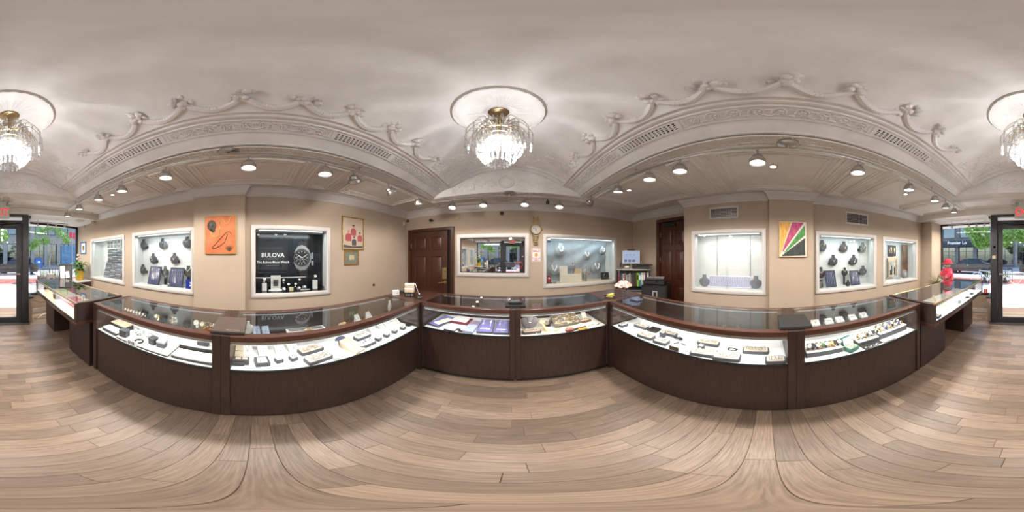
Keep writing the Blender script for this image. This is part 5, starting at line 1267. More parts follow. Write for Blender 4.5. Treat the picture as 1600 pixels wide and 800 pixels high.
# F : photo boards, framed print, grey disc
t = thing('photo_board','dark board with bracelets pictured, at top of the right window-end case','board',(XR+.30,on_x(1394,390,XR+.30).y,1.50),RR)
part('board', MB().cbox(-.13,.13,0,.01,0,.26,.002), mat('charcoal print',(.05,.045,.045),.5,var=.4,ns=25), t)
for k in range(4): part('printed_bracelet', MB().tube([(-.08+.05*k+.02*q/8,-.003,.06+.14*q/8) for q in range(9)],.010,5), (gold,silver,brass)[k%3], t)
t = thing('framed_print','cream print of a dark tower scene with black side bars, right window-end case','picture',(XR+.28,on_x(1394,415,XR+.28).y,fl_('F')+.02),RR)
part('board', MB().cbox(-.17,.17,0,.012,0,.50,.002), cream, t)
part('dark_bar', MB().box(-.165,-.135,-.001,0,.02,.48), black, t); part('dark_bar', MB().box(-.115,-.095,-.001,0,.02,.40), black, t); part('dark_bar', MB().box(.12,.135,-.001,0,.02,.44), black, t); part('dark_bar', MB().box(.15,.16,-.001,0,.02,.48), black, t)
part('print', MB().box(-.075,.10,-.001,0,.08,.40), mat('pale print',(.5,.5,.48),.6,var=.4,ns=8), t); part('tower', MB().box(-.07,.0,-.002,-.001,.08,.20).box(-.03,.0,-.002,-.001,.2,.30).box(.06,.095,-.002,-.001,.08,.26), black, t)
t = thing('grey_plate','grey round shell-like plate standing in the right window-end case','plate',(XR+.14,on_x(1415,426,XR+.14).y,fl_('F')+.004),RR)
part('plate', MB().lathe([(.10,.0),(.105,.01),(.06,.018),(0,.016)],28,TR((0,.03,.105),rx=pi/2-.2)), mat('grey shell',(.22,.23,.24),.4), t); part('inner_shell', MB().ball((-.02,-.01,.10),.05,12,8,(.8,.3,1.0)), mat('pale shell',(.42,.43,.44),.35), t)
t = thing('open_booklet','white booklet lying open on the floor of the right window-end case','booklet',(XR+.12,-2.50,fl_('F')),RR); part('pages', MB().cbox(-.14,.14,-.06,.06,0,.02,.004), paper, t)
solo('grey_tray', MB().cbox(-.11,.11,-.06,.06,0,.05,.004,TR(rx=.2)), mat('grey tray cloth',(.36,.38,.40),.7), 'grey slanted tray in front of the framed print, right window-end case', 'jewellery tray', (XR+.20,-2.72,fl_('F')+.016), RR)
t = thing('brown_screen','brown panel with hanging chains at the window end of the right window-end case','panel',(XR+.23,-3.12,fl_('F')),RR)
part('panel', MB().cbox(-.10,.10,0,.015,0,.84,.002), mat('brown panel',(.14,.075,.035),.5,ns=4,var=.3), t)
for k in range(3): part('chain', MB().tube([(-.06+.03*k,-.004,.80-.05*q-.02*k) for q in range(9)],.003,4), silver, t)
# C : the watch advertisement and the watches before it
t = thing('advert_poster','black watch advertisement with white lettering and a big chronograph','poster',(XCL-.02,.43,.985),R90)
part('panel', MB().box(-.40,.44,0,.008,0,.885), mat('advert night blue',(.006,.009,.014),.22,ns=1.6,col2=(.022,.030,.040)), t)
wt = mat('advert white ink',(.88,.90,.92),.5); gy = mat('advert grey ink',(.30,.33,.36),.5)
def P2(px,py): p = on_x(px,py,XCL-.02); return p.y-.43, p.z-.985
u,v = P2(426.4,399); part('headline', MB().text('BULOVA',.098,.001,TR((u,-.001,v)),0,'CENTER',.0012,1.0), wt, t)
u,v = P2(426.4,404); part('tagline', MB().text('A History of Firsts',.022,.001,TR((u,-.001,v-.004)),0,'CENTER',.0,1.0), gy, t)
u,v = P2(427,409.8); part('subtitle', MB().text('The Bulova Moon Watch',.052,.001,TR((u,-.001,v)),0,'CENTER',.0006,1.0), wt, t)
u,v = P2(426,415); part('small_print', MB().text('special edition chronograph',.018,.001,TR((u,-.001,v)),0,'CENTER'), gy, t)
u,v = P2(471.5,402.8); Wm = TR((u,-.002,v),rx=pi/2)
[part('printed_strap', MB().prism(q_,-.001,.0005,Wm), mat('advert strap black',(.010,.011,.012),.5), t) for q_ in ([(-.085,.12),(.085,.12),(.07,.27),(-.05,.27)],[(-.09,-.13),(.09,-.13),(.12,-.36),(-.01,-.36)])]
part('printed_case', MB().prism([(.0,.215),(.06,.20),(.13,.13),(.165,.05),(.165,-.06),(.12,-.15),(.06,-.21),(-.03,-.215),(-.09,-.18),(-.13,-.10),(-.145,0),(-.12,.11),(-.07,.19)],0,.001,Wm), mat('advert steel',(.34,.36,.38),.35,.3,var=.5,ns=6), t)
part('printed_pusher', MB().box(.17,.20,-.003,-.002,.0+v-.02,.09+v,TR((u,0,0))).box(.17,.21,-.003,-.002,v-.13,v-.05,TR((u-.0,0,0))), gy, t)
part('printed_bezel', MB().cyl(.148,.001,.002,40,Wm), black, t); part('printed_dial', MB().cyl(.118,.002,.003,36,Wm), mat('advert dial',(.018,.02,.023),.3), t)
mk = MB()
for k in range(12): a = k*pi/6; mk.box(-.005,.005,.092,.112,.003,.004,Wm @ Matrix.Rotation(a,4,'Z'))
for k in range(60): mk.box(-.001,.001,.126,.134,.0025,.003,Wm @ Matrix.Rotation(k*pi/30,4,'Z'))
for cx,cy in ((-.055,0),(.055,0),(0,-.055)): mk.tube([Wm@Vector((cx+.03*cos(a),cy+.03*sin(a),.0035)) for a in [2*pi*q/24 for q in range(24)]],.0018,4,True)
mk.box(-.006,.006,.0,.075,.004,.005,Wm @ Matrix.Rotation(.95,4,'Z')).box(-.004,.004,-.01,.10,.005,.006,Wm @ Matrix.Rotation(-1.05,4,'Z')).box(-.002,.002,-.03,.105,.006,.007,Wm @ Matrix.Rotation(-2.6,4,'Z'))
o = part('printed_marker', mk, wt, t); o['kind'] = 'stuff'
zc = fl_('C'); XF = XL-.12
def cx(px,py,X): return on_x(px,py,X).y
CS = cream
for px,h,lb in ((413,.115,'cream block with a watch on top, left of the framed card in the black case'),(492,.14,'tall cream block with a watch on top at the bright end of the black case')):
    X = XF-.05; y_ = cx(px,440,X); solo('display_block', MB().cbox(-.036,.036,-.03,.03,0,h,.003), white_lam, lb, 'display block', (X,y_,zc), R90)
    watch(X,y_,zc+h+.0008,R90,'watch standing on the '+lb.split(' with')[0]+(' near the framed card' if px < 450 else ' at the bright end'),'silver','white leatherette' if px<450 else 'black leatherette','pearl',1.35)
t = thing('framed_card','cream framed card with a grey picture on a white oval base','card',(XF-.032,cx(431,440,XF-.03),zc),R90)
part('base', MB().lathe([(.095,0),(.10,.008),(.09,.014),(0,.014)],24,TR(s=(1.15,.5,1))), white_lam, t); part('frame', MB().frame(-.075,.075,.015,.235,.02,-.008,.006), white_leather, t); part('card', MB().box(-.06,.06,-.002,.004,.03,.22), mat('pale advert card',(.55,.56,.55),.5), t); part('picture', MB().box(-.035,.035,-.004,-.002,.07,.17), mat('grey advert print',(.06,.07,.08),.5,var=.6,ns=20), t)
for i,(px,py,c,s_,lb) in enumerate(((443,431,'silver','steel bracelet','tall steel watch just right of the framed card'),(450.6,436,'silver','black leatherette','small pale-dialled watch behind the yellow box'),(461.5,437,'silver','steel bracelet','steel watch just right of the yellow box'),(467.5,431,'silver','black leatherette','tall watch above the grey bowl in the black case'))):
    X = XF-.09 if i in (0,3) else XF-.04; y_ = cx(px,440,X); h = (.10,.04,.04,.10)[i]
    solo('watch_pedestal', MB().cyl(.022,0,h,16), black, 'black round pedestal under the '+lb, 'display block', (X,y_,zc))
    watch(X,y_,zc+h+.0008,R90,lb,c,s_,'pearl',1.15)
y_ = cx(454.8,443,XF); gift_box(XF+.01,y_,zc,R90,.06,.04,.055,'small pale yellow box in the middle of the black case',mat('pale yellow card',(.75,.70,.45),.5))
for px,lb in ((443.6,'grey watch cushion left of the yellow box'),(467,'grey watch cushion right of the yellow box'),(475.5,'grey watch cushion on the white oval dish')):
    X = XF+.03; y_ = cx(px,442,X); dz = .016 if px > 470 else 0
    t = thing('watch_cushion',lb,'watch',(X,y_,zc+dz),R90,'watches on grey cushions'); part('cushion', MB().ball((0,0,.032),.034,14,8,(1,.7,.95)), grey_velvet, t); part('case', MB().cyl(.018,.0,.008,18,TR((0,-.022,.045),rx=pi/2-.3)), silver, t); part('strap', MB().box(-.008,.008,-.027,-.021,.012,.075,TR(rx=-.1)), black, t)
solo('oval_dish', MB().lathe([(.06,0),(.085,.008),(.09,.014),(.06,.012),(0,.010)],26,TR(s=(1,.5,1))), white_lam, 'white oval dish holding a grey watch cushion', 'dish', (XF+.03,cx(476,442,XF+.03),zc), R90)
t = thing('case_shelf','glass shelf with a bright white front edge across the black case','shelf',(0,0,0)); zz = on_x(440,433.5,XF+.06).z; ya, yb = cx(399.5,434,XF+.06), cx(478,434,XF+.06)
part('glass', MB().box(XF+.028,XF+.055,ya,yb,zz-.006,zz), glass, t); part('bright_edge', MB().box(XF+.055,XF+.062,ya,yb,zz-.007,zz+.003), white_lam, t)
# G : white busts, cards, statuette
mat('pale grey leatherette', (.30,.33,.36), .5, var=.04, bump=.1, bs=300)
GG = 'white busts against the grey drape'
for px,py,ch,kd,sc_,lb in ((875.6,390.3,'silver',1,1.25,'large white bust hung high near the anti-theft sticker'),(865.5,420,'pearl',1,1.2,'white bust low near the red stand'),(916.4,398.5,'pearl',1,1.0,'white bust high in the middle of the drape'),
     (941,391.5,'pearl',1,1.0,'white bust high at the bookshelf end of the drape'),(931.4,417,'pearl',3,1.3,'large white bust above the black velvet box')):
    p = on_y(px,py,YCG); bust((p.x,YCG,p.z-.11*sc_),0,lb,'pale grey leatherette','white leatherette',GG,sc_,kind=4,bracket=0)
p = on_y(894,416,YCG); bust((p.x,YCG,p.z-.08),0,'small grey bust with a heavy bead necklace in the middle of the drape','grey velvet','pearl',None,.75,kind=3,bracket=0)
zg = fl_('G')
def gcard(px,py,w_,h,label,n1,n2,Y,lift=0):
    p = on_y(px,py,Y); t = thing('earring_card', label, 'earring card', (p.x,Y,zg+lift+.004), 0); Mx = TR(rx=-.16)
    part('card', MB().cbox(-w_/2,w_/2,0,.006,0,h,.002,Mx), mat('cream earring card',(.66,.60,.50),.6), t); mb = MB(); R = random.Random(int(px))
    for i in range(n1):
        for j in range(n2): mb.octa((-w_/2+w_*(i+.5)/n1,-.003,h*(j+.5)/n2),.0055,.006,0,Mx)
    part('earring', mb, gold if w_ > h else charcoal, t)['kind'] = 'stuff'; return t
gcard(881.5,429,.175,.34,'tall cream card of tiny earrings leaning in the draped case',6,9,YB+.14)
gcard(898.8,434,.31,.175,'wide cream card of tiny earrings leaning in the draped case',11,5,YB+.10)
p = on_y(903.5,425,YB+.21); solo('tan_card', MB().cbox(-.085,.085,0,.006,0,.27,.002,TR(rx=-.12)), mat('tan card',(.55,.40,.24),.7), 'plain tan card behind the wide earring card', 'card', (p.x,YB+.20,zg+.004), 0)
p = on_y(915,428,YB+.14); t = thing('figurine','slim silver statuette holding a red flower in the draped case','figurine',(p.x,YB+.14,zg),0)
sk = MB().cyl(.045,0,.012,18).tube([(-.016,0,.012),(-.018,0,.08),(-.012,0,.15),(0,0,.19),(0,0,.25)],[.013,.016,.02,.03,.026],10).tube([(.016,0,.012),(.018,0,.08),(.012,0,.15)],[.013,.016,.02],10).tube([(0,0,.24),(0,0,.275),(0,0,.285)],[.030,.014,.010],10).ball((0,-.004,.31),.022,12,8,(.85,1,1.2)).tube([(-.03,0,.25),(-.045,-.01,.19),(-.03,-.03,.16)],[.010,.009,.007],8).tube([(.03,0,.25),(.05,-.01,.20),(.055,-.04,.17)],[.010,.009,.007],8)
part('figure', sk, mat('silver statuette',(.45,.42,.42),.35,.6), t); part('flower', MB().ball((.06,-.05,.165),.018,8,6), mat('red enamel',(.5,.02,.03),.35), t)
p = on_y(946.6,431,YB+.13); t = thing('velvet_easel','black velvet box displaying a silver necklace in the draped case','jewellery stand',(p.x,YB+.15,zg+.006),0); Mx = TR(rx=-.2)
part('easel', MB().cbox(-.11,.11,0,.012,0,.17,.003,Mx), black_soft, t); part('necklace', MB().tube([Mx@Vector((.045*sin(q*pi/10)*(-1 if q<0 else 1)*(1 if q>=0 else -1), -.004, .14-.11*(1-abs(q)/10)**.7)) for q in range(-10,11)],.0045,5), silver, t)
part('earring', MB().ball((0,0,0),.008,8,5,(1,.5,1),0,Mx@TR((-.075,-.005,.03))), silver, t); part('earring', MB().ball((0,0,0),.008,8,5,(1,.5,1),0,Mx@TR((.075,-.005,.03))), silver, t)
p = on_y(857.5,434,YB+.10); t = thing('red_stand','small red and black jewellery stand at the mirror end of the draped case','jewellery stand',(.73,YB+.12,zg),0)
part('stand_back', MB().prism([(-.05,0),(.05,0),(.03,.16),(-.03,.16)],-.006,.006,TR(rx=pi/2-.15)), mat('red velvet',(.40,.02,.05),.7), t); part('rosette', MB().ball((0,-.012,.10),.022,10,6,(1,.4,1)), silver, t); part('base', MB().cbox(-.055,.055,-.03,.03,0,.02,.003), black, t)
p = on_y(866.7,440,YB+.08); solo('ice_ornament', MB().ball((0,0,.028),.03,10,7,(1.2,.7,.9)).ball((.035,.01,.02),.02,8,6), mat('pale blue glass ornament',(.18,.28,.36),.1,coat=.5), 'pale blue glass ornament on the floor beside the red stand', 'ornament', (.83,YB+.09,zg), 0)
p = on_y(855.5,374,YB); t = thing('alarm_sticker','small white and dark blue anti-theft sticker on the corner of the draped case glass','sticker',(p.x+.03,YB+.0055,p.z-.02),0)
part('upper_label', MB().box(-.032,.032,-.001,0,.0,.09), paper, t); part('lower_label', MB().box(-.032,.032,-.001,0,-.04,-.004), navy, t); part('emblem', MB().prism([(-.012,.05),(.016,.05),(.006,.075),(-.004,.075)],0,.0005,TR((0,-.0012,0),rx=pi/2)), black, t)
# ------------------------------------------------------------------ what hangs on the walls
def hung(label, cat, name, px0,px1,py0,py1,X=None,Y=None):
    f = (lambda a,b: on_x(a,b,X)) if X is not None else (lambda a,b: on_y(a,b,Y))
    a, b = f(px0,(py0+py1)/2), f(px1,(py0+py1)/2); m = f((px0+px1)/2,py0), f((px0+px1)/2,py1)
    w_ = (Vector((a.x,a.y,0))-Vector((b.x,b.y,0))).length; h = m[0].z-m[1].z
    rz = R90 if (X is not None and X < 0) else RR if X is not None else (0 if Y > 0 else pi)
    c = (a+b)/2
    return thing(name, label, cat, (c.x,c.y,m[1].z), rz), w_, h
t,w_,h = hung('orange canvas with a dark shell, beads and leaf stuck on it, on the pilaster','painting','painting',322,368,338.5,396,X=-2.20)
part('canvas', MB().cbox(-w_/2,w_/2,-.028,-.002,0,h,.003), mat('mottled orange paint',(.44,.105,.03),.6,ns=7,col2=(.60,.185,.065),bump=.3,bs=60), t)
part('edge_strip', MB().frame(-w_/2-.008,w_/2+.008,-.008,h+.008,.010,-.030,-.001), mat('ochre edge',(.55,.33,.08),.5), t)
def Q(u,v): return (-w_/2+w_*u, h*(1-v))
sh = MB()
x_,z_ = Q(.22,.25)
sh.ball((x_,-.03,z_),.068,14,8,(.95,.25,1.15)).ball((x_+.0,-.04,z_+.01),.035,12,7,(1,.35,1.1)).ball((x_+.02,-.03,z_-.06),.035,10,6,(.9,.25,1.2))
part('shell', sh, mat('dark shell',(.055,.045,.03),.5,var=.7,ns=30), t)
def curve(pts,r,m,nm): part(nm, MB().tube([(Q(u,v)[0],-.031,Q(u,v)[1]) for u,v in pts], r, 6), m, t)
curve([(.16,.42),(.22,.52),(.34,.57),(.46,.52),(.50,.36),(.48,.22),(.50,.10),(.58,.09),(.63,.17),(.70,.23),(.77,.20),(.83,.10),(.88,.03)],.007,mat('ochre beads',(.62,.36,.12),.45,var=.5,ns=200),'bead_string')
curve([(.88,.50),(.82,.44),(.72,.44),(.62,.52),(.48,.64),(.34,.76),(.23,.85),(.24,.875),(.36,.86),(.50,.80),(.64,.72),(.72,.58),(.74,.48)],.004,black,'cord')
for k in range(9): 
    x_,z_ = Q(.80,.90); a = -1.0+k*.25; part('leaf_blade', MB().rod((x_,-.031,z_-.02),(x_+.07*sin(a)*(1+.1*(k%2)),-.034,z_-.02+.085*cos(a)),.006,6,0,.001), mat('dark dried leaf',(.07,.06,.03),.6), t)
t,w_,h = hung('canvas of yellow, magenta, green and black wedges fanning from one corner','painting','painting',1217.5,1259.5,347,401,X=2.42)
part('canvas', MB().cbox(-w_/2,w_/2,-.028,-.002,0,h,.003), mat('white gesso',(.74,.70,.64),.6,bump=.2), t); part('edge_strip', MB().frame(-w_/2-.006,w_/2+.006,-.006,h+.006,.008,-.030,-.001), mat('ochre edge',(.55,.33,.08),.5), t)
for pts,c,c2,nm in ((((.02,.98),(.02,.02),(.42,.02),(.06,.90)),(.66,.30,.05),(.86,.52,.12),'yellow_wedge'),(((.10,.86),(.47,.02),(.90,.02),(.14,.86)),(.34,.02,.09),(.62,.12,.24),'magenta_wedge'),(((.17,.88),(.92,.10),(.95,.38),(.19,.90)),(.03,.17,.03),(.12,.38,.10),'green_wedge'),(((.10,.96),(.95,.46),(.95,.97),(.10,.985)),(.022,.028,.026),(.05,.06,.055),'black_wedge')):
    part(nm, MB().prism([(-w_/2+w_*u,h*(1-v)) for u,v in pts],0.0285,.0305,TR(rx=pi/2)), mat(nm,c,.6,ns=35,col2=c2,stretch=(1,1,.25),bump=.3,bs=90), t)
# family portrait and small gilt frame
t,w_,h = hung('gold framed portrait of four people in red shirts on the left wall','picture','framed_portrait',534,568,339.5,390.5,X=XL)
gf = mat('gilt frame',(.36,.25,.07),.35,.7,var=.3,ns=40)
part('frame', MB().frame(-w_/2,w_/2,0,h,.022,-.022,0), gf, t); part('print', MB().box(-w_/2+.02,w_/2-.02,-.008,-.004,.02,h-.02), mat('studio backdrop print',(.52,.40,.30),.4,ns=3,var=.12), t)
skin = mat('printed skin',(.45,.24,.16),.5); red = mat('printed red shirt',(.38,.045,.06),.5); hair = mat('printed dark hair',(.03,.02,.018),.5); ink = mat('printed dark dress',(.05,.055,.06),.5)
def fig(u,v,s,shirt,hairc,nm):
    U,Z = -w_/2+w_*u, h*(1-v)
    g = part(nm, MB().prism([(U-.055*s,Z-.16*s),(U+.055*s,Z-.16*s),(U+.06*s,Z-.08*s),(U+.04*s,Z-.035*s),(U,Z-.028*s),(U-.04*s,Z-.035*s),(U-.06*s,Z-.08*s)],.0085,.0095,TR(rx=pi/2)), shirt, t)
    part('face', MB().cyl(.024*s,.009,.0105,16,TR((U,0,Z),rx=pi/2,s=(.85,1,1.15))) if False else MB().prism([(U+.021*s*cos(a),Z+.027*s*sin(a)) for a in [2*pi*k/16 for k in range(16)]],.0095,.0105,TR(rx=pi/2)), skin, g)
    part('hair', MB().prism([(U+.026*s*cos(a),Z+.012*s+.026*s*sin(a)) for a in [-.1+(pi+.2)*k/12 for k in range(13)]],.0095,.011,TR(rx=pi/2)), hairc, g)
    part('forearm', MB().prism([(U-.05*s,Z-.15*s),(U-.035*s,Z-.165*s),(U+.02*s,Z-.185*s),(U+.02*s,Z-.17*s)],.0095,.0103,TR(rx=pi/2)), skin, g)
fig(.50,.30,.95,red,hair,'printed_person'); fig(.28,.46,1.0,red,mat('printed light hair',(.45,.28,.15),.5),'printed_person'); fig(.80,.50,.85,red,hair,'printed_person'); fig(.53,.64,.8,ink,hair,'printed_person')
part('printed_legs', MB().prism([(-w_/2+.03,.035),(w_/2-.03,.035),(w_/2-.03,.075),(.0,.06),(-w_/2+.03,.085)],.0085,.0092,TR(rx=pi/2)), ink, t)
t,w_,h = hung('small gilt frame with a pale certificate below the family portrait','picture','framed_certificate',537.5,560,391.5,414,X=XL)
part('frame', MB().frame(-w_/2,w_/2,0,h,.022,-.02,0), mat('copper gilt frame',(.45,.24,.06),.3,.7,var=.3,ns=40), t); part('mat_board', MB().box(-w_/2+.02,w_/2-.02,-.008,-.004,.02,h-.02), mat('sage mat',(.17,.18,.15),.6), t); part('certificate', MB().box(-.05,.05,-.0095,-.008,h*.36,h*.68), mat('parchment',(.50,.42,.24),.6,var=.4,ns=90), t)
t,w_,h = hung('small blue framed picture on the left wall by the shop window','picture','framed_picture',126.5,135,378,397,X=XL)
part('frame', MB().frame(-w_/2,w_/2,0,h,.04,-.025,0), mat('blue frame paint',(.05,.15,.34),.4), t); part('mat_board', MB().box(-w_/2+.035,w_/2-.035,-.008,-.004,.035,h-.035), paper, t); part('print', MB().box(-w_*.18,w_*.18,-.0095,-.008,h*.3,h*.7), mat('brown print',(.2,.13,.06),.6,var=.6,ns=30), t)
# grilles
for px0,px1,py0,py1,X,lb in ((1108.5,1154,323,342.5,2.50,'white framed air grille above the white case'),(1321,1356.5,332.5,351.5,XR,'white framed air grille above the dark bust case on the right')):
    t,w_,h = hung(lb,'vent','air_grille',px0,px1,py0,py1,X=X); t['group'] = 'air grilles on the right wall'
    part('frame', MB().frame(-w_/2,w_/2,0,h,.03,-.014,0), trim_white, t); part('duct_shade_sheet', MB().box(-w_/2+.025,w_/2-.025,-.003,-.001,.025,h-.025), opening_shade, t)  # thin dark sheet paints the shade behind the louvres
    for k in range(7): z = .035+(h-.07)*k/6; part('louvre', MB().box(-w_/2+.028,w_/2-.028,-.010,-.006,z-.003,z+.003), nickel, t)
    for k in range(1,16): x_ = -w_/2+.028+(w_-.056)*k/16; part('louvre', MB().box(x_-.0018,x_+.0018,-.007,-.004,.028,h-.028), nickel, t)
# giant wristwatch clock
p = on_y(837,358.8,YB); t = thing('wall_clock','giant gold and steel wristwatch clock hung right of the mirror','clock',(p.x,YB,p.z),0); tw = mat('champagne steel',(.62,.55,.42),.28,1.0,var=.05)
for sgn,n in ((1,5),(-1,5)):
    for k in range(n):
        z0 = .105+.030*k; wd = .058-.002*k
        for a_,b_ in ((-wd,-wd*.42),(wd*.42,wd)): part('bracelet_link', MB().cbox(a_,b_,-.030,-.006,0,.027,.006,TR((0,0,sgn*z0-(0 if sgn>0 else .027)))), gold, t)
        part('bracelet_link', MB().cbox(-wd*.40,wd*.40,-.034,-.006,0,.027,.006,TR((0,0,sgn*z0-(0 if sgn>0 else .027)))), tw, t)
part('clasp', MB().cbox(-.045,.045,-.034,-.004,-.29,-.262,.006), brass, t)
part('case', MB().lathe([(.0,.002),(.098,.002),(.108,.018),(.108,.034),(.094,.046),(.088,.046),(.086,.036),(0,.036)],40,TR(rx=pi/2)), gold, t)
part('lug', MB().cbox(-.066,.066,-.030,-.004,.07,.115,.01), tw, t); part('lug', MB().cbox(-.066,.066,-.030,-.004,-.115,-.07,.01), tw, t)
part('crown', MB().rod((.105,-.022,0),(.128,-.022,0),.012,10), gold, t)
d = part('dial', MB().cyl(.086,.036,.038,36,TR(rx=pi/2)), mat('silvered dial',(.52,.48,.44),.35,.2), t)
mk = MB()
for k in range(12): mk.box(-.0025,.0025,.062,.080,.038,.040,TR(rx=pi/2)@Matrix.Rotation(k*pi/6,4,'Z'))
part('hour_marker', mk, gold, d)['kind'] = 'stuff'
part('hands', MB().box(-.003,.003,-.01,.045,.040,.042,TR(rx=pi/2)@Matrix.Rotation(pi*.98,4,'Z')).box(-.002,.002,-.01,.068,.042,.044,TR(rx=pi/2)@Matrix.Rotation(1.15,4,'Z')), black, d)
t,w_,h = hung('small red bordered notice with an orange smiling face below the big watch clock','sign','smile_sign',830.5,845,388.5,409,Y=YB)
part('board', MB().box(-w_/2,w_/2,-.006,-.001,0,h), paper, t); part('border', MB().frame(-w_/2+.008,w_/2-.008,.008,h-.008,.006,-.008,-.006,None,0,[(0,-.006),(0,-.0075),(.006,-.0075),(.006,-.006)]), mat('crimson ink',(.45,.03,.08),.5), t)
part('lettering', MB().text('SMILE!',.055,.001,TR((0,-.0068,h*.80)),0,'CENTER',.0012,.95), MATS['crimson ink'], t); part('lettering', MB().text("YOU'RE ON\nCAMERA",.030,.001,TR((0,-.0068,h*.20)),0,'CENTER',.0004,.95), MATS['crimson ink'], t)
f_ = part('smiling_face', MB().cyl(.034,.006,.008,24,TR((0,0,h*.52),rx=pi/2)), mat('orange ink',(.85,.38,.05),.5), t)
part('face_feature', MB().ball((-.011,-.0085,h*.52+.010),.004,6,4,(1,.3,1.5)).ball((.011,-.0085,h*.52+.010),.004,6,4,(1,.3,1.5)).tube([(.018*cos(a),-.0085,h*.52-.004+.016*sin(a)) for a in [pi+.3+(pi-.6)*q/8 for q in range(9)]],.0015,4), black, f_)
# cameras, sensors, alarm bell
def dome(px,py,label,X=None,Y=None,m=black,r=.032,name='dome_camera',rz=0):
    p = on_y(px,py,Y) if Y is not None else on_x(px,py,X); t = thing(name, label, 'camera', (p.x,p.y,p.z), rz)
    part('housing', MB().lathe([(0,.0),(r,.0),(r*1.05,.012),(r*.9,.028),(r*.5,.036),(0,.038)],20,TR(rx=pi/2)), m, t); part('lens', MB().cyl(r*.35,.036,.042,14,TR(rx=pi/2)), charcoal, t)
dome(637.5,345.5,'small black dome camera near the left end of the back wall',Y=YB)
dome(784,333.5,'black dome camera high above the mirror',Y=YB,r=.038)
p = on_y(676,345,YB); t = thing('bullet_camera','black bracket camera above the brown panelled door','camera',(p.x,YB,p.z),0)
part('bracket', MB().cyl(.022,0,.012,14,TR(rx=pi/2)).rod((0,-.01,0),(.005,-.06,-.01),.008,8), black, t); part('camera_body', MB().cbox(-.022,.022,-.12,-.05,-.022,.03,.006,TR(rx=.15)).cyl(.018,.12,.13,14,TR((0,0,0),rx=pi/2+.1)), black, t)
p = on_z(857,306,ZC); p.y += .07; t = thing('bullet_camera','black ball-jointed camera hung from the tin ceiling near the back track','camera',(p.x,p.y,ZC),0)
part('ceiling_plate', MB().lathe([(.035,0),(.035,-.012),(0,-.013)],18), black, t); part('camera_body', MB().rod((0,0,-.012),(0,0,-.07),.009,8).ball((0,0,-.095),.032,14,8).cyl(.018,.025,.04,12,TR((0,0,-.10),rx=pi/2)), black, t)
p = on_y(716,340,YB); t = thing('alarm_bell','round beige alarm sounder high above the mirror edge','alarm',(p.x,YB,p.z),0)
bell = mat('beige plastic',(.52,.42,.26),.45); part('base', MB().lathe([(0,0),(.048,0),(.05,.01),(.044,.018),(0,.018)],26,TR(rx=pi/2)), bell, t); part('horn', MB().lathe([(.0,.022),(.02,.022),(.03,.04),(.034,.045),(.028,.045),(.015,.03),(0,.03)],20,TR((.006,0,.006),rx=pi/2)), bell, t)
p = on_y(755.5,343.5,YB); solo('cover_plate', MB().cbox(-.05,.05,-.006,-.001,-.04,.04,.003), wall_paint, 'blank square cover plate painted like the wall, above the mirror', 'wall plate', (p.x,YB,p.z))
for px,py,X,Y,rz,lb in ((629.5,349.5,XL,None,R90,'white motion sensor in the left back corner'),(993,351.5,2.66,YB,0,'white motion sensor in the back right corner')):
    p = on_x(px,py,X) if Y is None else on_y(px,py,Y); t = thing('motion_sensor', lb, 'sensor', (p.x,p.y,p.z), rz, 'white motion sensors')
    part('housing', MB().cbox(-.028,.028,-.04,-.001,-.05,.05,.010), trim_white, t); part('lens', MB().cbox(-.02,.02,-.044,-.038,-.03,.01,.003), paper, t)
p = on_x(147.5,349,XL); t = thing('wall_camera','beige bracket camera high on the left wall by the window','camera',(XL,p.y,p.z),R90)
part('bracket', MB().cbox(-.03,.03,-.02,0,-.03,.03,.006), bell, t); part('camera_body', MB().cbox(-.03,.05,-.12,-.03,-.01,.04,.008,TR(rz=.5)), bell, t)
p = on_x(132.5,353.5,XL); solo('door_chime', MB().cbox(-.03,.03,-.02,-.001,-.05,.05,.006), mat('grey plastic',(.35,.33,.30),.5), 'small grey chime box above the blue framed picture', 'chime', (XL,p.y,p.z), R90)
p = on_x(583.7,445,XL); t = thing('door_bumper','small dark round wall bumper low on the left wall','bumper',(XL,p.y,p.z),R90); part('bumper', MB().lathe([(0,0),(.022,0),(.024,.01),(.016,.022),(0,.026)],18,TR(rx=pi/2)), mat('dark bronze',(.06,.035,.022),.3,.7), t)
for px,py,lb in ((124.5,345,'round white ceiling speaker by the left shop window'),(1456.5,346,'round white ceiling speaker by the right shop window')):
    p = on_z(px,py,2.385); t = thing('ceiling_speaker', lb, 'speaker', (p.x,max(p.y,-4.1),2.385), 0, 'ceiling speakers'); part('grille', MB().lathe([(.11,-.001),(.11,-.010),(.09,-.014),(0,-.012)],28), mat('speaker grille',(.48,.43,.37),.6,var=.2,ns=200), t); part('rim', MB().tube([(.11*cos(a),.11*sin(a),-.006) for a in [2*pi*k/28 for k in range(28)]],.006,6,True), trim_white, t)
# exit sign with twin emergency heads
t = thing('exit_sign','red lettered exit sign with twin emergency lamp heads above the street door','sign',(0.0,-2.90,2.29),pi)
plate = mat('exit sign plate',(.50,.52,.46),.5); part('housing', MB().cbox(-.17,.17,-.035,.035,-.115,.115,.008), plate, t); part('lettering', MB().text('EXIT',.19,.003,TR((0,-.036,.0)),0,'CENTER',.004,.80), mat('exit red',(.75,.03,.04),.4,emit=(1,.06,.06),es=.6), t)
part('mount', MB().cbox(-.09,.09,-.03,.03,.115,.228,.004), plate, t)
for s in (-1,1):
    h_ = part('lamp_head', MB().cbox(-.045,.045,-.05,.05,-.035,.045,.010,TR((s*.165,0,.165),rz=s*.4)), plate, t); part('lamp_lens', MB().cyl(.032,.05,.056,18,TR((s*.165,0,.17),rz=s*.4,rx=pi/2)), silver, h_)
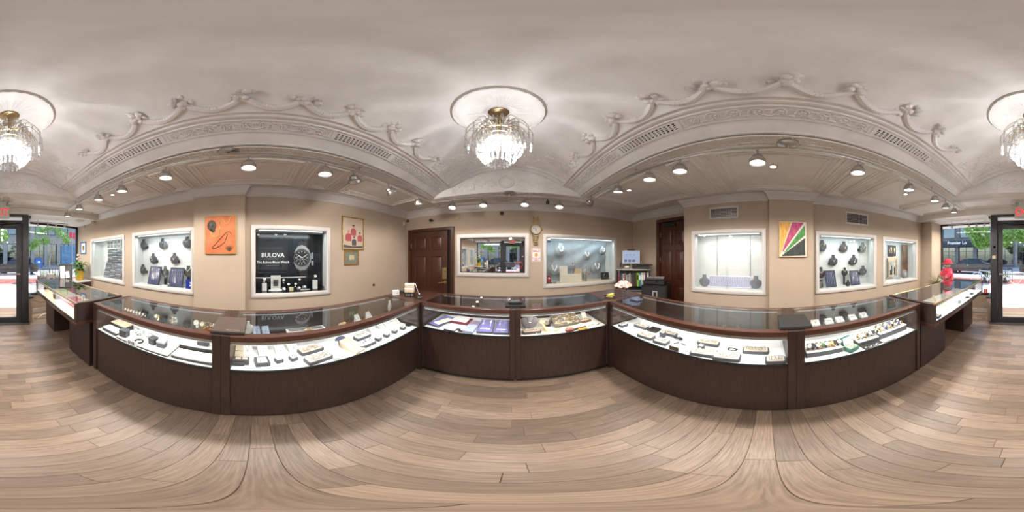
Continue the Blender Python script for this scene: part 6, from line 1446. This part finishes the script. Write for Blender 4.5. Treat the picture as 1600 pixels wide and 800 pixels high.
# ------------------------------------------------------------------ the back right corner
def corner(name,label,cat,u,d,z,group=None): # u along the front, d towards the corner
    c = Vector((2.36,2.56)); a = Vector((.707,-.707)); b = Vector((.707,.707)); p = c+a*u+b*d
    return thing(name,label,cat,(p.x,p.y,z),-pi/4,group)
t = corner('corner_bookcase','black corner bookcase with a curved pale top, heaped with papers below','bookcase',0,0,0)
part('top', MB().prism([(-.36,-.02),(-.24,-.07),(0,-.10),(.24,-.07),(.36,-.02),(.36,.03),(.05,.36),(-.05,.36),(-.36,.03)],1.20,1.225), mat('pale laminate top',(.45,.40,.36),.35), t)
for z in (.46,.83): part('shelf', MB().prism([(-.34,0),(.34,0),(.34,.03),(.04,.34),(-.04,.34),(-.34,.03)],z,z+.02), black, t)
part('side', MB().box(-.36,-.34,0,.04,0,1.20), black, t); part('side', MB().box(.34,.36,0,.04,0,1.20), black, t); part('back', MB().box(-.30,.30,.06,.075,0,1.20), black, t)
cols = [(.30,.03,.05),(.04,.05,.07),(.10,.13,.16),(.42,.40,.36),(.20,.10,.06),(.40,.38,.36),(.23,.22,.22),(.36,.36,.36),(.13,.11,.10),(.055,.035,.028),(.055,.035,.028),(.30,.50,.02),(.01,.22,.30),(.52,.50,.44),(.45,.42,.38),(.08,.03,.03),(.48,.47,.48)]
nm_ = ['red spined','black','dark slate','pale grey','brown','off-white','grey','light grey','dark grey','dark brown','second dark brown','lime green','teal','cream','beige','maroon','white']
x_ = -.325
for i,c in enumerate(cols):
    wd = .03 if i < 9 else (.042 if i < 14 else .035); hh = .26+.02*sin(i*2.1) if i < 9 else .29
    t = corner('binder' if i >= 9 else 'book', f'{nm_[i]} {"binder" if i >= 9 else "book"} upright on the corner bookcase shelf', 'binder' if i >= 9 else 'book', x_+wd/2, -.0, .851, 'books and binders in the corner bookcase')
    part('cover', MB().cbox(-wd/2+.001,wd/2-.001,-.05,.045,0,hh,.003), mat(f'cover {i}',c,.5), t)
    if i in (11,12,13,14,16): part('spine_label', MB().box(-wd*.3,wd*.3,-.0515,-.0505,hh*.5,hh*.85), (paper if i != 11 else black), t)
    x_ += wd+.004
R = random.Random(2)
for k in range(8): 
    t = corner('paper_bundle', f"loose grey and white papers, {ORD[k]} layer up on the lower bookcase shelf", 'papers', .02+R.uniform(-.06,.06), -.02, .482+.035*k, 'papers on the lower bookcase shelf')
    part('sheet', MB().cbox(-.24+.05*R.random(),.22,-.06,.05,0,.033,.003), (paper,MATS['grey plastic'],cream,charcoal)[k%4], t)
t = corner('monitor','white framed computer monitor showing a web page on the bookcase','monitor',-.06,.215,1.2258)
part('stand', MB().cyl(.085,0,.012,24).rod((0,.02,.01),(0,.02,.12),.02,10), MATS['grey plastic'], t); part('bezel', MB().frame(-.20,.20,.10,.40,.022,-.018,.02), white_lam, t); part('back_shell', MB().cbox(-.195,.195,.0,.05,.105,.395,.01), white_lam, t)
sc_m = emit_mat('lit screen',(.62,.72,1.0),.75); s_ = part('screen', MB().box(-.18,.18,-.012,-.008,.12,.38), sc_m, t)
[part('page_picture', MB().box(a_,a_+.06,-.0135,-.012,.14,.19), mat('page print',(.10,.14,.28),.5,var=.5,ns=60), s_) for a_ in (-.15,-.06,.03)]; [part('page_text', MB().box(a_,a_+.03,-.0135,-.012,.295,.305), charcoal, s_) for a_ in (-.12,-.04,.05)]
part('webcam_bar', MB().cbox(-.085,.085,-.03,.02,.398,.425,.006), black, t)
t = corner('printer','low black printer on the corner bookcase','printer',.17,.0,1.2258); part('body', MB().cbox(-.18,.17,-.07,.14,0,.075,.010), black, t); part('lid', MB().cbox(-.10,.24,-.07,.15,.076,.095,.006), black_soft, t); part('paper_slot', MB().box(-.12,.10,-.0715,-.068,.02,.035), charcoal, t)
t = corner('cordless_phone','black cordless phone standing in a slate blue cradle','phone',-.28,-.02,1.2258); part('cradle', MB().cbox(-.05,.05,-.035,.03,0,.028,.006), mat('slate blue plastic',(.09,.11,.2),.4), t); part('handset', MB().cbox(-.018,.018,-.012,.012,.02,.15,.006,TR(rx=-.15)).rod((.01,.0,.15),(.01,.01,.19),.004,6), black, t)
t = corner('white_label_maker','small grey and white label maker beside the printer','device',-.13,-.04,1.2258); part('body', MB().cbox(-.06,.06,-.035,.03,0,.06,.012), MATS['grey plastic'], t); part('keys', MB().cbox(-.04,.04,-.038,-.02,.035,.062,.004), paper, t)
x,y = 2.43,1.98; t = thing('black_cabinet','low black cabinet in front of the mahogany door','cabinet',(x,y,0),-1.15); part('body', MB().cbox(-.24,.24,-.20,.20,0,.96,.008), black, t); part('door_panel', MB().cbox(-.22,.22,-.208,-.20,.03,.93,.003), black_soft, t)
part('price_frame', MB().frame(-.02,.07,.60,.86,.018,-.222,-.209), mat('pale frame',(.45,.43,.40),.5), t, 'pale open frame fixed to the black cabinet')
t = thing('black_satchel','black leather satchel with a steel clasp lying on the low cabinet','bag',(x-.02,y,.9608),-1.15); part('body', MB().cbox(-.21,.19,-.15,.14,0,.09,.02), black_soft, t); part('flap', MB().cbox(-.18,.17,-.16,.08,.085,.115,.012), black_soft, t); part('clasp', MB().cyl(.014,.155,.165,14,TR((.05,0,.075),rx=pi/2)), chrome, t)
solo('magazine_stack', MB().cbox(-.16,.16,-.10,.10,0,.02,.003), mat('grey magazine',(.2,.2,.2),.5,var=.5,ns=20), 'grey magazine on top of the black satchel', 'magazine', (x-.02,y,.9608+.1165), -1.0)
# ------------------------------------------------------------------ things in the shop window
def deck(name,label,x0,x1,y0,y1,z):
    t = thing(name,label,'display platform',((x0+x1)/2,(y0+y1)/2,0)); part('top', MB().cbox(x0-(x0+x1)/2,x1-(x0+x1)/2,y0-(y0+y1)/2,y1-(y0+y1)/2,z-.03,z,.004), white_lam, t)
    part('front_panel', MB().box(x0-(x0+x1)/2,x1-(x0+x1)/2,(y1-y0)/2-.03,(y1-y0)/2-.01,0,z-.03), veneer, t)
deck('window_platform','pale display platform in the left shop window',-2.26,-1.45,-4.16,-3.60,.86); deck('window_platform','pale display platform in the right shop window',1.62,2.21,-3.90,-3.48,.86)
p = Vector((-1.62,-3.72,.861)); t = thing('easel_sign','black easel frame with two white papers in the left shop window','sign',(-1.56,-3.66,.8608),pi-.38); Mx = TR(rx=-.22)
part('frame', MB().frame(-.17,.17,.0,.44,.03,-.012,.006,Mx), black, t); part('backing', MB().box(-.15,.15,.0,.006,.02,.42,Mx), black, t); part('paper_sheet', MB().box(-.12,.0,-.003,0,.10,.40,Mx@TR(ry=-.06)), paper, t); part('paper_sheet', MB().box(.02,.11,-.003,0,.10,.26,Mx@TR(ry=-.1)), paper, t)
leaf_m = mat('glossy leaf',(.035,.10,.015),.4,ns=8,col2=(.10,.22,.03)); yel = mat('yellow foil',(.75,.48,.05),.35,.2)
t = thing('potted_plant','leafy green plant in a yellow foil pot in the left shop window','plant',(-2.02,-3.80,.8608)); part('pot', MB().lathe([(.09,0),(.10,.02),(.13,.24),(.145,.26),(.125,.255),(0,.24)],20), yel, t)
mb = MB(); R = random.Random(6); sm = MB()
for k in range(70):
    a = R.uniform(0,2*pi); h0 = R.uniform(.22,.46); L = R.uniform(.10,.26); el = R.uniform(-.4,.9); b0 = Vector((.08*cos(a)*R.random(),.08*sin(a)*R.random(),h0)); d = Vector((cos(a)*cos(el),sin(a)*cos(el),sin(el))); s_ = d.cross(Vector((0,0,1))).normalized()*L*.22
    p1 = b0+d*L*.5+Vector((0,0,.01)); p2 = b0+d*L-Vector((0,0,L*.25)); mb.add([b0,p1+s_,p2,p1-s_,p1+Vector((0,0,.006))],[(0,1,4),(1,2,4),(2,3,4),(3,0,4)])
    if k % 6 == 0: sm.rod((0,0,.2),b0,.006,6)
part('foliage', mb, leaf_m, t)['kind'] = 'stuff'; part('stem', sm, leaf_m, t)
part('blossom', MB().rod((.0,.0,.24),(.02,-.06,.66),.005,6).ball((.02,-.06,.66),.035,8,6).ball((-.03,-.06,.60),.032,8,6).ball((.05,-.05,.56),.03,8,6), mat('cream blossom',(.62,.50,.38),.7), t)
solo('foil_vase', MB().lathe([(.05,0),(.06,.01),(.075,.26),(.08,.30),(.07,.30),(0,.28)],16), yel, 'tall yellow foil vase beside the leafy plant', 'vase', (-1.76,-3.98,.8608))
t = thing('spiky_plant','spiky grass-like plant by the right front wall','plant',(1.92,-3.22,.0)); part('pot', MB().lathe([(.10,0),(.12,.02),(.15,.50),(.16,.52),(.13,.51),(0,.49)],18), mat('grey pot',(.25,.24,.23),.6), t); part('trunk', MB().rod((0,0,.48),(0,0,.88),.03,10,0,.02), mat('dry trunk',(.16,.10,.06),.8), t)
mb = MB(); R = random.Random(8)
for k in range(46):
    a = R.uniform(0,2*pi); L = R.uniform(.22,.42); el = R.uniform(.1,1.4); d = Vector((cos(a)*cos(el),sin(a)*cos(el),sin(el)))
    P = [Vector((0,0,.86))+d*L*q/4-Vector((0,0,.12*(q/4)**2*L*2)) for q in range(5)]; mb.tube(P,[.006,.006,.005,.0035,.001],4)
part('foliage', mb, mat('dry spiky leaf',(.16,.17,.06),.5,col2=(.30,.25,.12),ns=5), t)['kind'] = 'stuff'
t = thing('plush_figure','plush figure in a red brimmed hat and fluffy red coat in the right shop window','soft toy',(1.83,-3.62,.8608),pi-.45)
redf = mat('fluffy red wool',(.62,.02,.06),.9,ns=40,var=.3,bump=.6,bs=120,sheen=.5); redh = mat('red felt hat',(.50,.015,.04),.8,var=.1); fur = mat('grey brown plush',(.30,.24,.20),.9,var=.3,ns=50)
part('body', MB().loft([[(r*cos(a),r*.8*sin(a),z) for a in [2*pi*k/16 for k in range(16)]] for z,r in ((0,.10),(.05,.14),(.15,.15),(.26,.12),(.33,.075),(.36,.05))]), redf, t)
R = random.Random(5); ft = MB()
for k in range(160): a = R.uniform(0,2*pi); z = R.uniform(.03,.33); r = .145*(1-(abs(z-.14)/.32)**2); ft.ball((r*cos(a),r*.8*sin(a),z),.020,6,4)
part('fleece', ft, redf, t)['kind'] = 'stuff'
part('sleeve', MB().tube([(-.10,-.02,.29),(-.16,-.05,.21),(-.13,-.12,.14)],[.045,.05,.045],10), redf, t); part('sleeve', MB().tube([(.10,-.02,.29),(.16,-.05,.21),(.13,-.12,.14)],[.045,.05,.045],10), redf, t)
part('paw', MB().ball((-.125,-.14,.13),.036,10,7), fur, t); part('paw', MB().ball((.125,-.14,.13),.036,10,7), fur, t)
hd = part('head', MB().ball((0,-.01,.41),.085,16,10,(1,.95,.95)).ball((0,-.09,.395),.038,12,8,(1,1,.8)).ball((-.075,0,.46),.028,8,6).ball((.075,0,.46),.028,8,6), fur, t)
part('eye', MB().ball((-.032,-.082,.43),.009,8,6), black, hd); part('eye', MB().ball((.032,-.082,.43),.009,8,6), black, hd); part('nose', MB().ball((0,-.127,.405),.012,8,6,(1.2,.8,.8)), black, hd)
part('hat', MB().lathe([(.14,.455),(.15,.46),(.14,.468),(.095,.475),(.09,.53),(.06,.565),(0,.572)],24), redh, t)
p = Vector((.93,-4.0,.60)); t = thing('red_sticker','small red square decal low on the right shop window glass','sticker',(.96,-4.002,.60),pi+.08); part('decal', MB().box(-.05,.05,-.003,-.001,-.06,.06), mat('red vinyl',(.55,.04,.03),.4), t); part('lettering', MB().text('S',.10,.001,TR((0,-.0035,0)),0,'CENTER',.001), paper, t)
t = thing('power_cord','thin black cord looping along the low wall under the left window','cord',(0,0,0)); part('cord', MB().tube([(-.74,-3.95,.42),(-.85,-3.98,.36),(-1.0,-3.99,.30),(-1.2,-3.99,.31),(-1.45,-4.0,.29)],.006,6), black, t)
t = thing('floor_cable','pale cable lying on the floor under the left window','cord',(0,0,0)); part('cord', MB().tube([(-.86,-3.62,.006),(-.95,-3.76,.006),(-1.05,-3.88,.006),(-1.2,-3.93,.006)],.005,6), paper, t)
# ------------------------------------------------------------------ the street beyond the glass
GZ = -.10
conc = mat('pale concrete slab', (.56,.54,.50), .8, var=.08, ns=4, rnd=.05, bump=.1, bs=60); grout = mat('slab joint', (.22,.21,.20), .9)
sw = struct('sidewalk', MB().box(-16,16,-9.2,-4.75,GZ-.15,GZ-.012), grout)
sl = MB().cbox(0,1.488,0,1.088,-.012,0,.006).mesh('slab', conc)
for i in range(14):
    for j in range(4): link('slab', sl, sw, (-10.5+1.5*i,-9.19+1.10*j,GZ))
struct('threshold_step', MB().box(-2.6,2.8,-4.76,-3.40,GZ-.1,-.012), conc, sw)
brickm = mat('red brick paving', (.20,.055,.045), .85, ns=3, col2=(.32,.11,.09))
bb = MB(); R = random.Random(1)
for j in range(10):
    for i in range(90): bb.box(-15+.335*i+(.16 if j%2 else 0),-15+.335*i+.325+(.16 if j%2 else 0),-11.4+.22*j,-11.4+.22*j+.21,GZ-.05,GZ-.012+R.uniform(0,.006))
kb = struct('brick_strip', MB().box(-16,16,-11.45,-9.2,GZ-.15,GZ-.03), grout); struct('brick', bb, brickm, kb)['kind'] = 'stuff'
struct('kerb', MB().cbox(-16,16,-11.65,-11.45,GZ-.2,GZ,.02), conc)
asph = mat('pale asphalt', (.33,.33,.37), .85, var=.12, ns=3, bump=.3, bs=200)  # pale lavender grey with slight random variation
struct('road', MB().box(-40,40,-19.4,-11.65,GZ-.3,GZ-.12), asph)
struct('far_sidewalk', MB().box(-40,40,-23.5,-19.4,GZ-.2,GZ), conc)
# ---- buildings over the road
stone = mat('dark storefront stone', (.13,.125,.13), .6, var=.15, ns=2); stone2 = mat('grey brown stone', (.27,.245,.225), .7, var=.12, ns=2); steel_f = mat('storefront bronze', (.045,.045,.05), .4)
winglass = glass_mat('far window glass', (.55,.62,.66), .12, 3); inside = mat('painted room dimness', (.06,.06,.065), .8, var=.5, ns=1.2); brickb = mat('far red brick', (.20,.075,.055), .8, var=.2, ns=4); bluew = mat('blue hoarding', (.07,.17,.28), .5, var=.3, ns=1.5)
cloud_w = mat('pale facade', (.42,.43,.46), .7, var=.1)
def building(label, x0,x1,y0,h,m,bays,z_sh=(.25,3.0),upper=True,aw=None):
    t = thing('street_building', label, 'building', ((x0+x1)/2,y0,GZ)); W = (x1-x0)/2
    part('wall', MB().box(-W,W,-6,-.35,0,h).box(-W,W,-.35,0,z_sh[1],z_sh[1]+.9).box(-W,W,-.35,0,0,z_sh[0]), m, t)
    n = bays; u = 2*W/n
    for i in range(n+1): part('pier', MB().box(max(-W,-W+u*i-.28),min(W,-W+u*i+.28),-.35,.06,0,z_sh[1]+.1), m, t)
    for i in range(n):
        a, b = -W+u*i+.28, -W+u*(i+1)-.28
        f = part('window', MB().box(a,a+.06,-.30,-.2,*z_sh).box(b-.06,b,-.30,-.2,*z_sh).box((a+b)/2-.03,(a+b)/2+.03,-.3,-.2,*z_sh).box(a,b,-.3,-.2,z_sh[1]-.06,z_sh[1]).box(a,b,-.3,-.2,z_sh[0],z_sh[0]+.06).box(a,b,-.3,-.2,z_sh[0]+1.9,z_sh[0]+1.95), steel_f, t)
        part('pane', MB().box(a+.06,b-.06,-.26,-.25,z_sh[0]+.06,z_sh[1]-.06), winglass, f); part('interior', MB().box(a,b,-.349,-.345,*z_sh), inside, f)  # room dimness is put into the colour of a flat sheet
        if upper:
            for zz in (z_sh[1]+1.3,z_sh[1]+4.3,z_sh[1]+7.3):
                if zz+1.9 < h: 
                    f = part('window', MB().frame(a+.1,b-.1,zz,zz+1.9,.09,.25,.36,TR(rz=pi)), trim_white if m is cloud_w else steel_f, t); part('pane', MB().box(a+.15,b-.15,-.34,-.33,zz+.05,zz+1.85), winglass, f)
    return t
b = building('dark stone building with a black shop sign band over the road', 1.2,15.5,-22.3,12,stone,5,(.3,3.0))
part('sign_band', MB().box(-6.6,6.9,.05,.45,3.0,3.85), mat('black sign band',(.03,.03,.033),.45), b); part('awning_slope', MB().prism([(.05,3.0),(1.1,2.95),(1.1,3.05),(.05,3.85)],-6.6,6.9,Matrix(((0,0,1,0),(1,0,0,0),(0,1,0,0),(0,0,0,1)))), mat('black sign band',(.03,.03,.033),.45), b)
part('lettering', MB().text('Premier Lo',.62,.02,TR((.9,1.14,3.45),rz=pi),0,'CENTER',.012,1.05), paper, b)
b.children[-1].location = (0,0,0)
building('grey brown stone building with tall columns behind the door', -6.5,1.2,-22.3,12,stone2,4,(.3,3.3))
b = building('building with a blue boarded shop window beyond the blue mailbox', -14.5,-6.5,-22.6,10,stone2,4,(.3,3.4)); part('hoarding', MB().box(-3.2,1.6,.07,.12,.4,3.2), bluew, b)
building('pale brick building with white windows far down the street', -26,-14.5,-24.5,14,cloud_w,6,(.3,3.2))
building('red brick building beyond the right-hand end of the street', 15.5,30,-23,11,brickb,6,(.3,3.0))
# ---- cars
carp = mat('glossy black car paint', (.008,.008,.010), .12, coat=1.0, var=.05); carg = glass_mat('tinted car glass', (.12,.13,.14), .10, 3); tyre = mat('tyre rubber', (.012,.012,.012), .8); alloy = mat('alloy wheel', (.50,.50,.52), .25, .9); redlamp = mat('red lamp', (.5,.02,.02), .2)
def car(label, x, y, rz, L=4.7, W=1.78):
    t = thing('car', label, 'car', (x,y,GZ-.12), rz); k = L/4.7
    side = [(-2.35,.42),(-2.33,.62),(-2.22,.80),(-1.75,.90),(-1.10,.96),(.0,.97),(1.30,1.0),(2.15,.98),(2.33,.80),(2.35,.45),(2.2,.26),(1.85,.24),(-1.95,.24),(-2.25,.28)]
    R = []
    for yy, ins, dz in ((-W/2,.05,-.02),(-W/2+.05,0,0),(-W/2+.25,0,.02),(0,-.02,.04),(W/2-.25,0,.02),(W/2-.05,0,0),(W/2,.05,-.02)):
        R.append([(px*k*(1-ins*.3), yy, pz+(dz if pz > .7 else (ins if pz < .4 else 0))) for px,pz in side])
    part('body', MB().loft(R), carp, t)
    roof = [(-1.15,.95),(-.45,1.38),(.15,1.45),(.85,1.42),(1.75,.99)]
    cab = []
    for yy, s_ in ((-W/2+.10,1.0),(-W/2+.28,1.0)): pass
    lo = [(p*k,-W/2+.10 if z < 1.1 else -W/2+.30,z-.0) for p,z in roof]; ro = [(p*k,-yy,z) for (p,yy,z) in [(a,b,c) for a,b,c in lo]]
    n = len(lo); V = lo+ro; F = [(i,i+1,n+i+1,n+i) for i in range(n-1)]+[tuple(range(n-1,-1,-1)),tuple(range(n,2*n))]
    part('window', MB().add(V,F), carg, t)
    part('roof', MB().add([(-.50*k,-W/2+.27,1.37),(.15*k,-W/2+.27,1.455),(.88*k,-W/2+.27,1.425),(.88*k,W/2-.27,1.425),(.15*k,W/2-.27,1.455),(-.50*k,W/2-.27,1.37),(-.50*k,-W/2+.27,1.41),(.15*k,-W/2+.27,1.48),(.88*k,-W/2+.27,1.45),(.88*k,W/2-.27,1.45),(.15*k,W/2-.27,1.48),(-.50*k,W/2-.27,1.41)],
        [(0,1,4,5),(1,2,3,4),(6,11,10,7),(7,10,9,8),(0,6,7,1),(1,7,8,2),(2,8,9,3),(3,9,10,4),(4,10,11,5),(5,11,6,0)]), carp, t)
    for s in (-1,1):
        y_ = s*(W/2-.13)
        for pa,pb,r_ in (((-1.12*k,s*(W/2-.11),.96),(-.48*k,s*(W/2-.28),1.39),.03),((.25*k,s*(W/2-.10),.97),(.28*k,s*(W/2-.28),1.44),.035),((1.72*k,s*(W/2-.11),1.0),(.86*k,s*(W/2-.28),1.42),.05)): part('pillar', MB().rod(pa,pb,r_,6), carp, t)
        part('door_handle', MB().cbox(-.05*k,.12*k,s*W/2-.012,s*W/2+.02,.80,.83,.004), alu, t); part('mirror', MB().ball((-.80*k,s*(W/2+.06),1.0),.09,10,6,(.8,.7,.7)), carp, t)
        part('headlamp', MB().ball((-2.16*k,s*(W/2-.25),.68),.12,10,6,(1,1.3,.6)), gem_clear, t); part('tail_lamp', MB().ball((2.22*k,s*(W/2-.22),.80),.11,10,6,(.7,1.3,.8)), redlamp, t)
        for xw in (-1.42,1.38):
            w_ = part('wheel', MB().lathe([(.18,-.10),(.30,-.10),(.325,-.06),(.325,.06),(.30,.10),(.18,.10)],26,TR((xw*k,y_,.325),rx=pi/2)), tyre, t)
            al = MB().lathe([(.19,.085),(.21,.098),(.20,.102),(.185,.09)],26,TR((xw*k,y_,.325),rx=pi/2*-s))
            for q in range(8): al.box(-.018,.018,.03,.195,.08,.098,TR((xw*k,y_,.325),rx=pi/2*-s)@Matrix.Rotation(q*pi/4,4,'Z'))
            al.cyl(.05,.08,.104,14,TR((xw*k,y_,.325),rx=pi/2*-s)); part('alloy_rim', al, alloy, w_)
    return t
car('black saloon parked over the road in the right-hand shop window', 5.35,-15.6,pi)
car('black hatchback seen through the glass of the street door', -1.55,-15.5,pi,4.0)
for o in (): pass
# red car far off and mailbox, planters, bikes, posts
t = thing('mailbox','blue street mailbox across the road','mailbox',(-4.95,-20.6,GZ)); bm_ = mat('mailbox blue',(.02,.10,.33),.4)
part('box_body', MB().loft([[(x*.48,y,z) for x in (-1,1) for y in ()] or [(-.48,yy,zz) for yy,zz in ((-.35,.25),(.35,.25),(.35,1.0),(.25,1.22),(0,1.32),(-.25,1.22),(-.35,1.0))],[(.48,yy,zz) for yy,zz in ((-.35,.25),(.35,.25),(.35,1.0),(.25,1.22),(0,1.32),(-.25,1.22),(-.35,1.0))]]), bm_, t)
for a in (-1,1):
    for b_ in (-1,1): part('leg', MB().box(a*.42-.04,a*.42+.04,b_*.28-.04,b_*.28+.04,0,.26), bm_, t)
part('emblem', MB().prism([(-.17,.70),(.20,.70),(.14,.95),(-.10,.92)],.352,.36,TR(rx=pi/2) @ Matrix.Diagonal((1,1,-1,1))), paper, t)
leafy = mat('green tree leaf', (.10,.24,.03), .55, ns=1.5, col2=(.24,.42,.07)); bark = mat('pale bark', (.30,.26,.21), .85, var=.25, ns=12)  # leaf greens vary at random
lt = leafy.node_tree; 
def tree(label,x,y,z0,pts,trunk,n,size,seed,group='street trees'):
    t = thing('street_tree',label,'tree',(x,y,z0),0,group); part('trunk', trunk, bark, t); R = random.Random(seed); mb = MB()
    for k in range(n):
        c,r = pts[R.randrange(len(pts))]; a, b_ = R.uniform(0,2*pi), R.uniform(-1,1); q = r*R.random()**.45
        p = Vector(c)+Vector((q*cos(a)*sqrt(1-b_*b_),q*sin(a)*sqrt(1-b_*b_),q*b_*.8)); d = Vector((R.uniform(-1,1),R.uniform(-1,1),R.uniform(-1,.3))).normalized(); s_ = d.cross(Vector((R.uniform(-1,1),R.uniform(-1,1),R.uniform(-1,1)))).normalized(); L = size*R.uniform(.6,1.2)
        mb.add([p,p+d*L*.5+s_*L*.3,p+d*L,p+d*L*.5-s_*L*.3],[(0,1,2,3)])
    part('foliage', mb, leafy, t)['kind'] = 'stuff'; return t
tree('slender young tree with airy pale leaves in front of the left shop window',-3.25,-10.3,GZ+.31,[((-.9,0,2.75),.42),((-.45,.1,3.2),.5),((.1,0,3.35),.5),((.6,0,2.9),.45),((.95,.1,2.2),.45),((-1.2,0,2.4),.33),((.3,0,2.3),.35),((1.2,0,1.9),.3)],
     MB().tube([(0,0,0),(.03,0,.8),(-.05,0,1.5),(.0,0,2.2),(.05,0,3.0)],[.06,.05,.045,.035,.02],8).tube([(-.03,0,1.4),(-.35,0,2.1),(-.6,0,2.9)],[.035,.025,.01],6).tube([(0,0,1.7),(.45,0,2.3),(.8,0,2.7)],[.03,.02,.01],6).tube([(.02,0,1.0),(-.2,.05,1.6),(-.2,.05,2.6)],[.03,.025,.01],6),1700,.14,3)
tree('full leafy street tree seen past the door post',1.75,-10.3,GZ+.31,[((-1.0,0,3.0),1.0),((.2,0,3.3),1.1),((1.0,0,2.8),.95),((1.55,0,3.1),.7),((-.4,0,2.4),.75),((.9,.2,2.2),.6),((-1.7,0,2.6),.6)],
     MB().tube([(0,0,0),(.03,0,1.0),(-.02,0,2.0),(.1,0,3.2)],[.09,.08,.07,.03],8).tube([(0,0,1.7),(-.7,0,2.5),(-1.2,0,3.1)],[.05,.035,.015],6).tube([(0,0,1.9),(.6,0,2.5),(1.1,0,3.0)],[.05,.03,.015],6),5200,.17,4)
def planter(label,x,y,w_,d_,n):
    t = thing('tree_planter',label,'planter',(x,y,GZ),0,'railed tree planters'); part('box', MB().cbox(-w_/2,w_/2,-d_/2,d_/2,0,.28,.02), mat('planter brown stone',(.20,.15,.11),.8,var=.2,ns=8), t)
    for s in (-1,1):
        part('rail', MB().box(-w_/2,w_/2,s*d_/2-.012,s*d_/2+.012,.74,.77), black, t)
        for k in range(n+1): part('picket', MB().rod((-w_/2+w_*k/n,s*d_/2,.28),(-w_/2+w_*k/n,s*d_/2,.80),.012,6), black, t)
    mb = MB(); R = random.Random(int(x*10))
    for k in range(320): p = Vector((R.uniform(-w_/2,w_/2),R.uniform(-d_/2,d_/2),R.uniform(.28,.55))); d = Vector((R.uniform(-1,1),R.uniform(-1,1),R.uniform(0,1))).normalized(); s_ = d.cross(Vector((0,0,1))).normalized(); hypot(p.x,p.y) > .30 and abs(p.x) < w_/2-.12 and abs(p.y) < d_/2-.13 and mb.add([p,p+d*.06+s_*.03,p+d*.12,p+d*.06-s_*.03],[(0,1,2,3)])
    part('foliage', mb, leafy, t)['kind'] = 'stuff'; return t
planter('railed planter box round the slender young tree',-3.25,-10.3,1.5,1.0,8); planter('railed planter box round the full leafy tree',1.75,-10.3,1.7,1.0,9)
def bike(label,x,y,rz):
    t = thing('bicycle',label,'bicycle',(x,y,GZ),rz,'white parked bicycles'); wm = mat('white bicycle paint',(.72,.72,.70),.35)
    for xw in (-.52,.52):
        w_ = part('wheel', MB().tube([(xw+.33*cos(a),0,.345+.33*sin(a)) for a in [2*pi*k/30 for k in range(30)]],.016,6,True), black if xw > 5 else wm, t)
        sp = MB()
        for k in range(12): sp.rod((xw,0,.345),(xw+.32*cos(k*pi/6),0,.345+.32*sin(k*pi/6)),.003,4)
        part('spoke', sp, silver, w_)
    part('frame', MB().rod((-.52,0,.345),(-.08,0,.30),.014).rod((-.08,0,.30),(-.22,0,.82),.016).rod((-.20,0,.74),(.36,0,.78),.016).rod((-.08,0,.30),(.38,0,.72),.018).rod((-.52,0,.345),(-.20,0,.72),.010).rod((.52,0,.345),(.36,0,.86),.014), wm, t)
    part('saddle', MB().ball((-.24,0,.86),.08,10,6,(1.6,.8,.4)), black, t); part('handlebar', MB().tube([(.30,-.25,.95),(.37,-.12,.93),(.36,0,.92),(.37,.12,.93),(.30,.25,.95)],.012,6), black, t); part('crank', MB().cyl(.09,-.01,.01,18,TR((-.08,0,.30),rx=pi/2)).box(-.09,-.07,-.05,.05,.12,.30), alu, t)
bike('white bicycle standing outside the right shop window',2.10,-8.9,.25); bike('white bicycle seen through the street door glass',1.0,-9.25,-.15)
rk = thing('bike_rack','dark looped bicycle rack by the kerb','rack',(1.5,-9.62,GZ))
for k in range(5): part('hoop', MB().tube([(-.8+.4*k,.0,0),(-.8+.4*k,.0,.80),(-.72+.4*k,0,.86),(-.60+.4*k,0,.86),(-.52+.4*k,0,.80),(-.52+.4*k,0,0)],.02,6), steel_f, rk)
t = thing('banner_post','slim grey lamp post with two red banners','lamp post',(-5.65,-15.1+3.2,GZ)); part('post', MB().lathe([(.07,0),(.06,.4),(.04,.5),(.035,4.6),(0,4.62)],10), mat('grey post',(.3,.3,.31),.5), t)
part('banner', MB().box(-.26,-.03,-.008,.008,3.0,3.5), mat('red banner',(.62,.02,.05),.7), t); part('banner', MB().box(.03,.26,-.008,.008,3.03,3.53), MATS['red banner'], t)
t = thing('litter_bin','brown square litter bin on the pavement outside the left window','bin',(-3.6,-8.4,GZ)); part('bin_body', MB().cbox(-.28,.28,-.28,.28,0,.85,.02), mat('bin brown',(.10,.075,.07),.7), t); part('lid', MB().cbox(-.31,.31,-.31,.31,.85,.93,.03), MATS['bin brown'], t)
t = thing('news_box','small tan box on the pavement in front of the slender tree','box',(-2.75,-8.6,GZ)); part('box_body', MB().cbox(-.18,.18,-.18,.18,0,.62,.015), mat('tan box',(.32,.22,.15),.7), t); part('slot', MB().box(-.10,.10,.181,.186,.30,.42), black, t)
